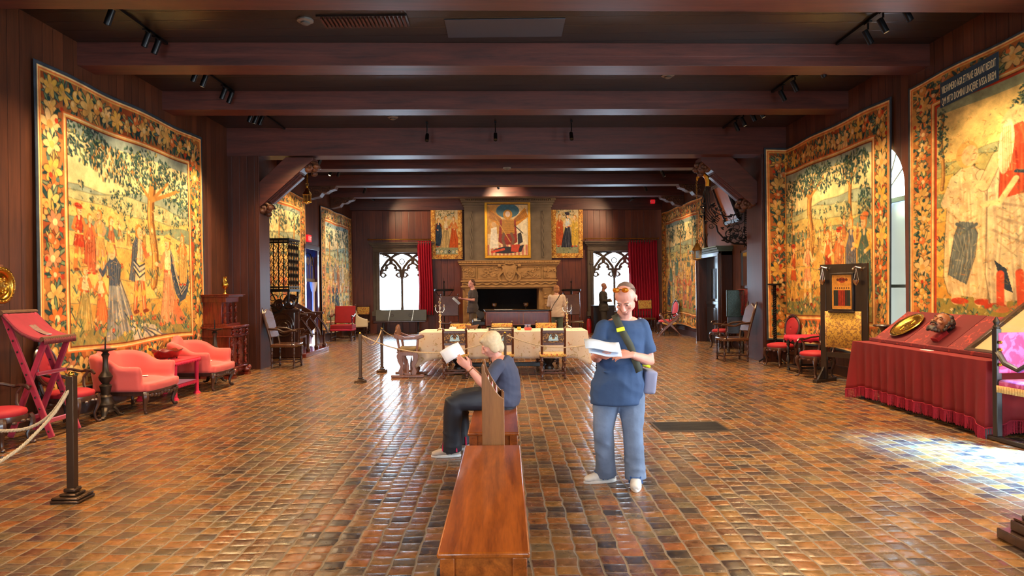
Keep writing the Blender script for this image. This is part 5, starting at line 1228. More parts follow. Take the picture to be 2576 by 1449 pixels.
torchere('dark bronze candle pedestal in front of the nearer salmon sofa', FL(261, 1053) + Vector((.0, .05, 0)), .88)
torchere('dark bronze candle pedestal behind the farther salmon sofa, beside the carved cabinet', AT(541, 930, 11.95) * 1.0 - Vector((0, 0, AT(541, 930, 11.95).z)), .95)
# salmon slip-covered settees
def sofa(label, y0, y1, xf, first=None):
    W_, D_ = y1 - y0 + .18, .80; t = thing('slipcovered_sofa', label, 'sofa', (xf - D_ / 2 + .07, (y0 + y1) / 2 - .01, 0), RZ, 'salmon slipcovered sofas')
    m = MB(); n = 44; R = .25; hw, hd = W_ / 2 - .06, D_ / 2 - .06
    path = []
    for i in range(n + 1):
        u = i / n * 2 - 1; s_ = abs(u); sg = 1 if u > 0 else -1
        if s_ < .40: x_ = s_ / .40 * (hw - R * .75); y_ = hd
        elif s_ < .62: a = (s_ - .40) / .22 * PI / 2; x_ = hw - R * .75 + R * .75 * math.sin(a); y_ = hd - R + R * math.cos(a)
        else: x_ = hw; y_ = hd - R - (s_ - .62) / .38 * (2 * hd - R - .02)
        top = .625 + .02 * 0
        if s_ < .80: top = .625 + .155 * (.5 + .5 * math.cos(PI * min(1, max(0, (s_ - .5) / .3)))) 
        if s_ < .34: top += .10 * (.5 + .5 * math.cos(PI * s_ / .34))
        path.append((sg * x_, y_, top, s_))
    pv = [Vector((p[0], p[1])) for p in path]; th = .045
    ring = []
    for i, p in enumerate(path):
        d = (pv[min(i + 1, n)] - pv[max(i - 1, 0)]).normalized(); o = Vector((-d.y, d.x)); o = -o if o.dot(pv[i]) < 0 else o; fl = .07 * (1 - p[3] * .5)
        def at(k, z): q = pv[i] + o * k; return (q.x, q.y, z)
        ring.append([at(.0, .30), at(.045 + .0, .31), at(.05 + fl * .5, .5), at(.055 + fl, p[2] - .04), at(.03 + fl, p[2]), at(-.02 + fl * .8, p[2] + .004), at(-.05 + fl * .6, p[2] - .04), at(-.06 + fl * .2, .5), at(-.06, .34), at(-.04, .30)])
    b0_ = len(m.v); k = 10; m.v += [q for r in ring for q in r]
    m.f += [(b0_ + i * k + j, b0_ + (i + 1) * k + j, b0_ + (i + 1) * k + (j + 1) % k, b0_ + i * k + (j + 1) % k) for i in range(n) for j in range(k)]
    m.f.append(tuple(b0_ + j for j in range(k))); m.f.append(tuple(b0_ + n * k + j for j in range(k))[::-1])
    fr = [(-hw + .0, hd), (hw, hd)] + [(hw * (1 - 2 * i / 16), -hd - .07 - .035 * math.sin(PI * i / 16)) for i in range(17)]
    m.prism(fr, .29, .40, 'xy'); m.ball((0, -.03, .39), (hw * .95, hd * .98, .055), 24, 10)
    fuse(m, 'slipcover', M_pink, t, .018, 7)
    # trim: seam along the top edge and hem
    m = MB(); m.prism([(p[0] * .95, p[1] * .92) for p in fr], .235, .30, 'xy')
    for i in range(9): m.ball((hw * .8 * (1 - i / 4), -hd - .06, .245 - .02 * math.sin(i * PI / 4) ** 2), (.05, .03, .03), 7, 5)
    m.build('seat_rail', M_dark, t, bev=.01)
    for sx in (-1, 1):
        for sy in (-1, 1): m = MB(); cabriole(m, sx * (hw - .05), -hd if sy < 0 else hd - .1, .27, sx * .7, sy * .7 if sy < 0 else .3, .03); m.build('leg', M_dark, t)
    return t
s1 = (FL(357, 1042), FL(434, 1015)); sofa('salmon-pink slipcovered sofa nearer the camera, beside the bronze pedestal', s1[0].y + .02, s1[1].y - .02, s1[0].x + .02)
s2 = (FL(529, 984), FL(581, 967)); sofa('salmon-pink slipcovered sofa farther down, next to the carved cabinet', s2[0].y + .02, s2[1].y - .02, s2[0].x + .02)
card((s1[0].x - .2, (s1[0].y + s1[1].y) / 2, .452), 'white card on the seat of the nearer salmon sofa', .5); card((s2[0].x - .2, (s2[0].y + s2[1].y) / 2, .452), 'white card on the seat of the farther salmon sofa', .5)
# crimson velvet side table with a bowl
f1, f2 = FL(445, 1007), FL(498, 989); xa, ya, yb_ = f1.x, f1.y, f2.y; t = thing('velvet_table', 'small table wholly covered in crimson velvet between the two salmon sofas', 'table', (xa - .28, (ya + yb_) / 2, 0)); hx_, hy_ = .30, (yb_ - ya) / 2 + .05
m = MB(); m.bb(-hx_, hx_, -hy_, hy_, .54, .58); m.build('tabletop', velvet('coral_red_velvet', (214, 34, 44), .8, .5), t, bev=.008)
m = MB(); m.bb(-hx_ + .03, hx_ - .03, -hy_ + .03, hy_ - .03, .20, .225); m.build('shelf', M_magv, t, bev=.006)
for sx in (-1, 1):
    for sy in (-1, 1): m = MB(); m.lathe([(.055, 0), (.05, .02), (.032, .04), (.03, .08), (.028, .3), (.034, .54)], (sx * (hx_ - .04), sy * (hy_ - .04), 0), 10); m.build('leg', velvet('hot_crimson', (196, 14, 60), .8, .5), t)
m = MB(); n = 60
for z0_, e in ((.56, .004), (.215, -.028)):
    pts = [(-hx_ - e, -hy_ - e), (hx_ + e, -hy_ - e), (hx_ + e, hy_ + e), (-hx_ - e, hy_ + e), (-hx_ - e, -hy_ - e)]
    for a, b in zip(pts[:-1], pts[1:]): m.grid([[(a[0] + (b[0] - a[0]) * i / n, a[1] + (b[1] - a[1]) * i / n, z0_ - v * (.045 + .008 * math.sin(i * 1.6))) for i in range(n + 1)] for v in (0, 1)])
m.build('fringe', velvet('hot_crimson', (196, 14, 60), .8, .5), t, 180, solid=.006)
t2 = thing('lacquer_bowl', 'dark red scallop-edged bowl on little feet, on the crimson velvet table', 'bowl', (xa - .30, (ya + yb_) / 2 - .02, .581)); m = MB(); rows = []
for i, (r, z) in enumerate(((.02, .03), (.14, .025), (.16, .04), (.2, .12), (.215, .135))): rows.append([(r * (1 + .05 * math.cos(8 * a) * i / 4) * math.cos(a), 1.15 * r * (1 + .05 * math.cos(8 * a) * i / 4) * math.sin(a), z + .012 * math.cos(8 * a) * (i > 2)) for a in [k * 2 * PI / 48 for k in range(48)]])
m.grid(rows, closeu=True); m.build('bowl', plain('red_lacquer', (98, 22, 16), .15, .1, .3, 8, .1, Coat_Weight=.6), t2, 60, solid=.008)
for a in range(4): m = MB(); m.ball((.13 * math.cos(a * PI / 2 + .7), .15 * math.sin(a * PI / 2 + .7), .016), .016, 8, 6); m.build('foot', M_dark, t2)
# carved two-tier cabinet with brass ewer
cyn, cyf = AT(579, 830, 12.55).y, 13.2; t = thing('carved_cabinet', 'tall two-tier carved mahogany cabinet against the left wall before the pier', 'cabinet', (-5.35, (cyn + cyf) / 2, 0), RZ)
hw = (cyf - cyn) / 2 + .02; dp = .30   # faces +x: local -y
m = MB(); m.box((0, .0, .13), (2 * hw - .02, 2 * dp - .06, .10)); m.bb(-hw - .03, hw + .03, -dp - .03, dp, .17, .2); m.build('base', M_mahog, t, bev=.008)
m = MB(); m.bb(-hw + .03, hw - .03, -dp + .04, dp, .2, .92); m.bb(-hw + .024, hw - .024, -dp + .0, dp - .01, .765, .915); m.build('lower_body', M_mahog, t, bev=.008)
m = MB(); m.bb(-hw - .05, hw + .05, -dp - .06, dp, .92, .96); m.bb(-hw - .02, hw + .02, -dp - .03, dp, .755, .78); m.build('middle_shelf', M_mahog, t, bev=.008)
for s_ in (-1, 1):
    m = MB(); xc = s_ * hw * .33; m.bb(xc - hw * .26, xc + hw * .26, -dp + .015, -dp + .04, .26, .73); m.tube([(xc + .1 * math.cos(a * PI / 8), -dp + .012, .6 + .09 * math.sin(a * PI / 8)) for a in range(9)], .012, 6); dd = m.build('door', M_mahog, t, bev=.005)
    m = MB(); m.tube([(xc - s_ * hw * .2, -dp - .0, .52 - .03 * k) for k in range(3)], .010, 6); m.build('handle', M_bronze, dd)
m = MB(); m.bb(-hw * .8, hw * .8, -dp - .02, -dp, .80, .90); dr = m.build('drawer', M_mahog, t, bev=.004); m = MB(); [m.ball((q, -dp - .035, .85), .018, 8, 6) for q in (-.15, .15)]; m.build('knobs', M_bronze, dr)
def carved_figs(m, xs, y, z0, z1):
    for x_ in xs:
        n = max(2, int((z1 - z0) / .17)); hh = (z1 - z0) / n
        for k in range(n):
            z = z0 + k * hh; m.bb(x_ - .035, x_ + .035, y - .035, y + .03, z, z + .012); m.lathe([(.02, z + .012), (.03, z + .03), (.022, z + hh * .45), (.032, z + hh * .62), (.014, z + hh * .7), (.022, z + hh * .82), (.01, z + hh * .95)], (x_, y, 0), 8); m.tube([(x_ - .03, y, z + hh * .4), (x_ - .02, y - .02, z + hh * .6), (x_ + .03, y - .01, z + hh * .45)], .009, 5)
for q in (-hw + .02, 0, hw - .02): m = MB(); carved_figs(m, (q,), -dp + .0, .22, .75); carved_figs(m, (q,), -dp - .03, .78, .92); m.build('carved_figures', M_mahog, t)
m = MB(); m.bb(-hw + .08, hw - .1, -dp + .2, dp, 1.0, 1.42); m.bb(-hw + .03, hw - .05, -dp + .08, dp, .96, 1.0); m.build('upper_body', M_mahog, t, bev=.006)
m = MB(); m.bb(-hw + .04, hw - .06, -dp + .1, dp, 1.40, 1.50)
for k in range(20): m.bb(-hw + .06 + k * (2 * hw - .14) / 20, -hw + .075 + k * (2 * hw - .14) / 20, -dp + .085, -dp + .1, 1.48, 1.5)
m.bb(-hw - .01, hw - .01, -dp + .03, dp, 1.5, 1.53); m.bb(-hw - .04, hw + .02, -dp + .0, dp, 1.53, 1.545); m.build('cornice', M_mahog, t, bev=.004)
for q in (-hw + .08, .0, hw - .12): m = MB(); carved_figs(m, (q,), -dp + .14, 1.0, 1.40); m.build('upper_column', M_mahog, t)
for s_ in (-1, 1): m = MB(); m.bb(s_ * hw - .08, s_ * hw + .08, -dp - .07, -dp + .12, 0, .05); m.ball((s_ * hw, -dp, .1), (.07, .09, .06), 10, 7); m.ball((s_ * hw, -dp - .07, .14), .045, 8, 6); m.build('lion_foot', M_mahog, t)
for s_ in (-1, 1): m = MB(); m.box((s_ * hw * .9, dp - .08, .05), (.08, .1, .1)); m.build('back_foot', M_mahog, t)
ZE = 1.546; t2 = thing('brass_ewer', 'brass two-handled ewer standing on top of the carved cabinet', 'vase', (-5.33, cyn + .42, ZE))
m = MB(); s = .33 / .33; m.lathe([(.045, 0), (.05, .01), (.035, .03), (.015, .06), (.012, .1), (.04, .125), (.062, .17), (.055, .21), (.034, .25), (.03, .31), (.045, .335), (.035, .335), (.02, .3)], n=20); m.build('body', M_brass, t2, 60)
for s_ in (-1, 1): m = MB(); m.tube([(0, s_ * .035, .325), (0, s_ * .065, .33), (0, s_ * .075, .28), (0, s_ * .06, .22), (0, s_ * .07, .18)], .008, 6); m.build('handle', M_brass, t2)
# leather armchair past the pier
l1, l2, l3 = FL(685, 927), FL(738, 927), FL(756, 919); cx_ = (l1.x + l2.x) / 2 - .0; cy_ = (l2.y + l3.y) / 2
frame_chair('leather_armchair', 'high-backed brown leather armchair just past the left pier, turned to the room', 'armchair', (cx_, cy_, 0), RZ, w=.56, d=l2.x - l1.x + .06, h=.50, H=1.22, seatmat=M_leather, backmat=M_leather, arms=True, panel=(.18, 1.0), round_top=True, rake=.2, group='high-backed leather armchairs')
# choir stall
q1, q2 = FL(767, 901), FL(815, 882); x1_ = q1.x; ys, ye = q1.y, q2.y + .15; t = thing('choir_stall', 'carved gothic choir stall with scroll-topped end below the iron grille', 'choir stall', ((XL + x1_) / 2 + .02, (ys + ye) / 2, 0)); hx_ = (x1_ - XL) / 2 - .04; hy_ = (ye - ys) / 2
m = MB(); m.bb(-hx_, hx_ + .04, -hy_ + .04, hy_, 0, .10); m.build('plinth', M_oak if 0 else M_mahog, t, bev=.01)
m = MB(); m.bb(-hx_, hx_ - .12, -hy_ - .0, -hy_ + .09, .02, 1.12); m.bb(-hx_, hx_ - .08, -hy_ - .03, -hy_ + .12, 1.12, 1.17); m.bb(-hx_, hx_ - .05, -hy_ - .03, -hy_ + .12, .02, .3); m.lathe([(.05, .3), (.05, .4), (.035, .45), (.035, 1.0), (.05, 1.05), (.05, 1.12)], (hx_ - .14, -hy_ + .04, 0), 8); e_ = m.build('end_panel', M_dark, t, bev=.006)
m = MB(); cx0 = -.08; 
for r_ in (.2, .13): m.tube([(cx0 + r_ * math.cos(a * PI / 9), -hy_ - .012, .72 + r_ * math.sin(a * PI / 9)) for a in range(18)], .018, 6, closed=True)
for k in range(6): m.tube([(cx0 + .07 * math.cos(k * PI / 3) + .05 * math.cos(a), -hy_ - .012, .72 + .07 * math.sin(k * PI / 3) + .05 * math.sin(a)) for a in [i * .7 for i in range(9)]], .012, 5)
for s_ in (-1, 1): m.tube([(cx0 + s_ * .24 * math.cos(a * PI / 12), -hy_ - .012, .78 + .28 * math.sin(a * PI / 12)) for a in range(7)], .02, 6); m.tube([(cx0 + s_ * .26, -hy_ - .01, .34), (cx0 + s_ * .26, -hy_ - .01, 1.08)], .018, 6)
m.build('tracery', M_dark, e_)
m = MB()
for c_, r0 in ((hx_ - .32, .17), (-.2, .11), (-.32, .05)): m.tube([(c_ + math.cos(.6 + i * .5) * r0 * (1 - i / 24), -hy_ + .04, 1.17 + r0 * .9 + math.sin(.6 + i * .5) * r0 * (1 - i / 24)) for i in range(22)], .045, 7)
m.build('scroll', M_dark, t)
for k in range(3):
    y_ = -hy_ + .55 + k * (2 * hy_ - .65) / 2.0; m = MB(); P = [(-hx_, .45), (-.05, .46), (.12, .62), (.1, .82), (.2, .95), (.33, .98), (.33, 1.03), (.05, 1.04), (-hx_, 1.3)]; m.prism([(a, b) for a, b in P], y_ - .03, y_ + .03, 'xz')
    m.tube([(hx_ - .30 + .35 * math.sin(a * .2), y_, .98 - .075 * a) for a in range(8)], .03, 7); m.lathe([(.05, .1), (.06, .16), (.035, .2), (.035, .5), (.05, .54)], (hx_ - .06, y_, 0), 8); m.build('divider', M_dark, t, bev=.005)
m = MB(); m.bb(-hx_ + .05, .12, -hy_ + .09, hy_, .42, .46); m.bb(-hx_, -hx_ + .05, -hy_ + .09, hy_, .1, 1.28); m.build('seat', M_dark, t, bev=.006)
# wrought iron grille on brackets
g0 = AT(668, 603, 15.9); g1 = AT(724, 605, 15.6); zt_ = AT(700, 604, 15.7).z; zb_ = AT(700, 729, 15.7).z
t = thing('iron_grille', 'tall black wrought-iron grille cage on curved brackets, against the tapestry past the left pier', 'iron grille', (XL, 15.62, 0)); XW = g1.x - XL; Y2 = .75
def scr(m, c, r, plane, n=14, rr=.010, tr=1):
    m.tube([((c[0] + math.cos(i * .5) * r * (1 - i / (n * 1.3)), c[1], c[2] + tr * math.sin(i * .5) * r * (1 - i / (n * 1.3))) if plane == 'x' else (c[0], c[1] + math.cos(i * .5) * r * (1 - i / (n * 1.3)), c[2] + tr * math.sin(i * .5) * r * (1 - i / (n * 1.3)))) for i in range(n)], rr, 5)
def panel_grille(m, a, b, plane, fix):
    P = lambda u, z: (a + (b - a) * u, fix, z) if plane == 'x' else (fix, a + (b - a) * u, z)
    for z in (zt_, zt_ - .06, zb_, zb_ + .06): m.tube([P(0, z), P(1, z)], .02, 6)
    n = 6
    for k in range(n + 1): m.tube([P(k / n, zb_), P(k / n, zt_)], .013, 5)
    for r in range(6):
        z0_, z1_ = zb_ + .08 + (zt_ - zb_ - .16) * r / 6, zb_ + .08 + (zt_ - zb_ - .16) * (r + 1) / 6; zm = (z0_ + z1_) / 2
        for k in range(n):
            u0, u1 = k / n, (k + 1) / n; um = (u0 + u1) / 2; m.tube([P(u0, z0_), P(um, zm - .03), P(u0, z1_)], .008, 4); m.tube([P(u1, z0_), P(um, zm + .03), P(u1, z1_)], .008, 4)
m = MB(); panel_grille(m, .03, XW, 'x', 0); m.build('front_panel', M_iron, t)
m = MB(); panel_grille(m, 0, Y2, 'y', XW); m.build('side_panel', M_iron, t)
m = MB(); m.bb(.02, XW + .04, -.04, Y2, zt_, zt_ + .035); m.bb(.02, XW + .04, -.04, Y2, zb_ - .05, zb_ - .01); m.build('shelf', M_iron, t)
for y_ in (0, Y2 - .05): m = MB(); m.tube([(XW, y_, zb_ - .03), (XW - .02, y_, zb_ - .3), (XW - .2, y_, zb_ - .5), (.1, y_, zb_ - .62), (.0, y_, zb_ - .64)], .026, 7); m.tube([(.05, y_, zb_ - .03), (.2, y_, zb_ - .3), (XW - .2, y_, zb_ - .5)], .016, 6); scr(m, (XW * .5, y_, zb_ - .2), .11, 'x'); m.build('bracket', M_iron, t)
# lantern at left
def lantern(label, p, s, chain_to, mat=M_brass):
    t = thing('hanging_lantern', label, 'lantern', p, .4); m = MB()
    m.lathe([(.015, .42), (.03, .40), (.02, .36), (.05, .33), (.06, .29), (.075, .27), (.1, .24), (.115, .20), (.12, .19), (.105, .185)], n=8); m.build('cap', mat, t)
    m = MB()
    for k in range(6): a = (k + .5) * PI / 3; m.tube([(.1 * math.cos(a), .1 * math.sin(a), 0), (.1 * math.cos(a), .1 * math.sin(a), .19)], .007, 5)
    m.lathe([(.085, -.01), (.112, -.01), (.112, .01), (.085, .01)], n=6); m.lathe([(.02, -.05), (.05, -.03), (.1, -.01)], n=6); m.build('cage', mat, t)
    m = MB(); m.lathe([(.085, .012), (.085, .185)], n=6); m.build('panes', glass('lantern_glass' + label[:3], (240, 220, 180), .05, .25), t)
    m = MB(); m.tube([(.035 * math.cos(a * PI / 6), 0, .455 + .035 * math.sin(a * PI / 6)) for a in range(12)], .006, 5, closed=True)
    L = chain_to - p[2]; n = int(L / .06)
    for k in range(n):
        z = .49 + (L - .5) * k / max(1, n - 1) if n > 1 else .49
        m.tube([(.016 * math.cos(a) * (k % 2), .016 * math.cos(a) * (1 - k % 2), z + .034 * math.sin(a)) for a in [i * PI / 4 for i in range(8)]], .005, 4, closed=True)
    m.build('chain', mat, t); return t
pl_ = AT(773, 509, 17.3); lantern('small brass hanging lantern beside the left angled brace', (pl_.x, pl_.y, pl_.z), 1, 4.63)
# red square armchair, wing chair and small chair at the far left
r1, r2 = FL(833, 860), FL(882, 860); frame_chair('velvet_armchair', 'square-backed crimson velvet armchair before the far left tapestry', 'armchair', ((r1.x + r2.x) / 2, r1.y + .28, 0), 0, w=r2.x - r1.x + .05, d=.56, h=.52, H=1.1, seatmat=M_redv, backmat=M_redv, arms=True, legs='twist', panel=(.05, 1.0), fringe=M_fringe, seat_t=.14, rake=.1, armtwist=True)
p_ = FL(903, 848); t = thing('wing_chair', 'cream upholstered wing chair seen from behind, right of the crimson velvet armchair', 'armchair', (p_.x - .1, p_.y + .35, 0), PI * .62)
m = MB(); m.box((0, 0, .4), (.6, .58, .16)); m.prism([(-.3, .3), (.3, .3), (.3, 1.0), (.2, 1.08), (-.2, 1.08), (-.3, 1.0)], .22, .32, 'xz')
for s_ in (-1, 1): m.prism([(-.28, .32), (.3, .32), (.3, 1.05), (.12, .95), (.05, .72), (-.15, .62), (-.28, .6)], s_ * .28 - .04, s_ * .28 + .04, 'yz')
fuse(m, 'upholstery', M_cream, t, .025, 4)
for sx in (-1, 1):
    for sy in (-1, 1): m = MB(); cabriole(m, sx * .25, sy * .24, .34, sx * .8, sy * .8, .022); m.build('leg', M_dark, t)
p_ = FL(912, 840); frame_chair('needlework_chair', 'small carved chair with flowered needlework back against the far wall, left of the window', 'chair', (p_.x - .0, p_.y - .05, 0), 0, w=.48, d=.42, h=.47, H=.98, seatmat=M_floral, backmat=M_floral, legs='turned', panel=(.45, 1.0))
# ================================================================ centre: long table and its chairs
TY0, TY1, TX0, TX1, TZ = 12.75, 13.75, -1.60, 1.50, .79
tcx = (TX0 + TX1) / 2; t = thing('dining_table', 'long dark trestle table under the embroidered cloth in the middle of the room', 'table', (tcx, (TY0 + TY1) / 2, 0)); hx, hy = (TX1 - TX0) / 2, (TY1 - TY0) / 2
m = MB(); m.bb(-hx, hx, -hy, hy, TZ - .05, TZ - .006); m.build('tabletop', M_dark, t)
for s_ in (-1, 1):
    for q in (-1, 1):
        m = MB(); m.lathe([(.09, .06), (.09, .12), (.06, .16), (.13, .26), (.16, .36), (.13, .46), (.06, .54), (.09, .6), (.09, TZ - .06)], (s_ * .86, q * .28, 0), 16); m.build('leg', M_black, t)
    m = MB(); m.bb(s_ * .86 - .09, s_ * .86 + .09, -hy + .02, hy - .02, 0, .08); m.build('foot', M_black, t, bev=.02)
m = MB(); m.bb(-.86, .86, -.06, .06, .09, .17); m.build('stretcher', M_black, t, bev=.01)
m = MB(); rows = []; per = []
N = 120; ex, ey = hx + .015, hy + .015
cor = [(-ex, -ey), (ex, -ey), (ex, ey), (-ex, ey)]; tot = 4 * (ex + ey)
for i in range(N):
    u = i / N * tot
    for a, b in zip(cor, cor[1:] + cor[:1]):
        L = math.hypot(b[0] - a[0], b[1] - a[1])
        if u <= L: f = u / L; per.append((a[0] + (b[0] - a[0]) * f, a[1] + (b[1] - a[1]) * f, min(f, 1 - f) * L, u)); break
        u -= L
def cp(p, v, i):
    x, y, dc, _ = p; n = Vector((x / ex if abs(abs(x) - ex) < 1e-3 else 0, y / ey if abs(abs(y) - ey) < 1e-3 else 0)); cor_ = max(0, 1 - dc / .28)
    o = .012 + .035 * v * math.sin(i * .9) * (.4 + .6 * math.sin(i * .23)) + .10 * v * cor_; 
    if n.length > 1.2: pass
    nn = n + Vector((x / ex, y / ey)) * cor_ * .9; nn = nn.normalized(); drop = .50 + .16 * cor_ * cor_
    return (x + nn.x * o, y + nn.y * o, TZ + .004 - drop * v)
for v in np.linspace(0, 1, 9): rows.append([cp(p, v, i) for i, p in enumerate(per)])
top = [[(p[0] * k, p[1] * k, TZ + .004) for p in per] for k in (.001, .5, .97)]
m.grid(top + rows, closeu=True); o = m.build('tablecloth', M_cloth, None, 50, solid=.004); o.location = (tcx, (TY0 + TY1) / 2, 0); tag(o, 'cream embroidered cloth hanging over the long table', 'tablecloth')
# three openwork-backed chairs in front
def front_chair(px, label, py=953):
    p = FL(px, py); frame_chair('openwork_chair', label, 'chair', (p.x, p.y + .21, 0), PI, w=.455, d=.43, h=.44, H=.86, seatmat=M_floral, fm=wood('chair_walnut', (50, 24, 16), (96, 52, 34), .3, 2, 2, coat=.3), legs='turned', pierced=True, panel=(.42, .93), studs=False, rake=-.0 if 0 else .03, group='openwork chairs in front of the long table', seat_t=.06)
front_chair(1145, 'openwork-backed chair at the front left of the long table'); front_chair(1262, 'openwork-backed chair at the front of the long table, behind the seated woman'); front_chair(1393, 'openwork-backed chair at the front right of the long table')
for px, w_ in ((1158, 'left'), (1263, 'middle'), (1375, 'right')):
    p = AT(px, 830, 14.25); frame_chair('needlework_chair', 'flowered padded chair behind the long table, ' + w_ + ' of three', 'chair', (p.x, 14.15, 0), 0, w=.47, d=.44, h=.45, H=.87, seatmat=M_floral, backmat=M_floral, legs='turned', panel=(.35, 1.0), group='flowered chairs behind the long table', rake=.08)
p = FL(1497, 936); frame_chair('turned_chair', 'dark turned-leg chair at the right end of the long table, behind the man', 'chair', (p.x + .32, p.y + .3, 0), -PI / 2, w=.5, d=.48, h=.45, H=.86, seatmat=M_floral, backmat=M_dark, legs='turned', panel=(.5, 1.0))
# carved armchair at the left end
p = FL(1036, 950); t = thing('trestle_armchair', 'brown wooden armchair with shaped slab sides at the left end of the table', 'armchair', (p.x - .07, p.y + .22, 0), PI / 2)
for s_ in (-1, 1):
    y_ = s_ * .24
    m = MB(); prof = [(-.15, .05), (-.17, .12), (-.13, .2), (-.18, .3), (-.2, .4), (-.17, .47), (.17, .47), (.2, .4), (.16, .28), (.12, .2), (.17, .12), (.16, .05)]
    hole = []
    a = [p_ for p_ in prof]; m.prism([(q[0], q[1]) for q in [(-.15, .05), (-.17, .12), (-.13, .2), (-.18, .3), (-.2, .4), (-.17, .47), (-.08, .47), (-.10, .36), (-.07, .24), (-.09, .16), (-.05, .05)]], y_ - .02, y_ + .02, 'yz'); m.prism([(.15, .05), (.05, .05), (.09, .16), (.07, .24), (.10, .36), (.08, .47), (.17, .47), (.2, .4), (.18, .3), (.13, .2), (.17, .12)], y_ - .02, y_ + .02, 'yz')
    m.prism([(-.10, .40), (.10, .40), (.10, .47), (-.10, .47)], y_ - .02, y_ + .02, 'yz'); m.prism([(-.02, .05), (.02, .05), (.025, .2), (.0, .36), (-.025, .2)], y_ - .018, y_ + .018, 'yz'); m.bb(y_ - .02, y_ + .02, -.08, .08, .05, .09)
    m.v = [(v[0], v[1], v[2]) for v in m.v]; m.build('side_slab', M_oak, t, bev=.005)
    m = MB(); m.bb(y_ - .035, y_ + .035, -.30, .30, 0, .055); m.build('foot', M_oak, t, bev=.012)
    m = MB(); m.prism([(-.22, .70), (-.3, .73), (-.31, .76), (-.26, .785), (-.12, .745), (.05, .74), (.2, .80), (.24, .82), (.24, .72), (.12, .69), (-.05, .69)], y_ * 1.02 - .03, y_ * 1.02 + .03, 'yz'); m.build('armrest', M_oak, t, bev=.01)
    for q in (-.17, .14): m = MB(); m.tube([(y_, q, .46), (y_ * 1.02, q + (.04 if q > 0 else -.02), .71)], .022, 6); m.build('arm_post', M_oak, t)
m = MB(); m.bb(-.25, .25, -.2, .2, .45, .48); m.build('seat', M_oak, t, bev=.006); m = MB(); m.bb(-.235, .235, -.2, .2, .48, .54); m.build('cushion', plain('olive_tan_cushion', (120, 100, 66), .85, 0, .15, 10), t, 60, bev=.025)
m = MB(); m.prism([(-.25, .76), (-.27, .84), (-.2, .86), (-.16, .93), (-.1, .88), (-.06, .95), (0, .9), (.06, .96), (.1, .88), (.16, .93), (.2, .86), (.27, .84), (.25, .76)], .19, .225, 'xz'); m.build('crest_rail', M_oak, t, bev=.006)
# things on the table
for px, h_, w_ in ((1107, .62, 'left'), (1427, .58, 'right')):
    p = AT(px, 832, 13.1 if px < 1200 else 13.45); t = thing('silver_candlestick', 'tall silver-gilt branched candlestick on the %s part of the long table' % w_, 'candlestick', (p.x, p.y, TZ + .007), 0, 'silver candlesticks on the long table')
    m = MB(); z = [(0, .02), (.03, .035), (.05, .02), (.1, .012), (.14, .022), (.2, .014), (.26, .028), (.3, .012), (.36, .024), (.4, .014), (.46, .03), (.5, .016), (.56, .024), (.62, .012), (.7, .022), (.78, .014), (.86, .03), (.9, .012), (1, .018)]
    m.lathe([(r, .02 + a * h_) for a, r in z], n=12); m.build('stem', M_silver, t)
    m = MB(); [m.tube([(0, 0, .06), (.05 * math.cos(a), .05 * math.sin(a), .045), (.09 * math.cos(a), .09 * math.sin(a), .008)], [.014, .012, .01], 6) for a in (0, 2.1, 4.2)]; m.build('tripod_base', M_silver, t)
    m = MB()
    for s_ in (-1, 1): m.tube([(0, 0, h_ * .62), (s_ * .05, 0, h_ * .58), (s_ * .085, 0, h_ * .66), (s_ * .08, 0, h_ * .74)], .007, 6); m.lathe([(.008, h_ * .74), (.03, h_ * .755), (.014, h_ * .77), (.016, h_ * .82)], (s_ * .08, 0, 0), 10)
    for a in range(9): m.ball((.02 * math.cos(a * 2.2), .02 * math.sin(a * 2.2), h_ * (.3 + .07 * a)), .013, 6, 5)
    m.build('branches', M_silver, t)
TZ2 = TZ + .007
p = AT(1139, 830, 13.45); t = thing('dish', 'small white lidded dish beside the left candlestick', 'dish', (p.x, p.y, TZ2)); m = MB(); m.bb(-.07, .07, -.05, .05, 0, .045); m.build('bowl', M_card, t, bev=.012); m = MB(); m.bb(-.06, .06, -.04, .04, .046, .055); m.ball((0, 0, .062), .012); m.build('lid', M_card, t)
p = AT(1187, 826, 13.4); t = thing('dish', 'dark boat-shaped wooden dish on the long table', 'dish', (p.x, p.y, TZ2)); m = MB(); m.grid([[(r * math.cos(a), r * .45 * math.sin(a), z + .03 * abs(math.cos(a)) * (r > .1)) for a in [k * PI / 12 for k in range(24)]] for r, z in ((.02, .022), (.09, .025), (.13, .06), (.14, .075))], closeu=True); m.build('bowl', M_oak, t, 60, solid=.01); [MB().add(*(lambda q: (q.v, q.f))(MB().ball((a, 0, .012), .012))).build('foot', M_oak, t) for a in (-.06, .06)]
p = AT(1260, 828, 13.3); t = thing('platter', 'large white oval platter with green sprigs on the long table', 'platter', (p.x, p.y, TZ2)); m = MB(); m.lathe([(.02, .0), (.18, .0), (.27, .035), (.28, .045), (.27, .045), (.17, .012), (.02, .012)], n=40, sy=.7); m.build('dish', pattern('sprigged_china', (236, 232, 214), (92, 116, 84), 18, .62, .03, .25), t, 60); m = MB(); m.lathe([(.27, .0455), (.285, .047), (.28, .05)], n=40, sy=.7); m.build('rim', M_silver, t)
p = AT(1328, 832, 13.1); t = thing('red_box', 'small orange-red square dish on the long table holding little glasses', 'dish', (p.x, p.y, TZ2)); m = MB(); m.prism([(-.06, 0), (.06, 0), (.075, .05), (-.075, .05)], -.06, .06, 'xz'); m.build('tray', plain('orange_red', (206, 66, 40), .4), t, bev=.004)
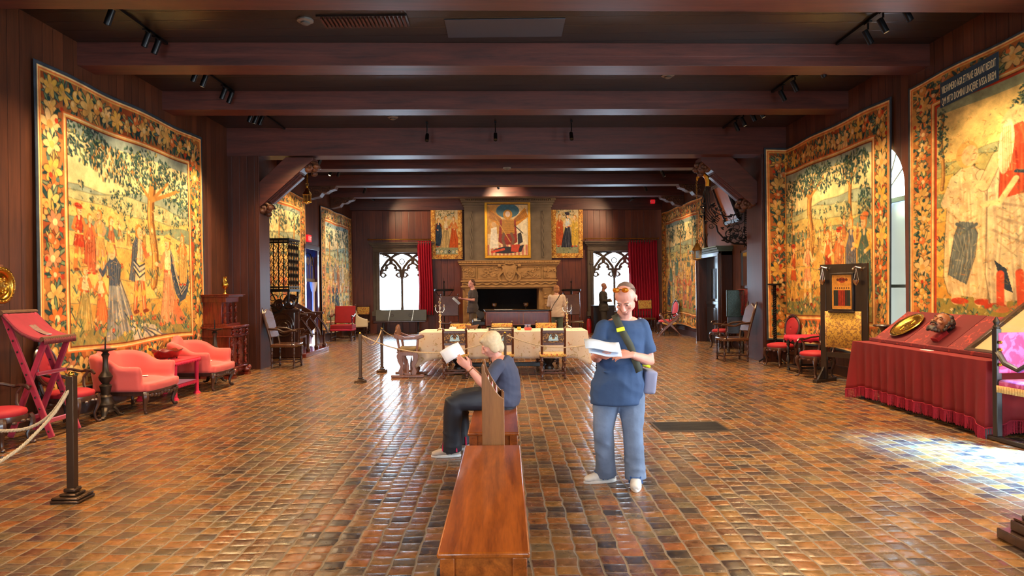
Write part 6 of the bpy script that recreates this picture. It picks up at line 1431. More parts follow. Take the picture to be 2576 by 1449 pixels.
for k, (dx, w_) in enumerate(((-.03, 'left'), (.03, 'right'))):
    t = thing('drinking_glass', 'small blue-rimmed glass standing behind the orange-red dish, %s of two' % w_, 'glass', (p.x + dx, p.y + .12, TZ2), 0, 'little glasses'); m = MB(); m.lathe([(.025, 0), (.026, .003), (.034, .10), (.031, .10), (.023, .006), (.002, .005)], n=14); m.build('cup', glass('cut_glass%d' % k, (210, 225, 240), .05, .3), t); m = MB(); m.lathe([(.033, .1), (.036, .104), (.033, .108)], n=14); m.build('rim', plain('blue_rim', (60, 80, 150), .3), t)
p = AT(1306, 830, 13.2); t = thing('dish', 'yellow-orange little pot left of the orange-red dish', 'pot', (p.x + .0, p.y, TZ2)); m = MB(); m.lathe([(.03, 0), (.045, .03), (.035, .06)], n=12); m.build('body', plain('yellow_pot', (222, 166, 50), .4), t)
# ropes and posts round the table
def post(label, p, h=.86, w=.05, grp='rope barrier posts round the table'):
    t = thing('stanchion', label, 'rope post', p, 0, grp); m = MB(); m.bb(-w / 2, w / 2, -w / 2, w / 2, .08, h); m.build('post', M_bronze, t, bev=.004)
    m = MB(); b = w * 1.9; m.bb(-b, b, -b, b, 0, .025)
    for k, (e, z) in enumerate(((.95, .025), (.6, .045), (.42, .07))): m.bb(-b * e, b * e, -b * e, b * e, z, z + .02 if k < 2 else .1)
    m.build('base', M_bronze, t, bev=.01); m = MB(); m.ball((0, 0, h + .012), w * .42, 10, 8); m.build('ring_cap', M_brass, t)
def rope(a, b, sag, label, r=.011, n=26):
    a, b = Vector(a), Vector(b); P = [a.lerp(b, i / n) - Vector((0, 0, sag * 4 * (i / n) * (1 - i / n))) for i in range(n + 1)]
    m = MB()
    o3 = []
    k = int((b - a).length / .012); k = min(k, 260)
    for q in range(3):
        pts = []
        for i in range(k + 1):
            f = i / k; c = a.lerp(b, f) - Vector((0, 0, sag * 4 * f * (1 - f))); an = i * .55 + q * 2.094; pts.append(c + Vector((0, 1, 0)).cross((b - a).normalized()) * r * .5 * math.cos(an) + Vector((0, 0, 1)).cross((b - a).normalized()).normalized() * r * .5 * math.sin(an))
        m.tube(pts, r * .62, 5)
    o = m.build('rope', M_rope); tag(o, label, 'rope', 'twisted barrier ropes')
A1, A2 = FL(907, 962), FL(961, 936); HP = .84
post('rope post nearer the camera at the left of the long table', A1, HP); post('rope post farther back at the left of the long table', A2, HP)
Bp = Vector((-.02, 11.55, 0)); post('rope post behind the seated woman', Bp, HP); Cp = Vector((1.98, 11.6, 0)); post('rope post behind the standing man', Cp, HP)
z_ = HP - .03; up = Vector((0, 0, z_))
rope(A1 + up + Vector((.035, 0, 0)), A2 + up + Vector((0, -.035, 0)), .22, 'short rope between the two posts left of the long table'); rope(A1 + up + Vector((.035, -.0, 0)), Bp + up - Vector((.035, 0, 0)), .30, 'long rope in front of the left half of the table')
rope(Bp + up + Vector((.035, 0, 0)), Cp + up - Vector((.035, 0, 0)), .22, 'long rope in front of the right half of the table')
Dp = A2 + Vector((.85, .9, 0)); rope(A2 + up + Vector((.035, .0, 0)), (TX0 - .5, 14.4, .55), .05, 'rope running back from the farther left post behind the slab armchair')
# near left post
NP = FL(183, 1258); post('tall bronze rope post in the left foreground', NP, .96, .058, 'foreground'); zt_ = .94
e1 = AT(-60, 1082, NP.y - .1); e2 = AT(-80, 1195, NP.y - 1.0)
def rope_free(P, label, r=.013):
    P = [Vector(p) for p in P]; m = MB(); pts = []
    n = 90
    for i in range(n + 1):
        t_ = i / n * (len(P) - 1); k = min(int(t_), len(P) - 2); f = t_ - k; p0, p1, p2, p3 = P[max(k - 1, 0)], P[k], P[k + 1], P[min(k + 2, len(P) - 1)]
        pts.append(.5 * ((2 * p1) + (p2 - p0) * f + (2 * p0 - 5 * p1 + 4 * p2 - p3) * f * f + (3 * p1 - p0 - 3 * p2 + p3) * f ** 3))
    d = (P[-1] - P[0]).normalized(); s_ = d.cross(Vector((0, 0, 1))).normalized()
    for q in range(3): m.tube([c + (s_ * math.cos(i * .9 + q * 2.09) + Vector((0, 0, 1)) * math.sin(i * .9 + q * 2.09)) * r * .5 for i, c in enumerate(pts)], r * .62, 5)
    tag(m.build('rope', M_rope), label, 'rope', 'foreground ropes')
d_ = NP.y
rope_free([AT(172, 978, d_), AT(130, 1040, d_), AT(80, 1074, d_), AT(20, 1084, d_), AT(-40, 1080, d_), AT(-110, 1060, d_)], 'upper rope hanging from the foreground post, nearly level at the left edge')
rope_free([AT(173, 982, d_ - .02), AT(140, 1035, d_ - .1), AT(90, 1090, d_ - .25), AT(40, 1135, d_ - .4), AT(-30, 1175, d_ - .55), AT(-120, 1195, d_ - .7)], 'lower rope sloping steeply from the foreground post to the left edge')
# benches
def bench(label, px0, px1, py_near, py_far, zt=.45):
    n0, n1 = FL(px0, py_near, zt), FL(px1, py_near, zt); y0 = n0.y; y1 = FL((px0 + px1) / 2, py_far, zt).y; w = (n1.x - n0.x); cx_ = (n0.x + n1.x) / 2; L = y1 - y0
    t = thing('wooden_bench', label, 'bench', (cx_, (y0 + y1) / 2, 0), 0, 'polished benches'); m = MB(); m.bb(-w / 2, w / 2, -L / 2, L / 2, zt - .028, zt); m.build('seat', M_bench, t, bev=.009)
    m = MB(); i_ = .03
    for s_ in (-1, 1): m.bb(s_ * (w / 2 - i_ - .01) - .01, s_ * (w / 2 - i_ - .01) + .01, -L / 2 + .04, L / 2 - .04, zt - .14, zt - .028); m.bb(-w / 2 + .05, w / 2 - .05, s_ * (L / 2 - .04) - .01, s_ * (L / 2 - .04) + .01, zt - .14, zt - .028)
    m.build('apron', M_bench, t)
    for sx in (-1, 1):
        for sy in (-1, 1):
            x_, y_ = sx * (w / 2 - .045), sy * (L / 2 - .045); m = MB(); m.bb(x_ - .032, x_ + .032, y_ - .032, y_ + .032, zt - .16, zt - .028)
            a, b = .032, .022; zz = zt - .16; m.add([(x_ - a, y_ - a, zz), (x_ + a, y_ - a, zz), (x_ + a, y_ + a, zz), (x_ - a, y_ + a, zz), (x_ - b, y_ - b, 0), (x_ + b, y_ - b, 0), (x_ + b, y_ + b, 0), (x_ - b, y_ + b, 0)], [(0, 1, 2, 3), (7, 6, 5, 4), (4, 5, 1, 0), (5, 6, 2, 1), (6, 7, 3, 2), (7, 4, 0, 3)]); m.build('leg', M_bench, t, bev=.003)
    return t, cx_, y0, y1
B1 = bench('polished cherry-wood bench in the foreground with swirling grain', 1098, 1334, 1392, 1120)
B2 = bench('second polished bench beyond the brochure rack, where the woman sits', 1176, 1306, 1089, 989)
# brochure rack between them
y0, y1 = B1[3] + .05, B2[2] - .03; xa = AT(1212, 1000, y0).x; xb = AT(1268, 1000, y0).x; t = thing('brochure_rack', 'narrow walnut leaflet rack with curved side panel between the two benches', 'leaflet rack', ((xa + xb) / 2, (y0 + y1) / 2, 0)); hw = (xb - xa) / 2; hl = max(.16, (y1 - y0) / 2)
prof = [(-hw, 0), (hw, 0), (hw, .78), (hw - .03, .80), (hw - .06, .835), (hw - .1, .90), (-hw + .025, .985), (-hw + .018, 1.03), (-hw + .008, 1.045), (-hw, 1.03)]
for s_ in (-1, 1): m = MB(); m.prism(prof, s_ * hl - .011, s_ * hl + .011, 'xz'); m.build('side_panel', M_rack, t, bev=.003)
m = MB(); m.bb(-hw, -hw + .014, -hl + .011, hl - .011, .05, 1.02); m.build('back_panel', M_rack, t); m = MB(); m.bb(hw - .02, hw - .008, -hl + .011, hl - .011, .05, .80); m.build('front_panel', M_rack, t); m = MB(); m.bb(-hw + .014, hw - .02, -hl + .011, hl - .011, .40, .415); m.build('shelf', M_rack, t)
c_ = t.location
for k, (dx, dz, w_) in enumerate(((-.03, .93, 'tall pink leaflet with white edge standing at the back of the rack'), (.0, .88, 'pink and white leaflet in the middle of the rack'), (.03, .85, 'short pink leaflet leaning at the front of the rack'))):
    q = thing('leaflet', w_, 'leaflet', (c_.x + dx, c_.y - hl + .15, .42), 0, 'leaflets in the rack'); m = MB(); m.box((0, 0, (dz - .42) / 2), (.006, .2, dz - .42), M=Matrix.Rotation(-.04, 4, 'Y')); m.build('cover', plain('pink_cover', (214, 80, 110), .5), q); m = MB(); m.box((.004 + .0, 0, (dz - .42) / 2 + .006), (.003, .19, dz - .43), M=Matrix.Rotation(-.04, 4, 'Y')); m.build('pages', M_card, q)
# tall leather chairs and ring candelabra flanking the hearth
for px, w_, s_ in ((1131, 'left', -1), (1440, 'right', 1)):
    p = AT(px, 780, 22.6); frame_chair('studded_chair', 'tall studded brown leather chair with barley-twist posts %s of the fireplace' % w_, 'chair', (p.x, 22.6, 0), PHI, w=.62, d=.55, h=.52, H=1.40, seatmat=M_leather, backmat=M_leather, legs='twist', panel=(.2, .98), studs=True, rake=.08, group='tall studded chairs')
    p = AT(1117 if s_ < 0 else 1437, 730, 23.4); t = thing('ring_candelabrum', 'black iron floor candelabrum with a ring of prickets %s of the fireplace' % w_, 'candelabrum', (p.x, 23.4, 0), 0, 'iron ring candelabra'); zr = p.z
    m = MB(); m.tube([(0, 0, .1), (0, 0, zr + .25)], .02, 6); m.lathe([(.012, zr + .25), (.04, zr + .28), (.01, zr + .31), (.004, zr + .42)], n=8); m.build('pole', M_iron, t)
    m = MB(); m.tube([(.32 * math.cos(a * PI / 12), .32 * math.sin(a * PI / 12), zr) for a in range(24)], .02, 6, closed=True, flat=1.8); [m.tube([(0, 0, zr - .25), (.2 * math.cos(a), .2 * math.sin(a), zr - .18), (.31 * math.cos(a), .31 * math.sin(a), zr)], .012, 5) for a in (0, PI / 2, PI, -PI / 2)]; m.build('ring', M_iron, t)
    for a in range(8): m = MB(); m.lathe([(.01, zr), (.03, zr + .02), (.006, zr + .03), (.003, zr + .13)], (.32 * math.cos(a * PI / 4), .32 * math.sin(a * PI / 4), 0), 6); m.build('pricket', M_iron, t)
    for a in range(3): m = MB(); m.tube([(0, 0, .15), (.12 * math.cos(a * 2.1), .12 * math.sin(a * 2.1), .12), (.26 * math.cos(a * 2.1), .26 * math.sin(a * 2.1), .012)], .016, 6); m.build('foot', M_iron, t)
# ================================================================ right side
RZ_ = -PI / 2
# far right group
p = FL(1642, 842); p = AT(1642, 800, 23.6); frame_chair('needlework_chair', 'flowered chair against the far wall right of the wide crimson curtain', 'chair', (p.x, 24.6, 0), PHI, w=.52, d=.46, h=.5, H=1.12, seatmat=M_leather, backmat=M_floral, legs='turned', panel=(.5, 1.0))
for px0, py0, px1, py1 in ((1627, 792, 1666, 803),): pass
p = FL(1680, 842); rococo_chair('oval-backed armchair with pink-red upholstery at the far end of the right wall', (p.x - .0, p.y + .15, 0), RZ_ + .25, velvet('rose_damask', (206, 66, 78), .7, .4), 'single', .46, w=.55, back=1.12)
# X-frame folding chair
pA, pB = FL(1664, 846), FL(1720, 848); cxm = (pA.x + pB.x) / 2; t = thing('x_frame_chair', 'low brown X-frame chair with curved arms before the far right tapestry', 'chair', (cxm, pA.y + .15, 0), -.15)
W_ = (pB.x - pA.x)
for s_ in (-1, 1):
    for q in (-1, 1):
        m = MB(); P = [(q * W_ * .5, .0), (q * W_ * .5, .06), (q * W_ * .12, .27), (-q * W_ * .42, .55), (-q * W_ * .5, .68), (-q * W_ * .42, .7), (-q * W_ * .3, .56), (q * W_ * .14, .36), (q * W_ * .62, .0)]
        m.prism(P, s_ * .2 - .02 + q * .012, s_ * .2 + .02 + q * .012, 'xz'); m.build('leg', M_oak, t, bev=.008)
m = MB(); [m.tube([(s_ * W_ * .48, -.26, .68), (s_ * W_ * .5, .0, .66), (s_ * W_ * .44, .26, .72)], [.03, .025, .03], 8) for s_ in (-1,)]; m.build('armrest', M_oak, t); m = MB(); m.tube([(W_ * .48, -.26, .68), (W_ * .5, .0, .66), (W_ * .44, .26, .72)], [.03, .025, .03], 8); m.build('armrest', M_oak, t)
m = MB(); m.grid([[(-W_ * .36 + W_ * .72 * i / 10, -.19 + .38 * j / 4, .42 - .06 * math.sin(PI * i / 10)) for i in range(11)] for j in range(5)]); m.build('seat', plain('ochre_cushion', (196, 150, 76), .85), t, 180, solid=.04)
# dark cabinet and extinguisher by the right far window
p = AT(1513, 800, 24.2); t = thing('dark_cabinet', 'low black cabinet under the right far window', 'cabinet', (p.x + .1, 24.6, 0), PHI); m = MB(); m.bb(-.38, .38, -.25, .25, .0, .94); m.build('body', M_black, t, bev=.01); m = MB(); m.bb(-.41, .41, -.28, .26, .94, .97); m.build('top', plain('slate_top', (80, 96, 112), .25), t, bev=.006)
for s_ in (-1, 1): m = MB(); m.bb(s_ * .19 - .17, s_ * .19 + .17, -.27, -.25, .12, .88); d_ = m.build('door', M_black, t, bev=.004); m = MB(); m.ball((s_ * .05, -.285, .6), .02); m.build('knob', M_brass, d_)
p = FL(1482, 838); t = thing('fire_extinguisher', 'red fire extinguisher on the floor left of the low black cabinet', 'fire extinguisher', (p.x, min(p.y, 24.6), 0)); m = MB(); m.lathe([(.08, 0), (.085, .02), (.085, .42), (.06, .5), (.03, .52)], n=16); m.build('cylinder', plain('signal_red', (190, 20, 24), .3, 0, .05, 5, 0), t); m = MB(); m.box((0, 0, .55), (.03, .14, .04)); m.build('handle', M_black_p, t); m = MB(); m.tube([(0, -.04, .54), (.08, -.08, .5), (.11, -.05, .3), (.1, -.03, .15)], .014, 6); m.build('hose', M_black_p, t)
# carved green panel chest on a stand with red cloth
p = AT(1848, 797, 16.2); t = thing('carved_coffer', 'dark green carved panel coffer on a dark stand beside the doorway', 'coffer', (p.x + .02, 16.2, 0), -.25); zb_, zt_ = AT(1848, 797, 16.2).z, AT(1848, 730, 16.2).z; w_ = .19
Mg = plain('dark_green_relief', (52, 66, 58), .35, .4, .3, 12, .5)
m = MB(); m.bb(-w_, w_, -.03, .25, zb_, zt_); m.build('body', Mg, t, bev=.006); m = MB()
for a in range(5):
    for b in range(7): x_, z_ = -w_ + .05 + a * (2 * w_ - .1) / 4, zb_ + .06 + b * (zt_ - zb_ - .12) / 6; m.tube([(x_ + .025 * math.cos(q), -.04, z_ + .035 * math.sin(q)) for q in [i * .8 for i in range(8)]], .009, 5, closed=True)
m.tube([(-w_, -.035, zb_), (w_, -.035, zb_), (w_, -.035, zt_), (-w_, -.035, zt_)], .016, 5, closed=True); m.build('relief', Mg, t)
m = MB(); m.bb(-w_ + .02, w_ - .02, .0, .22, .5, zb_); m.bb(-w_, w_, -.02, .24, .48, .52); m.build('stand', M_black, t)
for sx in (-1, 1):
    for y_ in (.01, .21): m = MB(); turned(m, sx * (w_ - .03), y_, 0, .5, .03); m.build('leg', M_black, t)
p2 = AT(1875, 728, 16.0); m = MB(); m.grid([[(-.17 + .34 * i / 12, .02 * math.sin(i * 1.3) * v, zt_ + .02 - v * .62) for i in range(13)] for v in (0, .3, .6, 1)]); o = m.build('damask_cloth', M_redd, None, 180, solid=.01); o.location = (AT(1875, 760, 16.1).x, 16.1, 0); o.rotation_euler = (0, 0, -.4); tag(o, 'small panel of red damask hanging right of the carved coffer', 'cloth')
m = MB(); m.tube([(-.19, 0, 0), (.19, 0, 0)], .01, 6)
# framed mirror on the wall
a, b = WX(1884, 628, XR), WX(1870, 725, XR); t = thing('framed_mirror', 'narrow pale framed mirror on the right wall just past the pier', 'mirror', (XR, (a.y + b.y) / 2, b.z)); hh = a.z - b.z; hy = abs(a.y - b.y) / 2 + .05
m = MB(); m.bb(-.05, 0, -hy, -hy + .06, 0, hh); m.bb(-.05, 0, hy - .06, hy, 0, hh); m.bb(-.05, 0, -hy, hy, 0, .06); m.bb(-.05, 0, -hy, hy, hh - .06, hh); m.build('frame', M_dark, t); m = MB(); m.bb(-.03, -.02, -hy + .05, hy - .05, .05, hh - .05); m.build('glass', plain('mirror_glass', (190, 206, 200), .08, 1, 0, 5, 0), t, smooth=0)
# tilted picture over the doorway
t = thing('tilted_picture', 'dark-framed picture tipped forward high on the right wall, above the doorway', 'picture', (XR - .18, 17.1, 3.2)); t.rotation_euler = (0, -.35, 0); hh = 1.05; hy = .55
m = MB()
for k in range(3): e = .03 * k; m.bb(-.06 - .01 * k, 0, -hy + e, -hy + e + .02, e, hh - e); m.bb(-.06 - .01 * k, 0, hy - e - .02, hy - e, e, hh - e); m.bb(-.06 - .01 * k, 0, -hy, hy, e, e + .02); m.bb(-.06 - .01 * k, 0, -hy, hy, hh - e - .02, hh - e)
m.build('frame', M_black, t); m = MB(); m.bb(-.03, -.02, -hy + .04, hy - .04, .04, hh - .04); m.build('picture', plain('amber_ground', (176, 104, 58), .4, 0, .3, 4), t, smooth=0)
m = MB(); m.lathe([(.12, 0), (.1, .03), (.05, .12), (.03, .3), (.04, .36), (.02, .42), (.015, .7)], n=8); [m.tube([(0, 0, .12), (.06 * math.cos(a), .06 * math.sin(a), .3), (.1 * math.cos(a), .1 * math.sin(a), .42)], .012, 5) for a in (0, 1.57, 3.14, 4.71)]; o = m.build('iron_finial', M_pewter); o.location = (XR - .36, (dy0 + dy1) / 2 + .1, dzt + .091); tag(o, 'dark metal spire ornament standing on the doorway hood', 'ornament')
# leather armchair past the right pier, red seat chair behind
a, b, c_ = FL(1812, 906), FL(1830, 911), FL(1884, 908); frame_chair('leather_armchair', 'high-backed brown leather armchair beside the right pier', 'armchair', ((a.x + 5.36) / 2 - .12, (a.y + b.y) / 2 - .15 + .3, 0), RZ_ , w=.56, d=.54, h=.50, H=1.22, seatmat=M_leather, backmat=M_leather, arms=True, panel=(.18, 1.0), round_top=True, rake=.2, group='high-backed leather armchairs')
a = FL(1790, 877); rococo_chair('red-seated carved armchair behind the right leather armchair, near the doorway', (a.x + .3, a.y + .1, 0), RZ_ + .3, group='single2', h=.46, w=.5, back=1.05)
# wrought-iron crane with hanging lantern, mounted on the back of the pier
t = thing('iron_crane', 'wrought-iron scrollwork bracket with a gilt gooseneck end, on the right wall past the pier', 'iron bracket', (0, 0, 0)); dC = 15.5
def cc(zx, zy, d=dC): return AT(1730 + zx / 5.575, 400 + zy / 5.575, d)
m = MB()
for k in range(5):
    o_ = k * 11; m.tube([cc(255 + o_ * 1.5, 385), cc(230 + o_ * 1.6, 460), cc(195 + o_ * 2.6, 600), cc(205 + o_ * 3, 720 + (4 - k) * 6), cc(290 + o_ * 2.6, 850 - o_), cc(400 + o_ * 1.2, 930 - o_ * 2)], .011, 5)
m.tube([cc(400, 930), cc(420, 1020), cc(500, 1110), cc(650, 1190), cc(800, 1195), cc(845, 1230)], .02, 6); m.tube([cc(330, 700), cc(430, 770), cc(540, 810), cc(640, 790), cc(760, 720), cc(810, 700)], .013, 5); m.build('arm', M_iron, t)
m = MB()
for x_, y_, r_ in ((570, 880, 85), (710, 830, 95), (640, 1060, 140), (575, 1040, 60), (720, 1060, 100), (580, 1120, 45), (500, 760, 35), (690, 960, 70), (440, 690, 40), (330, 940, 40), (770, 1100, 60)):
    m.tube([cc(x_ + math.cos(.5 * i) * r_ * (1 - i / 26), y_ + math.sin(.5 * i) * r_ * (1 - i / 26)) for i in range(18)], .009, 5)
m.build('scrollwork', M_iron, t)
m = MB(); random.seed(5)
for k in range(46):
    x_, y_ = (random.uniform(190, 420), random.uniform(620, 900)) if k < 16 else (random.uniform(480, 800), random.uniform(730, 1180)); p = cc(x_, y_); q = Matrix.Rotation(random.random() * 3, 4, 'Y') @ Matrix.Rotation(random.random(), 4, 'X'); m.ball(p, (.05, .008, .02), 6, 4, q.to_3x3()); m.ball(p + Vector((.02, 0, .02)), (.03, .01, .015), 6, 4)
m.build('leaves', M_iron, t)
m = MB(); m.tube([cc(285, 385), cc(290, 320), cc(265, 250), cc(215, 210), cc(165, 225), cc(135, 270), cc(132, 310)], [.06, .065, .06, .055, .045, .03, .015], 10); m.build('gooseneck', M_gold, t)
m = MB(); [m.tube([cc(800 + 42 * (k % 2), 690 + k * 0), cc(800 + 42 * (k % 2), 1240)], .01, 5) for k in range(2)]; [m.tube([cc(800, 720 + 26 * k), cc(842, 720 + 26 * k)], .008, 4) for k in range(20)]; p = cc(845, 960); m.tube([p, Vector((XR, p.y, p.z))], .03, 6); p = cc(845, 760); m.tube([p, Vector((XR, p.y, p.z))], .03, 6); m.build('wall_plate', M_iron, t)
pl_ = cc(135, 1400); lz = cc(132, 315).z; t = lantern('brass lantern on a long twisted chain hung from the iron gooseneck at right', (pl_.x, pl_.y, pl_.z), 1, lz, plain('old_brass', (150, 106, 50), .35, .9, .2, 10))
# ---- near the right wall: red chairs, little table, tall candle stand, icon screen
def rc(px0, py0, px1, py1, label, **k):
    a, b = FL(px0, py0), FL(px1, py1); return a, b
a = FL(1963, 922.5); rococo_chair('carved chair with round red seat beyond the little velvet-topped table', (a.x + .05, a.y + .12, 0), -1.25, group='red seated chairs along the right wall', h=.42, w=.50, back=.98, arms=False)
a = FL(2052, 951); rococo_chair('carved armchair with round red seat half hidden by the dark icon stand', (a.x + .05, a.y + .12, 0), -1.255, group='red seated chairs along the right wall', h=.42, w=.50, back=.92)
a, b, c_ = FL(1980, 931), FL(2013, 941), AT(2066, 840, 11.9); t = thing('small_table', 'little dark table with a crimson cover, behind the icon stand', 'table', ((a.x + .30), (a.y + b.y) / 2 + .0, 0)); hx_, hy_ = .33, .30; zt_ = .66
for sx in (-1, 1):
    for sy in (-1, 1): m = MB(); turned(m, sx * (hx_ - .04), sy * (hy_ - .04), 0, zt_ - .08, .032); m.build('leg', M_black, t)
m = MB(); m.bb(-hx_ + .04, hx_ - .04, -hy_ + .02, -hy_ + .06, .08, .12); m.bb(-hx_ + .04, hx_ - .04, hy_ - .06, hy_ - .02, .08, .12); m.bb(-hx_ + .02, -hx_ + .06, -hy_ + .04, hy_ - .04, .08, .12); m.build('stretcher', M_black, t); m = MB(); m.bb(-hx_, hx_, -hy_, hy_, zt_ - .09, zt_); m.build('tabletop', M_black, t)
m = MB(); n = 48; rows = [[((hx_ + e) * (1 if False else math.copysign(min(1, abs(math.cos(a_)) * 1.42), math.cos(a_))), (hy_ + e) * math.copysign(min(1, abs(math.sin(a_)) * 1.42), math.sin(a_)), z) for a_ in [i * 2 * PI / n for i in range(n)]] for e, z in ((-hx_ * .999 if 0 else -.25, zt_ + .008), (.0, zt_ + .008), (.012, zt_))]
rows.append([(x_ * 1.03, y_ * 1.04, zt_ - .08 - .025 * math.sin(i * 1.9)) for i, (x_, y_, z) in enumerate(rows[-1])]); m.grid(rows, closeu=True); bi = len(m.v); m.v.append((0, 0, zt_ + .008)); m.f += [(bi, (i + 1) % n, i) for i in range(n)]
m.v = [(v[0] + t.location.x, v[1] + t.location.y, v[2]) for v in m.v]; o = m.build('table_cover', velvet('raspberry_velvet', (208, 26, 62), .8, .5), None, 50, solid=.006); tag(o, 'crimson velvet cover over the little dark table', 'tablecloth')
# tall twisted candle stand near the pier
a = FL(1950, 912); t = thing('candle_stand', 'tall thin twisted iron candle stand in front of the folded tapestry by the right pier', 'candle stand', (a.x, a.y, 0), .3, ); zt_ = AT(1951, 716, a.y).z
m = MB(); twist(m, (0, 0, .3), (0, 0, zt_ - .03), .035, 14); m.tube([(0, 0, .25), (0, 0, zt_)], .012, 6); m.build('stem', M_iron, t); m = MB(); m.lathe([(.03, zt_ - .02), (.14, zt_), (.14, zt_ + .02), (.02, zt_ + .02)], n=16); m.build('tray', M_iron, t)
for k in range(3): a_ = k * 2.09 + .5; m = MB(); m.tube([(0, 0, .42), (.1 * math.cos(a_), .1 * math.sin(a_), .3), (.22 * math.cos(a_), .22 * math.sin(a_), .08), (.32 * math.cos(a_), .32 * math.sin(a_), .012)], .016, 6); scr(m, (.16 * math.cos(a_), .16 * math.sin(a_), .08), .05, 'x'); m.build('foot', M_iron, t)
# dark pedestal behind the red table
a = AT(2228, 818, 10.1); t = thing('round_stand', 'dark round-topped wooden stand just beyond the long red table', 'stand', (a.x, a.y, 0)); m = MB(); m.lathe([(.16, a.z - .02), (.17, a.z - .01), (.17, a.z), (.16, a.z + .01), (.01, a.z + .01)], n=24); m.build('top', M_dark, t); m = MB(); m.lathe([(.1, 0), (.12, .04), (.05, .1), (.04, .4), (.06, .5), (.04, .6), (.06, a.z - .1), (.1, a.z - .02)], n=14); m.build('column', M_dark, t)
# icon on its tall dark stand
f0_, f1_ = FL(2060, 962), FL(2110, 952); t = thing('icon_stand', 'tall dark wooden display stand with open foot frame, left of the long red table', 'display stand', (0, 0, 0)); SC, SA = Vector((5.50, 11.0, 0)), -1.0; SD = Vector((math.cos(SA), math.sin(SA), 0))
def SP(px, py):
    x, y = unr(px, py); u = (x - CX) / F; k = (u * SC.y - SC.x) / (SD.x - u * SD.y); d = SC.y + k * SD.y; return k, HC - (y - CY) * d / F
def SW(k, off, z): return SC + SD * k + Vector((math.sin(SA), -math.cos(SA), 0)) * off + Vector((0, 0, z))
sx0, sx1 = SP(2066, 800)[0], SP(2185, 800)[0]; zt_ = SP(2125, 664)[1]; zb1 = SP(2125, 782)[1]; SC = SW((sx0 + sx1) / 2, 0, 0); t.location = SC; t.rotation_euler = (0, 0, SA); hw = (sx1 - sx0) / 2
for s_ in (-1, 1): m = MB(); m.bb(s_ * (hw - .05) - .05, s_ * (hw - .05) + .05, -.025, .025, .05, zt_); m.build('post', M_black, t, bev=.004)
m = MB(); m.bb(-hw + .1, hw - .1, -.02, .02, zb1, zt_); m.build('board', M_black, t); m = MB(); m.bb(-hw + .1, hw - .1, -.02, .02, .42, .50); m.build('rail', M_black, t)
for s_ in (-1, 1): m = MB(); m.bb(s_ * (hw - .05) - .04, s_ * (hw - .05) + .04, -.28, .28, 0, .05); m.prism([(-.2, .05), (-.04, .05), (-.03, .25)], s_ * (hw - .05) - .015, s_ * (hw - .05) + .015, 'yz'); m.build('foot', M_black, t, bev=.006)
zi0, zi1 = SP(2122, 782)[1], SP(2122, 687)[1]; xi0, xi1 = SP(2092, 730)[0], SP(2151, 730)[0]
random.seed(77); ic = Cv(90, 130, (206, 140, 60)); ic.rect(4, 4, 86, 126, (196, 128, 52)); ic.ell(45, 20, 16, 10, 0, (150, 50, 28)); [ic.ell(26 + 13 * k, 18, 6, 5, 0, (90, 40, 24)) for k in range(4)]
for k in range(7):
    x_ = 15 + k * 10; col_ = random.choice(((60, 40, 34), (150, 44, 26), (40, 44, 40), (190, 110, 50))); ic.poly([(x_ - 7, 58), (x_ + 7, 58), (x_ + 8, 118), (x_ - 8, 118)], col_); ic.line([(x_ - 3, 62), (x_ - 4, 114)], 1.5, tuple(v * .5 for v in col_)); ic.line([(x_ + 3, 62), (x_ + 3, 112)], 1.2, tuple(min(255, v * 1.5) for v in col_)); ic.ell(x_, 50, 6, 7, 0, (216, 150, 60)); ic.ell(x_, 50, 3.5, 4.5, 0, (110, 70, 44))
weave(ic, 5, .1)
it = thing('icon', 'small gilded icon of standing robed figures, hung on the dark display stand', 'icon', SW((xi0 + xi1) / 2, .026, zi0), SA); w_, h_ = (xi1 - xi0), zi1 - zi0
m = MB(); e = .03; m.bb(-w_ / 2, w_ / 2, -.03, 0, 0, e); m.bb(-w_ / 2, w_ / 2, -.03, 0, h_ - e, h_); m.bb(-w_ / 2, -w_ / 2 + e, -.03, 0, e, h_ - e); m.bb(w_ / 2 - e, w_ / 2, -.03, 0, e, h_ - e); m.bb(-w_ / 2 - .02, w_ / 2 + .02, -.05, 0, -.03, 0); m.build('frame', M_black, it, bev=.004)
V = np.zeros((130, 90, 3)); V[..., 0] = np.linspace(-w_ / 2 + e, w_ / 2 - e, 90)[None]; V[..., 1] = -.012; V[..., 2] = np.linspace(h_ - e, e, 130)[:, None]; color_mesh('painted_panel', V, ic, M_paint, it, 0)
for px, w_ in ((2078, 'left'), (2163, 'right')):
    p = SP(px, 680); q = thing('silver_sconce', 'small silver hanging lamp at the %s top corner of the icon stand' % w_, 'lamp', SW(p[0], .026, p[1]), SA, 'silver lamps of the icon stand'); m = MB(); m.tube([(.05, 0, .0), (.06, -.06, .04), (.0, -.1, .06), (-.05, -.08, .03)], [.02, .018, .014, .012], 7); m.ball((-.05, -.08, .02), .02, 8, 6); m.build('bracket', M_silver, q)
    m = MB(); [m.tube([(0 + .03 * math.cos(a_) * 0, -.08, .03), (.04 * math.cos(a_), -.08 + .04 * math.sin(a_), -.16)], .004, 4) for a_ in (0, 2.1, 4.2)]; m.build('chains', M_silver, q); m = MB(); m.lathe([(.01, -.24), (.03, -.22), (.045, -.18), (.05, -.155), (.045, -.155)], (0, -.08, 0), 14); m.build('bowl', M_silver, q)
z0_, z1_ = SP(2120, 872)[1], SP(2120, 780)[1]; xa, xb = SP(2079, 820)[0], SP(2170, 820)[0]
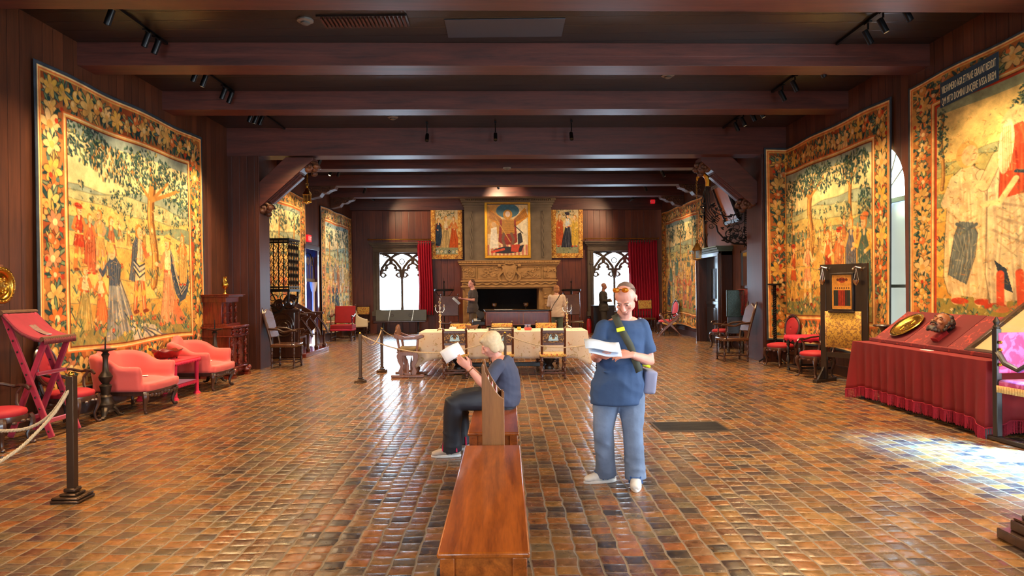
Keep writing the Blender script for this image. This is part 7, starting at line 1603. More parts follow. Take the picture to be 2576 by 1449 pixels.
m = MB(); m.grid([[(xa + (xb - xa) * i / 16, - .04 - .008 * math.sin(i * 1.1) * v, z1_ - .02 - (z1_ - z0_) * v) for i in range(17)] for v in (0, .5, 1)]); o = m.build('brocade_cloth', pattern('gold_brocade', (214, 164, 60), (150, 104, 44), 26, .5, .05, .6), None, 180, solid=.006); o.location = SC; o.rotation_euler = (0, 0, SA); tag(o, 'gold brocade cloth hanging below the icon', 'cloth')
# ---- long red velvet table
tl0, tl1 = AT(2141, 858, 9.75), AT(2491, 911, 7.05); XF = (tl0.x + tl1.x) / 2; RY0, RY1 = 7.05, 9.75; RT = (tl0.z + tl1.z) / 2
XB = XR - .12
t = thing('long_table', 'long table carrying the red velvet cloth along the right wall', 'table', (XB - .3, (RY0 + RY1) / 2, 0)); hx_, hy_ = .30, (RY1 - RY0) / 2
XF = XB - .3 - hx_ if 0 else XF; cxr = (XF + XB) / 2; hx_ = (XB - XF) / 2; t.location.x = cxr
m = MB(); m.bb(-hx_ + .01, hx_, -hy_ + .01, hy_ - .01, RT - .06, RT - .008); m.build('tabletop', M_dark, t)
for sx in (-1, 1):
    for sy in (-1, 1): m = MB(); m.bb(sx * (hx_ - .09) - .045, sx * (hx_ - .09) + .045, sy * (hy_ - .14) - .045, sy * (hy_ - .14) + .045, 0, RT - .06); m.build('leg', M_black, t)
# cloth with folds, crisp corners and knotted fringe
def vcloth():
    m = MB(); fr = MB(); hang_ = .62; segs = []
    # front (x=-hx), near end (y=-hy) and far end
    n = 110; side = []
    for i in range(n + 1): side.append((-hx_, hy_ - 2 * hy_ * i / n, -1, 0, min(i, n - i) / n * 2 * hy_))
    near = [(-hx_ + 2 * hx_ * i / 24, -hy_, 0, -1, i / 24 * 2 * hx_) for i in range(1, 25)]; farr = [(hx_ - 2 * hx_ * i / 24, hy_, 0, 1, (24 - i) / 24 * 2 * hx_) for i in range(0, 24)]
    ring = farr + side + near
    def pt(q, v, i):
        x, y, nx, ny, dc = q; k = max(0, 1 - dc / .22); fold = .022 * v * (math.sin(i * .83) + .6 * math.sin(i * .31 + 1)) + .012
        nn = Vector((nx, ny)) + Vector((-1 * k, (1 if y > 0 else -1) * k)) * .8; nn.normalize(); o = fold + .07 * v * k
        return (x + nn.x * o, y + nn.y * o, RT + .004 - hang_ * v * (1 + .12 * k))
    rows = [[pt(q, v, i) for i, q in enumerate(ring)] for v in np.linspace(0, 1, 12)]
    m.grid([[(hx_ - .005, q[1] * .98, RT + .004) for q in ring]] + [[(q[0], q[1], RT + .004) for q in ring]] + rows)
    for i, q in enumerate(ring):
        if i + 1 >= len(ring): break
        for s_ in (0, .34, .67):
            a = Vector(pt(q, 1, i)).lerp(Vector(pt(ring[i + 1], 1, i + 1)), s_); L = .125 + .008 * math.sin(i * 7.1 + s_ * 9); fr.tube([a + Vector((0, 0, .004)), a + Vector((.004 * math.sin(i * 3.3), .004 * math.cos(i * 5.1), -L))], [.0048, .0042], 4, cap=False)
    return m, fr, rows[-1]
m, fr, hem = vcloth(); o = m.build('velvet_cloth', M_redt, None, 50, solid=.004); o.location = t.location; tag(o, 'crimson velvet cloth with long fringe covering the table along the right wall', 'tablecloth')
k_ = fr.build('fringe', M_fringe, o, 60); k_['kind'] = 'stuff'; mm = MB(); mm.tube([(a, b, c + .004) for a, b, c in hem], .007, 5); mm.build('braid', M_fringe, o)
# sloping display board
bx0, bx1 = XF + .26, XR - .20; bz0, bz1 = RT + .03, RT + .42; by0, by1 = RY0 + .02, RY1 - .02
t = thing('sloping_board', 'sloping red damask display board standing on the velvet table against the wall', 'display board', (0, 0, 0)); 
sl = Vector((bx1 - bx0, 0, bz1 - bz0)); nrm = Vector((-sl.z, 0, sl.x)).normalized()
def slab(m, y0, y1, u0, u1, h0, h1):
    a = Vector((bx0, 0, bz0)); P = [(a + sl * u + nrm * h) for u, h in ((u0, h0), (u1, h0), (u1, h1), (u0, h1))]; m.prism([(p.x, p.z) for p in P], y0, y1, 'xz')
m = MB(); slab(m, by0, by1, 0, 1, -.03, 0); m.build('board', M_redd, t, smooth=0, bev=.004); m = MB(); m.bb(bx0 - .05, bx0 + .06, by0, by1, RT + .0085, RT + .055); m.build('ledge', M_redd, t, smooth=0, bev=.006)
for y_ in (9.42, 8.55): m = MB(); slab(m, y_ - .42, y_ + .0, .0, 1.0, .0005, .004); m.build('plain_strip', velvet('dark_crimson', (92, 2, 10), .8, .03), t, smooth=0)
m = MB(); [m.bb(XR - .22, XR - .17, y_ - .03, y_ + .03, RT + .008, bz1 - .04) for y_ in (by0 + .3, by1 - .3)]; m.build('prop', M_black, t)
def on(u, y, h=.0): return Vector((bx0, y, bz0)) + Vector((sl.x, 0, sl.z)) * u + nrm * h
rot = Vector((0, 0, 1)).rotation_difference(nrm)
# brass plate
p = on(.50, 9.28 , .012); t = thing('brass_plate', 'embossed oval-looking brass plate lying on the far part of the sloping board', 'plate', p); t.rotation_mode = 'QUATERNION'; t.rotation_quaternion = rot
m = MB(); m.lathe([(.0, .012), (.03, .02), (.06, .012), (.09, .018), (.13, .01), (.17, .03), (.235, .04), (.24, .034), (.17, .018), (.13, -.002), (0, 0)][::-1], n=44)
for k in range(16): m.tube([(.05 * math.cos(k * .39), .05 * math.sin(k * .39), .016), (.11 * math.cos(k * .39 + .5), .11 * math.sin(k * .39 + .5), .016)], .006, 5)
m.build('dish', M_brass, t, 60); m = MB(); [m.ball((.205 * math.cos(k * .21), .205 * math.sin(k * .21), .037), .007, 5, 4) for k in range(30)]; m.build('studded_rim', M_brass, t)
card((XF + .12, 8.25, RT + .006), 'white card lying on the red velvet in front of the bearded head', .1, (.06, .16))
# framed book case
yb0, yb1 = 7.06, 7.74; zf = .035; t = thing('framed_book', 'open parchment book in a dark sloping glazed frame, on the near end of the board', 'display frame', (0, 0, 0)); m = MB(); e = .06
ua, ub = -.02, 1.55
slab(m, yb0, yb1, ua, ua + .07, .005, .05); slab(m, yb0, yb1, ub - .07, ub, .005, .05); slab(m, yb0, yb0 + e, ua + .07, ub - .07, .005, .05); slab(m, yb1 - e, yb1, ua + .07, ub - .07, .005, .05); m.build('frame', M_dark, t, bev=.006)
XLIM = 0
m = MB(); slab(m, yb0 + e, yb1 - e, ua + .07, ub - .07, .004, .012); m.build('mount', plain('parchment', (226, 186, 124), .7, 0, .06, 5), t, smooth=0); m = MB(); slab(m, yb0 + .10, (yb0 + yb1) / 2 - .04, .3, 1.2, .013, .02); pg = m.build('page', plain('book_page', (222, 190, 140), .7), t, smooth=0)
m = MB(); [slab(m, yb0 + .14, (yb0 + yb1) / 2 - .10 - .03 * (k % 3), .38 + .06 * k, .39 + .06 * k, .0205, .0215) for k in range(12)]; m.build('script_lines', plain('brown_ink', (130, 86, 50), .8), pg, smooth=0)
m = MB(); slab(m, yb0 + e, yb1 - e, ua + .07, ub - .07, .044, .047); m.build('pane', M_glass, t, smooth=0)
# magenta damask high-backed chair at the right edge
q0 = FL(2540, 1112); CXc, CYc = 5.34, 6.22
q1 = AT(2512, 1098, 6.9); t = thing('damask_armchair', 'tall magenta damask armchair with brass nails at the right edge', 'armchair', (AT(2532, 1000, 6.75).x + .33, 6.75 , 0), .10); w_ = .62; x_ = w_ / 2 - .03
zt_ = AT(2508, 797, 6.9).z; zs = AT(2540, 965, 6.6).z
for s_ in (-1, 1):
    m = MB(); m.bb(s_ * x_ - .03, s_ * x_ + .03, .17, .23, .05, zt_ - .12); m.build('back_post', M_black, t, bev=.006); m = MB(); m.lathe([(.03, zt_ - .12), (.036, zt_ - .1), (.02, zt_ - .08), (.034, zt_ - .05), (.02, zt_ - .025), (.006, zt_)], (s_ * x_, .2, 0), 12); m.build('finial', M_pewter, t)
    m = MB(); m.bb(s_ * x_ - .03, s_ * x_ + .03, -.25, -.19, .05, zs + .0); m.build('front_leg', plain('grey_blue_wood', (86, 92, 104), .4), t, bev=.006); m = MB(); m.bb(s_ * x_ - .035, s_ * x_ + .035, -.34, .30, 0, .05); m.build('runner', M_black, t, bev=.012)
    m = MB(); m.tube([(s_ * x_, .19, zs + .28), (s_ * (x_ + .02), .08, zs + .17), (s_ * (x_ + .02), -.08, zs + .12), (s_ * (x_ + .02), -.22, zs + .2), (s_ * (x_ + .02), -.28, zs + .22)], [.03, .028, .026, .03, .03], 8); m.tube([(s_ * x_, -.22, zs - .02), (s_ * (x_ + .02), -.22, zs + .2)], .024, 6); m.build('armrest', M_black, t)
m = MB(); m.bb(-x_ - .01, x_ + .01, .165, .20, zs + .06, zt_ - .16); m.build('backrest', M_pinkd, t, bev=.012); m = MB(); nails(m, [(s_ * (x_ - .0), .155, zs + .15 + .075 * k) for k in range(4) for s_ in (-1, 1)], .02); m.build('nails', M_brass, t)
m = MB(); m.bb(-x_ - .02, x_ + .02, -.25, .18, zs - .09, zs); m.build('seat', M_pinkd, t, bev=.03); m = MB(); n = 50; m.grid([[(-x_ - .025 + (2 * x_ + .05) * i / n, -.256 + .006 * math.sin(i * 1.7), zs - .06 - .07 * v) for i in range(n + 1)] for v in (0, .5, 1)]); 
for s_ in (-1, 1): m.grid([[(s_ * (x_ + .026 + .005 * math.sin(i * 1.7)), -.25 + .43 * i / n, zs - .06 - .07 * v) for i in range(n + 1)] for v in (0, .5, 1)])
m.build('fringe', plain('tan_fringe', (206, 160, 100), .9, 0, .35, 50, .4), t, 180, solid=.005); m = MB()
m.prism([(-x_ + .03, .30), (-.12, .33), (-.07, .37), (0, .34), (.07, .37), (.12, .33), (x_ - .03, .30), (x_ - .03, .22), (.12, .23), (.07, .19), (0, .22), (-.07, .19), (-.12, .23), (-x_ + .03, .22)], -.235, -.205, 'xz'); m.build('front_stretcher', plain('grey_blue_wood', (86, 92, 104), .4), t, bev=.006)
# moulded pedestal base in the right foreground
q = FL(2506, 1352); t = thing('pedestal', 'dark moulded wooden pedestal base at the bottom right corner', 'pedestal', (q.x + .45, q.y - .45, 0)); Wd = wood('pedestal_wood', (48, 28, 20), (92, 58, 40), .28, 0, 1, coat=.4)
m = MB(); m.bb(-.45, .45, -.45, .45, 0, .065); m.build('plinth', Wd, t, bev=.008); m = MB()
for e, a, b in ((.40, .065, .13), (.39, .13, .145), (.36, .145, .17), (.33, .17, .185), (.29, .185, .215), (.24, .215, .235)): m.bb(-e, e, -e, e, a, b)
m.build('base_moulding', Wd, t, bev=.014); m = MB(); m.bb(-.17, .17, -.17, .17, .235, 1.1); m.build('shaft', Wd, t, bev=.01)
# ================================================================ people
def head_shape(m, M, s=1.0, nose=1.0):
    """head centred between the ears, face toward local -y"""
    q = MB(M @ Matrix.Scale(s, 4))
    q.ball((0, .012, .035), (.076, .094, .085), 20, 14); q.ball((0, -.022, -.025), (.062, .074, .085), 18, 12); q.ball((0, -.052, -.082), (.036, .034, .026), 12, 8)
    q.ball((.045, -.01, -.055), (.02, .045, .03), 10, 7); q.ball((-.045, -.01, -.055), (.02, .045, .03), 10, 7)
    q.tube([(0, -.088, .018), (0, -.104, -.008), (0, -.112, -.028), (0, -.098, -.036)], [.009, .011, .0145, .010], 8)
    for x in (-1, 1):
        q.ball((x * .011, -.100, -.032), (.009, .010, .008), 7, 5); q.ball((x * .03, -.083, .026), (.024, .010, .007), 9, 6); q.ball((x * .042, -.07, -.022), (.022, .018, .018), 8, 6)
        q.ball((x * .077, .012, -.006), (.008, .018, .029), 8, 6); q.ball((x * .081, .020, .006), (.008, .014, .018), 8, 6); q.ball((x * .031, -.082, .006), (.014, .009, .008), 8, 6)
    q.ball((0, -.094, -.055), (.021, .009, .0055), 9, 6); q.ball((0, -.091, -.064), (.018, .009, .006), 9, 6)
    m.add(q.v, q.f)
def eyes(M, s, parent, closed=False):
    q = MB(M @ Matrix.Scale(s, 4))
    for x in (-1, 1): q.ball((x * .031, -.0865, .006), (.0095, .006, .0045), 10, 7)
    q.build('eyes', plain('eye_dark', (60, 44, 36), .2, 0, .05, 5, 0), parent)
    q = MB(M @ Matrix.Scale(s, 4))
    for x in (-1, 1): q.tube([(x * .014, -.092, .026), (x * .031, -.094, .032), (x * .048, -.082, .026)], [.003, .0045, .003], 6)
    return q
def hand(m, w, d, n, sd, s=1.0, curl=.35, spread=.06):
    """w wrist, d toward the fingers, n out of the back of the hand, sd toward the thumb"""
    w = Vector(w); d = Vector(d).normalized(); n = Vector(n); n = (n - d * n.dot(d)).normalized(); sd_ = d.cross(n); sd = sd_ if sd_.dot(Vector(sd)) > 0 else -sd_
    P = lambda a, b, c: w + (d * a + sd * b + n * c) * s
    m.loft([(P(-.01, 0, 0), .026 * s, .018 * s, sd, n), (P(.02, 0, 0), .030 * s, .017 * s, sd, n), (P(.055, .002, 0), .040 * s, .016 * s, sd, n), (P(.092, 0, -.002), .041 * s, .013 * s, sd, n)], 14)
    for k, (b, L) in enumerate(((.031, .072), (.0105, .080), (-.0105, .074), (-.031, .058))):
        a = P(.088, b, 0); pts = [a]; an = 0; dirv = d + sd * (b * spread * 20 * .1); dirv.normalize()
        for j, f in enumerate((.45, .32, .25)):
            an += curl * (1 + .15 * k) * (1 if j else .8); step = (dirv * math.cos(an) - n * math.sin(an)) * L * f * s; pts.append(pts[-1] + step)
        m.tube(pts, [.0095 * s, .009 * s, .0082 * s, .0068 * s], 8); m.ball(pts[-1], .0068 * s, 8, 6)
    t0 = P(.02, .026, -.004); t1 = P(.048, .052, -.014); t2 = P(.072, .060, -.026); t3 = P(.092, .056, -.034)
    m.tube([t0, t1, t2, t3], [.016 * s, .0125 * s, .0105 * s, .0075 * s], 8); m.ball(t3, .0075 * s, 8, 6)
def torso_secs(J, g, infl=0.0, lo=-.12, hem=None):
    ax = Vector(J['ax']).normalized(); pel, ch, nb = [Vector(J[k]) for k in ('pel', 'chest', 'neck')]; out = []
    def pos(t):
        a, b, c = pel, ch, nb
        if t < 0: return a + (a - b).normalized() * (-t)
        return (a * (1 - t) ** 2 + 2 * t * (1 - t) * (b * 2 - (a + c) / 2) + c * t * t)
    prof = [(lo, .165, .118), (0, .168, .120), (.2, .158, .118), (.42, .160, .120), (.62, .178, .122), (.8, .190, .112), (.92, .165, .085), (1.0, .085, .062)]
    for t, rx, ry in prof:
        p = pos(t); e = .02; tan = (pos(min(1, t + e)) - pos(max(-.2, t - e))).normalized(); fw = tan.cross(ax).normalized(); bel = J.get('belly', 0) * math.exp(-((t - .25) / .25) ** 2)
        out.append((p - fw * 0 + (fw * 0), rx * g + infl, ry * g * (1 + bel) + infl, ax, fw))
    return out
def human(t, J, g=1.0, skin=None, shirt=None, pants=None, shoe=None, hair=None, hs=1.0, sleeve=.55, vox=.006, fat=1.0, hairfn=None, wide=1.0, shoes=True, long_sleeve=False, curlL=.35, curlR=.35):
    V = {k: Vector(v) for k, v in J.items() if k not in ('HR', 'belly', 'curl') and hasattr(v, '__len__')}
    HM = Matrix.Translation(V['head']) @ J['HR']; m = MB(); m.loft(torso_secs(J, g * .93), 18)
    m.tube([V['neck'] - Vector((0, 0, .02)), V['neck'].lerp(V['head'], .45), V['head']], [.062 * hs, .055 * hs, .055 * hs], 12); head_shape(m, HM, hs)
    for s_ in 'LR':
        sh, el, wr = V['sh' + s_], V['el' + s_], V['wr' + s_]
        m.tube([sh, sh.lerp(el, .35), sh.lerp(el, .8), el, el.lerp(wr, .25), el.lerp(wr, .7), wr], [.052 * fat, .05 * fat, .042 * fat, .041 * fat, .042 * fat, .032 * fat, .026 * fat], 12); m.ball(sh, .055 * fat, 12, 8)
        hd = V['hd' + s_]; hand(m, wr, hd, V['hn' + s_], V['ht' + s_], 1.0 * hs, curlL if s_ == 'L' else curlR)
        hp, kn, an = V['hip' + s_], V['kn' + s_], V['an' + s_]
        m.tube([hp, hp.lerp(kn, .3), hp.lerp(kn, .8), kn, kn.lerp(an, .25), kn.lerp(an, .7), an], [.085 * fat, .08 * fat, .06, .056, .058, .044, .038], 12); m.ball(hp, .09 * fat, 12, 8)
        to = V['to' + s_].normalized(); m.tube([an - Vector((0, 0, .03)) - to * .04, an - Vector((0, 0, .05)) + to * .05, an - Vector((0, 0, .06)) + to * .14], [.036, .034, .022], 10)
    body = fuse(m, 'body', skin or M_skin, t, vox, 3)
    brow = eyes(HM, hs, t)
    if hair: brow.build('eyebrows', hair, t)
    if shirt:
        m = MB(); secs = torso_secs(J, g, .016, J.get('hem', -.16)); secs[:2] = [(a, b + .03, c + .026, d, e) for a, b, c, d, e in secs[:2]]; secs = secs[:-1] + [(secs[-1][0] - Vector((0, 0, .02)), .088 * g, .068 * g, secs[-1][3], secs[-1][4])]; m.loft(secs, 20)
        for s_ in 'LR':
            sh, el, wr = V['sh' + s_], V['el' + s_], V['wr' + s_]
            if long_sleeve: m.tube([sh, sh.lerp(el, .5), el, el.lerp(wr, .5), el.lerp(wr, .93)], [.075 * fat, .062 * fat, .055 * fat, .046 * fat, .04 * fat], 14)
            else: m.tube([sh, sh.lerp(el, sleeve * .5), sh.lerp(el, sleeve), sh.lerp(el, sleeve + .22)], [.060 * fat, .063 * fat, .066 * fat, .068 * fat], 14)
            m.ball(sh, .061 * fat, 14, 9)
        random.seed(9); ax = Vector(J['ax']).normalized()
        for k in range(6):   # soft folds round the waist and under the arms
            c = V['pel'].lerp(V['chest'], .1 + .22 * k); w_ = .13 * g; fw = Vector((0, -1, 0)) if abs(ax.x) > .5 else Vector((-1, 0, 0)); fw = J.get('fw', fw)
            m.tube([c - ax * w_ * (1 if k % 2 else .2) + Vector(fw) * .118 * g + Vector((0, 0, .02)), c + Vector(fw) * .135 * g * 1.0, c + ax * w_ * (.3 if k % 2 else 1) + Vector(fw) * .118 * g + Vector((0, 0, .035))], .011, 6)
        fuse(m, 'shirt', shirt, t, .010, 4, (.011, 5.5, 8))
    if pants:
        m = MB(); ax = Vector(J['ax']).normalized(); pel = V['pel']; up = (V['chest'] - pel).normalized(); fw = up.cross(ax)
        m.loft([(pel + up * .06, .165 * g, .125 * g, ax, fw), (pel, .178 * g, .132 * g, ax, fw), (pel - up * .10, .182 * g, .135 * g, ax, fw), (pel - up * .17, .14 * g, .11 * g, ax, fw)], 20)
        for s_ in 'LR':
            hp, kn, an = V['hip' + s_], V['kn' + s_], V['an' + s_]; lo = an - Vector((0, 0, .035))
            m.tube([hp, hp.lerp(kn, .4), kn.lerp(hp, .12), kn, kn.lerp(lo, .2), kn.lerp(lo, .6), kn.lerp(lo, .85), lo], [.108 * fat, .098 * fat, .080 * fat, .078 * wide, .078 * wide, .076 * wide, .082 * wide, .086 * wide], 16); m.ball(hp, .108 * fat, 12, 8)
            for k in range(5):
                c = kn.lerp(lo, .35 + .15 * k); r = .078 * wide; a0_ = k * 1.3; m.tube([c + Vector((r * math.cos(a0_ + a), r * math.sin(a0_ + a), .02 * math.sin(a * 2))) for a in (0, .5, 1, 1.5)], .010, 5)
            for k in range(3):
                c = kn.lerp(hp, .08 * k); r = .074; m.tube([c + Vector((r * math.cos(a0_ + a + k), r * math.sin(a0_ + a + k), .015 * k)) for a in (0, .6, 1.2)], .010, 5)
        fuse(m, 'trousers', pants, t, .010, 4, (.006, 5, 9))
    if shoes:
        for s_ in 'LR':
            an = V['an' + s_]; to = V['to' + s_].normalized(); sd = to.cross(Vector((0, 0, 1))); z0 = 0
            g0 = Vector((an.x, an.y, 0)); m = MB(); up = Vector((0, 0, 1))
            m.loft([(g0 - to * .085 + up * .055, .022, .034, sd, up), (g0 - to * .07 + up * .058, .036, .046, sd, up), (g0 - to * .01 + up * .068, .040, .056, sd, up), (g0 + to * .05 + up * .055, .043, .046, sd, up), (g0 + to * .11 + up * .045, .046, .034, sd, up), (g0 + to * .16 + up * .038, .042, .026, sd, up), (g0 + to * .19 + up * .034, .022, .016, sd, up)], 16)
            so = fuse(m, 'shoe', shoe[0], t, .007, 2)
            m = MB(); P = []
            for a in range(24): an_ = a * PI / 12; ex = math.cos(an_); ey = math.sin(an_); q = g0 + to * (.052 + .145 * ex) + sd * .046 * ey * (1 - .12 * ex if ex < 0 else 1 - .15 * ex * ex); P.append(q)
            m.prism([(p.x, p.y) for p in P], .0, .026, 'xy'); m.build('sole', shoe[1], so, bev=.006)
            m = MB(); [m.tube([g0 + to * (.03 + .022 * k) + sd * .026 * q + up * (.126 - .012 * k) for q in (-1, 0, 1)], .0035, 5) for k in range(4)]
            [m.tube([g0 + to * (.0 + .04 * k) + sd * q * .050 + up * .034, g0 + to * (.04 + .04 * k) + sd * q * .036 + up * .094], .008, 5) for k in range(2) for q in (-1, 1)]; m.build('laces', shoe[2], so)
    if hairfn: hairfn(HM, hs, t)
    return HM
def yaw(a): return Matrix.Rotation(math.radians(a), 4, 'Z')
def pit(a): return Matrix.Rotation(math.radians(a), 4, 'X')
M_skinr = plain('ruddy_skin', (214, 150, 132), .5, 0, .08, 14, .08, .002, Subsurface_Weight=.1)
M_navy = plain('navy_tshirt', (50, 74, 112), .9, 0, .14, 5, .4, .006)
M_jean = plain('washed_denim', (104, 120, 148), .9, 0, .38, 6, .6, .006)
M_slate = plain('slate_shirt', (62, 66, 88), .85, 0, .12, 6, .3, .005)
M_dkpant = plain('black_track_trousers', (34, 35, 44), .6, 0, .15, 5, .3, .005)
M_white = plain('shoe_white', (214, 210, 206), .6, 0, .12, 30, .2)
def short_hair(col, top=.02, back=.03, thin=1.0):
    def f(HM, s, t):
        m = MB(HM @ Matrix.Scale(s, 4)); m.ball((0, .034, .043), (.0775 * thin, .078, .081), 18, 12); m.ball((0, .052, -.01), (.069, .056, .07), 14, 10); fuse(m, 'hair', col, t, .007, 2)
    return f
# ---- the standing man, reading
d0 = 5.52; O = AT(1560, 1225, d0); O.z = 0
t = thing('person', 'standing man in navy T-shirt and washed jeans, head bowed over papers', 'person', O); o = lambda px, py, d: AT(px, py, d) - O
J = dict(ax=(1, .10, 0), pel=o(1555, 962, 5.55), chest=o(1562, 878, 5.56), neck=o(1570, 797, 5.56), head=o(1574, 752, 5.46), HR=yaw(-26) @ pit(38), belly=.22, hem=-.17, fw=Vector((-.15, -1, 0)).normalized(),
    shL=o(1614, 822, 5.55), elL=o(1634, 908, 5.56), wrL=o(1590, 893, 5.30), hdL=(-1, -.15, .06), hnL=(0, -.55, .6), htL=(0, -.4, 1),
    shR=o(1520, 824, 5.52), elR=o(1500, 900, 5.48), wrR=o(1502, 893, 5.22), hdR=(.35, -1, .0), hnR=(-.6, -.2, -.7), htR=(0, 0, 1),
    hipL=o(1587, 975, 5.56), knL=o(1592, 1085, 5.50), anL=o(1599, 1207, 5.50), toL=(-.18, -1, 0), hipR=o(1528, 975, 5.55), knR=o(1518, 1080, 5.52), anR=o(1524, 1194, 5.62), toR=(-1, -.25, 0))
for k in ('anL', 'anR'): J[k].z = .095
HMm = human(t, J, g=1.04, skin=M_skinr, shirt=M_navy, pants=M_jean, shoe=(M_white, M_white, plain('shoe_blue', (50, 90, 150), .5)), hair=plain('grey_brown_hair', (116, 92, 82), .8, 0, .2, 60, .3), hs=1.04, hairfn=short_hair(plain('grey_brown_hair', (116, 92, 82), .8), thin=.99), fat=1.08, wide=1.02, vox=.005)
q = thing('sunglasses', 'orange-lensed sunglasses pushed up on the bowed head of the standing man', 'sunglasses', (0, 0, 0)); G = Matrix.Translation(O) @ HMm @ Matrix.Translation((0, .012, .088)) @ pit(-34) ; q.matrix_world = G
for x in (-1, 1): m = MB(); m.ball((x * .036, -.096, .0), (.030, .010, .020), 14, 9); m.build('lens', plain('orange_mirror', (240, 130, 30), .12, .6, .2, 30, 0), q)
m = MB(); m.tube([(-.010, -.1, .004), (.010, -.1, .004)], .003, 6); m.tube([(-.07, -.085, .008), (-.086, -.02, .008), (-.086, .05, -.01)], .003, 6); m.tube([(.07, -.085, .008), (.086, -.02, .008), (.086, .05, -.01)], .003, 6); m.build('frame', M_black_p, q)
# papers he holds
pc = AT(1520, 878, 5.12); q = thing('booklet', 'open white booklet held by the standing man', 'booklet', pc); q.rotation_euler = (.55, .12, .08)
for k, (dx, dz, w_, h_, r_) in enumerate(((-.02, .03, .27, .12, .06), (.0, -.005, .25, .15, -.04))): m = MB(); m.grid([[(dx - w_ / 2 + w_ * i / 8, -h_ / 2 + h_ * j / 3, dz + .008 * math.sin(i * .8 + k)) for i in range(9)] for j in range(4)]); m.build('page', plain('paper_blue_white', (204, 214, 232), .6, 0, .03, 8, 0), q, 60, solid=.003)
m = MB(); [m.bb(-.10, .10, -.055 + .016 * k, -.052 + .016 * k, .0085, .0095) for k in range(7)]; m.build('print', plain('print_grey', (120, 124, 150), .7, 0, 0, 5, 0), q)
# shoulder bag and strap
q = thing('shoulder_bag', 'grey shoulder bag with a wide dark strap on the standing man\'s hip', 'bag', O); Q = lambda px, py, d: AT(px, py, d) - O
m = MB(); c = Q(1630, 958, 5.60); m.box(c, (.10, .24, .19), M=Matrix.Rotation(.12, 4, 'Y')); fuse(m, 'pouch', plain('lavender_grey_canvas', (134, 136, 164), .8, 0, .15, 6, .3), q, .014, 6)
P = [Q(1608, 935, 5.40), Q(1585, 870, 5.375), Q(1562, 828, 5.385), Q(1549, 800, 5.45), Q(1546, 792, 5.54), Q(1556, 800, 5.66), Q(1600, 860, 5.72), Q(1628, 920, 5.70)]
m = MB(); rows = [[p + Vector((-.024, 0, -.01)), p + Vector((.024, 0, .01))] for p in P]
pts = []
for i in range(len(P) - 1):
    for f in (0, .34, .67): pts.append(P[i].lerp(P[i + 1], f))
m.grid([[p + Vector((-.026, -.004, -.012)), p + Vector((0, -.006, 0)), p + Vector((.026, -.004, .012))] for p in pts]); m.build('strap', plain('olive_webbing', (66, 68, 56), .85), q, 60, solid=.005)
m = MB(); c = Q(1561, 829, 5.355); m.box(c, (.065, .012, .032), M=Matrix.Rotation(-.2, 4, 'Y')); m.build('tag', plain('neon_yellow', (214, 226, 20), .5, 0, .05, 5, 0), q, bev=.004); m = MB(); c = Q(1620, 917, 5.60); m.box(c, (.07, .20, .02), M=Matrix.Rotation(.3, 4, 'Y')); m.build('neon_trim', plain('neon_yellow', (214, 226, 20), .5), q, bev=.006)
# ---- seated woman in profile
O = AT(1250, 1000, 6.62); O.z = 0; t = thing('person', 'seated woman with short blonde hair, bent over a leaflet on the second bench', 'person', O); o = lambda px, py, d: AT(px, py, d) - O
J = dict(ax=(0, 1, 0), pel=o(1265, 995, 6.62), chest=o(1268, 945, 6.60), neck=o(1252, 900, 6.58), head=o(1236, 868, 6.56), HR=yaw(-82) @ pit(28), fw=Vector((-1, 0, 0)), belly=.25, hem=-.06,
    shL=o(1256, 918, 6.39), elL=o(1218, 970, 6.30), wrL=o(1179, 926, 6.32), hdL=(-.75, .0, .65), hnL=(-.3, -1, -.1), htL=(-.2, 0, 1),
    shR=o(1256, 916, 6.79), elR=o(1222, 968, 6.84), wrR=o(1185, 926, 6.70), hdR=(-.8, -.1, .6), hnR=(-.3, 1, -.1), htR=(-.2, 0, 1),
    hipL=o(1262, 1003, 6.54), knL=o(1140, 1012, 6.44), anL=o(1136, 1124, 6.52), toL=(-1, -.12, 0), hipR=o(1262, 1001, 6.72), knR=o(1155, 1003, 6.80), anR=o(1160, 1118, 6.80), toR=(-1, .1, 0))
J['pel'].z = .54; J['hipL'].z = J['hipR'].z = .55
for k in ('knL', 'knR'): J[k].z = .53
for k in ('anL', 'anR'): J[k].z = .095
def bob(HM, s, t):
    m = MB(HM @ Matrix.Scale(s, 4)); m.ball((0, .022, .045), (.09, .105, .092), 18, 12); m.ball((0, .055, -.03), (.082, .06, .085), 14, 10)
    for x in (-1, 1): m.ball((x * .07, .01, -.02), (.024, .05, .065), 10, 8)
    m.ball((0, -.06, .085), (.06, .035, .03), 10, 7); fuse(m, 'hair', plain('ash_blonde', (206, 180, 146), .7, 0, .2, 40, .5), t, .008, 3)
human(t, J, g=.98, skin=M_skinr, shirt=M_slate, pants=M_dkpant, shoe=(plain('beige_trainer', (190, 172, 158), .7), M_white, plain('lace_grey', (90, 88, 90), .6)), hs=.98, hairfn=bob, hair=None, fat=1.0, wide=1.12, vox=.006, curlL=.3)
m = MB()
for k, s_ in (('anL', -1), ('anR', -1)):
    a = J[k]; kn = J['kn' + k[2]]; m.tube([a + Vector((.05, s_ * .078, .05)), a + Vector((.055, s_ * .085, -.03))], .008, 5); m.tube([a + Vector((-.07, s_ * .05, .06)), a + Vector((-.08, s_ * .052, -.03))], .008, 5)
m.build('magenta_piping', plain('magenta_stripe', (196, 20, 80), .6), t)
for k in ('anL', 'anR'): m = MB(); a = J[k]; m.tube([a + Vector((0, 0, .05)), a + Vector((-.004, 0, -.01))], .046, 12); m.build('sock', pattern('red_white_sock', (196, 30, 48), (236, 226, 222), 40, .52, .03, .8), t)
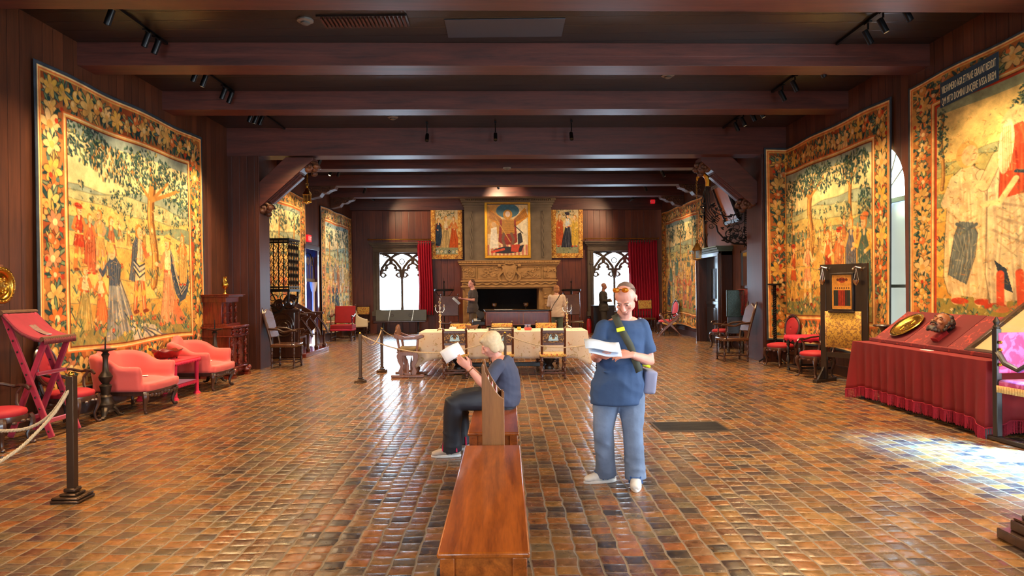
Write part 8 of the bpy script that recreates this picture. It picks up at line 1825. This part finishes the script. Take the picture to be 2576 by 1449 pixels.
m = MB(); a = J['wrL'].lerp(J['elL'], .12); dd = (J['elL'] - J['wrL']).normalized(); u = dd.orthogonal().normalized(); w = dd.cross(u); m.tube([a + (u * math.cos(i * PI / 8) + w * math.sin(i * PI / 8)) * .031 for i in range(16)], .004, 6, closed=True); m.build('bracelet', M_brass, t)
pc = AT(1138, 888, 6.42); q = thing('leaflet', 'white open leaflet held up by the seated woman', 'leaflet', pc); q.rotation_euler = (1.15, -.45, .35); m = MB(); m.grid([[(-.10 + .20 * i / 8, -.065 + .13 * j / 4, .035 * math.sin(PI * i / 8)) for i in range(9)] for j in range(5)]); m.build('page', plain('leaflet_white', (226, 222, 226), .6, 0, .05, 8, 0), q, 60, solid=.003); m = MB(); m.grid([[(-.09 + .18 * i / 8, -.06 + .12 * j / 4, -.012 + .045 * math.sin(PI * i / 8)) for i in range(9)] for j in range(5)]); m.build('back_page', plain('leaflet_white', (226, 222, 226), .6), q, 60, solid=.003)
# ---- the distant visitors
def stander(label, base, rz, H, mats, arms, hairfn, head=(0, 0), g=1.0, long_sleeve=False, vox=.012):
    t = thing('person', label, 'person', base, rz); k = H / 1.75
    J = dict(ax=(1, 0, 0), pel=(0, 0, .95), chest=(0, .01, 1.22), neck=(0, .01, 1.47), head=(0, -.02, 1.62), HR=yaw(head[0]) @ pit(head[1]), hipL=(.09, 0, .9), knL=(.1, -.01, .49), anL=(.11, .02, .095), toL=(.2, -1, 0), hipR=(-.09, 0, .9), knR=(-.1, -.01, .49), anR=(-.11, .02, .095), toR=(-.2, -1, 0), shL=(.185, .01, 1.41), shR=(-.185, .01, 1.41))
    J.update(arms); J = {a: ([c * k for c in b] if (hasattr(b, '__len__') and a not in ('HR', 'ax')) else b) for a, b in J.items()}
    for a in ('anL', 'anR'): J[a][2] = .095
    human(t, {a: (Vector(b) if hasattr(b, '__len__') and a != 'HR' and not isinstance(b, Matrix) else b) for a, b in J.items()}, g=g, skin=mats[0], shirt=mats[1], pants=mats[2], shoe=(mats[3],) * 3, hs=k * 1.0, hairfn=hairfn, hair=None, vox=vox, long_sleeve=long_sleeve, curlL=.3); return t
down = dict(elL=(.26, .02, 1.12), wrL=(.24, -.06, .88), hdL=(0, -.1, -1), hnL=(1, 0, 0), htL=(0, -1, 0), elR=(-.26, .02, 1.12), wrR=(-.24, -.06, .88), hdR=(0, -.1, -1), hnR=(-1, 0, 0), htR=(0, -1, 0))
p = AT(1401, 830, 20.2); p.z = 0
tw = stander('woman in a cream sweater and olive trousers seen from behind, right of the fireplace', p, PI, AT(1401, 718, 20.2).z, (M_skin, plain('cream_sweater', (222, 192, 166), .9, 0, .08, 8, .3), plain('olive_trousers', (92, 100, 84), .9), M_dark), dict(down, elL=(.25, -.05, 1.13), wrL=(.12, -.22, 1.1), hdL=(-1, -.3, 0)), bob, (0, 10), long_sleeve=True)
[c.data.materials.clear() or c.data.materials.append(plain('auburn_hair', (168, 110, 66), .7, 0, .2, 40, .4)) for c in tw.children if c.name.startswith('hair')]
k_ = AT(1401, 718, 20.2).z / 1.75; q = thing('crossbody_strap', 'thin dark crossbody bag strap on the woman in the cream sweater', 'bag', p, PI); m = MB(); m.tube([Vector(v) * k_ for v in ((-.12, .09, 1.5), (-.05, .155, 1.38), (.08, .16, 1.2), (.19, .13, 1.0))], .009, 5); m.build('strap', M_black_p, q); m = MB(); m.box(Vector((.23, .02, .92)) * k_, (.07, .2, .16)); m.build('bag', M_black_p, q, bev=.02)
fwd = dict(elL=(.24, -.02, 1.16), wrL=(.16, -.26, 1.20), hdL=(-.1, -1, .1), hnL=(.4, 0, -1), htL=(-1, 0, 0), elR=(-.24, -.02, 1.16), wrR=(-.16, -.26, 1.20), hdR=(.1, -1, .1), hnR=(-.4, 0, -1), htR=(1, 0, 0))
p = AT(1190, 830, 21.0); p.z = 0
stander('man in a dark grey T-shirt facing left with a leaflet, behind the piano keyboard', p, -PI / 2 + .25, AT(1190, 703, 21.0).z, (M_skinr, plain('charcoal_tshirt', (70, 60, 56), .9), plain('brown_grey_trousers', (96, 80, 62), .9), M_dark), fwd, short_hair(plain('brown_hair', (90, 56, 40), .8)), (0, 24), g=1.08)
pc = p + Vector((-.50, -.10, 1.24)); q = thing('leaflet', 'bluish white leaflet held by the man behind the piano', 'leaflet', pc); q.rotation_euler = (.3, .75, 0); m = MB(); m.bb(-.14, .14, -.1, .1, 0, .006); m.build('page', plain('paper_blue_white', (204, 214, 232), .6), q)
p = AT(1519, 830, 23.5); p.z = 0
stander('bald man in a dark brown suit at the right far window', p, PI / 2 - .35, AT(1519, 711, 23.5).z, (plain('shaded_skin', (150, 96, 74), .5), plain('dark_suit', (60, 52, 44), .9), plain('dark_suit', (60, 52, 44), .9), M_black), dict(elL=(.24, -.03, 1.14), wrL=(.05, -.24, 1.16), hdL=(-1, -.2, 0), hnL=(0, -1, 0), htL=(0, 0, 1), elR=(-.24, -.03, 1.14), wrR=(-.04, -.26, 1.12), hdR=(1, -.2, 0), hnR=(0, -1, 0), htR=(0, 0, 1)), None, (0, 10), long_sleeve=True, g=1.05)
# ---- carved bearded head on its wedge
y_ = 8.42; p = on(.44, y_, .14); t = thing('bust', 'painted wooden bearded head resting tilted on the sloping red board', 'sculpture', p)
zax = Vector((.60, .12, .78)).normalized(); fy = Vector((-.80, -.45, .42)); fy = (fy - zax * fy.dot(zax)).normalized(); xax = (-fy).cross(zax).normalized(); R = Matrix((xax, -fy, zax)).transposed().to_4x4()
m = MB(); head_shape(m, R, 1.22); M_wface = plain('painted_wood_face', (132, 78, 46), .45, 0, .3, 18, .3); body = fuse(m, 'face', M_wface, t, .005, 2)
M_whair = plain('painted_dark_hair', (46, 32, 25), .5, 0, .35, 40, .8)
m = MB(R @ Matrix.Scale(1.22, 4)); random.seed(8); m.ball((0, .035, .045), (.083, .085, .08), 16, 12)
for k in range(90):
    a_ = random.uniform(0, 2 * PI); b_ = random.uniform(-.35, 1.3); v_ = Vector((math.cos(a_) * math.cos(b_), math.sin(a_) * math.cos(b_), math.sin(b_)))
    if v_.y < -.25 and v_.z < .72: continue
    m.ball((v_.x * .086, .03 + v_.y * .090, .04 + v_.z * .082), random.uniform(.014, .024), 6, 5)
for x in (-1, 1): [m.ball((x * .072, -.005 + .01 * (k % 2), .03 - k * .022), .019, 6, 5) for k in range(5)]
fuse(m, 'hair', M_whair, t, .006, 1)
m = MB(R @ Matrix.Scale(1.22, 4))
for k in range(46): a_ = random.uniform(-1.5, 1.5); r_ = random.uniform(.4, 1); m.ball((math.sin(a_) * .058 * (.5 + r_ * .5), -.035 - math.cos(a_) * .045, -.085 - .045 * r_ * random.random()), random.uniform(.012, .02), 6, 5)
m.tube([(-.04, -.086, -.066), (-.02, -.102, -.050), (0, -.104, -.047), (.02, -.102, -.050), (.04, -.086, -.066)], [.006, .01, .008, .01, .006], 6); fuse(m, 'beard', M_whair, t, .006, 1); eyes(R, 1.22, t).build('eyebrows', M_whair, t)
q = thing('head_block', 'red velvet wedge under the carved bearded head', 'stand', (0, 0, 0)); m = MB(); slab(m, y_ - .05, y_ + .07, .16, .42, .001, .055); m.build('wedge', M_redv, q, bev=.006)
# ================================================================ track lighting
SPOTS = []
def head(loc, target, label, lit=False, s=1.0):
    """a black cylinder head on a stem, hanging from its track"""
    loc = Vector(loc); d = (Vector(target) - loc).normalized()
    t = thing('track_spotlight', label, 'spotlight', (loc.x, loc.y, ZC), group='black track spotlights')
    dz = loc.z - ZC; m = MB(); m.tube([(0, 0, 0), (0, 0, dz + .1)], .012, 6); m.box((0, 0, -.03), (.04, .12, .04)); m.build('stem', M_lamp, t)
    m = MB(); q = d.to_track_quat('Z', 'Y').to_matrix().to_4x4(); M = Matrix.Translation((0, 0, dz)) @ q
    m.M = M; m.lathe([(.01, -.1), (.036, -.1), (.038, -.09), (.038, .085), (.033, .085), (.033, .07)], n=16); m.build('lamp_housing', M_lamp, t)
    m = MB(M); m.lathe([(.032, .068), (.032, .074)], n=14); m.build('lens', M_bulb if lit else M_lamp, t)
    return loc + d * .16
def track(x, y0, y1, label):
    m = MB(); m.bb(-.02, .02, -(y1 - y0) / 2, (y1 - y0) / 2, -.035, 0); o = m.build('lighting_track', M_lamp, smooth=0); o.location = (x, (y0 + y1) / 2, ZC)
    tag(o, label, 'lighting track', 'ceiling lighting tracks')
XT = 4.5
def px_head(px, py, X):
    return WX(px, py, X)
sides = {-1: 'left', 1: 'right'}
track(-XT, 7.7, 9.25, 'black lighting track on the ceiling, nearest bay at left'); track(-XT, 9.9, 11.5, 'black lighting track, second bay at left'); track(-XT, 12.1, 14.0, 'black lighting track, third bay at left')
track(XT + .1, 7.7, 9.4, 'black lighting track on the ceiling, nearest bay at right'); track(XT + .1, 9.9, 11.8, 'black lighting track, second bay at right'); track(XT + .1, 12.2, 14.4, 'black lighting track, third bay at right')
HD = [  # px, py, side, aim(y,z), words
 (275, 45, -1, 'leftmost spotlight, alone at the top left'), (368, 102, -1, 'left one of the pair hanging under the nearest left track'), (393, 120, -1, 'right one of the pair hanging under the nearest left track'),
 (490, 192, -1, 'first spotlight of the second bay at left, half behind the beam'), (513, 205, -1, 'second spotlight of the second bay at left, its lens glowing'), (562, 237, -1, 'third spotlight of the second bay at left'), (579, 247, -1, 'fourth spotlight of the second bay at left'),
 (630, 296, -1, 'first small spotlight of the third bay at left'), (643, 300, -1, 'second small spotlight of the third bay at left, lit'), (656, 304, -1, 'third small spotlight of the third bay at left'),
 (2282, 36, 1, 'rightmost spotlight at the top right'), (2222, 66, 1, 'lit spotlight in the middle of the nearest right track'), (2184, 95, 1, 'lowest spotlight under the nearest right track'),
 (2068, 181, 1, 'spotlight of the second bay at right peeping under the beam'), (2000, 218, 1, 'middle spotlight of the second bay at right'), (1969, 242, 1, 'lower spotlight of the second bay at right'),
 (1916, 285, 1, 'last spotlight of the third bay at right, lit'), (1895, 294, 1, 'third spotlight of the third bay at right'), (1870, 307, 1, 'second spotlight of the third bay at right, lit'), (1853, 320, 1, 'first spotlight of the third bay at right'),
]
lit = {4, 8, 11, 16, 18}
for i, (px, py, s, w) in enumerate(HD):
    X = s * XT + (.1 if s > 0 else 0); p = px_head(px, py, X); p.z = max(4.5, min(4.78, p.z))
    tx = XL if s < 0 else XR
    ty = max(7.9, min(p.y, 12.4)) if s < 0 else min(max(p.y - .3, 7.2), 13.2)
    e = head(p, (tx, ty, 1.7), 'black track ' + w, i in lit)
    SPOTS.append((e, (tx, ty, 1.6), 74, 78, 30))
for px, py, w in ((1074, 304, 'left'), (1246, 304, 'middle'), (1437, 301, 'right')):
    p = AT(px, py, 13.6); p.z = 4.62
    e = head(p, (p.x, p.y - 3.5, 0), w + ' one of the three spotlights in front of the deep crossbeam')
    SPOTS.append((e, (p.x, 12.6, 0), 130, 95, 30))
for px, py, d, w, tg in ((803, 409, 16.2, 'black spotlight just past the crossbeam at left', (XL, 16.5, 2)), (832, 434, 18.3, 'bright lit spotlight in the fifth bay at left', (XL, 17.2, 2)), (852, 437, 18.3, 'dark spotlight right of the lit one in the fifth bay at left', (XL, 19, 2)),
                        (917, 480, 21.3, 'left spotlight under the last bays at left', (XL, 22.5, 2)), (937, 501, 23.2, 'dazzling lit spotlight by the far wall at left', (-2.4, 25.5, 3.6)),
                        (1253, 470, 21.2, 'small lit spotlight over the centre of the far room', (.4, 25.2, 3.6)), (1588, 502, 23.4, 'small lit spotlight by the far wall at right', (2.4, 25.5, 3.6)),
                        (1668, 438, 18.6, 'spotlight at right in the fifth bay', (XR, 19.5, 2)), (1624, 474, 21.5, 'spotlight at right in the last bays', (XR, 22.5, 2))):
    p = AT(px, py, d); p.z = min(4.75, p.z)
    e = head(p, tg, w, 'lit' in w)
    SPOTS.append((e, tg, 120, 85, 30))
# unseen spots added for ambient fill, in the bays over and behind the camera
for y in (0.5, 3.0, 5.2):
    for s in (-1, 1):
        SPOTS.append(((s * XT, y, 4.6), (s * 2.6, y + 1.2, 0), 190, 130, 30))
for y in (6.6, 5.9): SPOTS.append(((XT, y, 4.6), (XR, 7.4, 2.2), 38, 80, 30)); SPOTS.append(((-XT, y, 4.6), (XL, 7.0, 1.6), 45, 80, 30))

for y in (8.3, 10.6, 13.0):  # extra floor washes added to raise the ambient light, no lamp heads here
    for s_ in (-1, 1): SPOTS.append(((s_ * XT, y, 4.58), (s_ * 2.6, y, 0), 210, 130, 27))
for y in (16.0, 18.6, 21.2):  # more added fill spots without heads, over the far floor
    for s_ in (-1, 1): SPOTS.append(((s_ * XT, y, 4.58), (s_ * 1.8, y, 0), 220, 140, 30))
# ================================================================ camera, daylight, lamps
cam = bpy.data.cameras.new('camera'); co = bpy.data.objects.new('camera', cam); COL.objects.link(co)
co.location = (0, 0, HC); co.rotation_euler = (PI / 2, RA, 0); cam.sensor_width = 36; cam.lens = 36 * F / 2576
cam.shift_x = 16 / 2576; cam.shift_y = 1.5 / 2576; cam.clip_start = .05; scene.camera = co
W = bpy.data.worlds.new('sky'); scene.world = W; W.use_nodes = True
bg = W.node_tree.nodes['Background']; bg.inputs[0].default_value = (.72, .88, 1, 1); bg.inputs[1].default_value = 11.0
def portal(loc, rot, sx, sy):
    l = bpy.data.lights.new('daylight', 'AREA'); l.shape = 'RECTANGLE'; l.size = sx; l.size_y = sy; l.cycles.is_portal = True
    o = bpy.data.objects.new('daylight', l); COL.objects.link(o); o.location = loc; o.rotation_euler = rot
for w in (w1, w2):
    c = FMAT @ Vector(((w[0] + w[1]) / 2, .3, (w[2] + w[3]) / 2)); portal(c, (-PI / 2, 0, PHI), w[1] - w[0], w[3] - w[2])
portal((XR + .3, (nw[0] + nw[1]) / 2, (nw[2] + nw[3]) / 2), (0, PI / 2, 0), nw[3] - nw[2], nw[1] - nw[0])
portal((XR + .3, ac, 2.1), (0, PI / 2, 0), 3.4, 1.5)
for x in (-3.3, 3.5): portal((x, Y0 - .3, 2.1), (PI / 2, 0, 0), 2.2, 2.6)
sl_ = bpy.data.lights.new('sunlit_sky', 'SUN'); sl_.energy = 120; sl_.angle = math.radians(14); sl_.color = (.15, .5, 1)
so_ = bpy.data.objects.new('sunlit_sky', sl_); COL.objects.link(so_); so_.rotation_euler = Vector((-.74, .5, -1.25)).to_track_quat('-Z', 'Y').to_euler()
def K(t):   # warm lamp colours
    return {27: (1, .64, .30), 30: (1, .72, .42), 35: (1, .80, .56)}[t]
def spot(loc, target, power, size=70, k=30, rad=.04, blend=.7):
    l = bpy.data.lights.new('spot', 'SPOT'); l.energy = power; l.spot_size = math.radians(size); l.spot_blend = blend; l.color = K(k); l.shadow_soft_size = rad
    o = bpy.data.objects.new('spot', l); COL.objects.link(o); o.location = loc
    o.rotation_euler = (Vector(target) - Vector(loc)).to_track_quat('-Z', 'Y').to_euler(); return o
for s in SPOTS: spot(*s)
scene.view_settings.view_transform = 'Standard'; scene.view_settings.look = 'None'; scene.view_settings.gamma = 1
scene.view_settings.exposure = 1.0
cy = scene.cycles; cy.max_bounces = 5; cy.diffuse_bounces = 3; cy.glossy_bounces = 3; cy.transmission_bounces = 4; cy.transparent_max_bounces = 8
cy.use_denoising = True; cy.sample_clamp_indirect = 6; cy.caustics_reflective = False; cy.caustics_refractive = False
cy.use_light_tree = True; cy.use_adaptive_sampling = True; cy.adaptive_threshold = .05
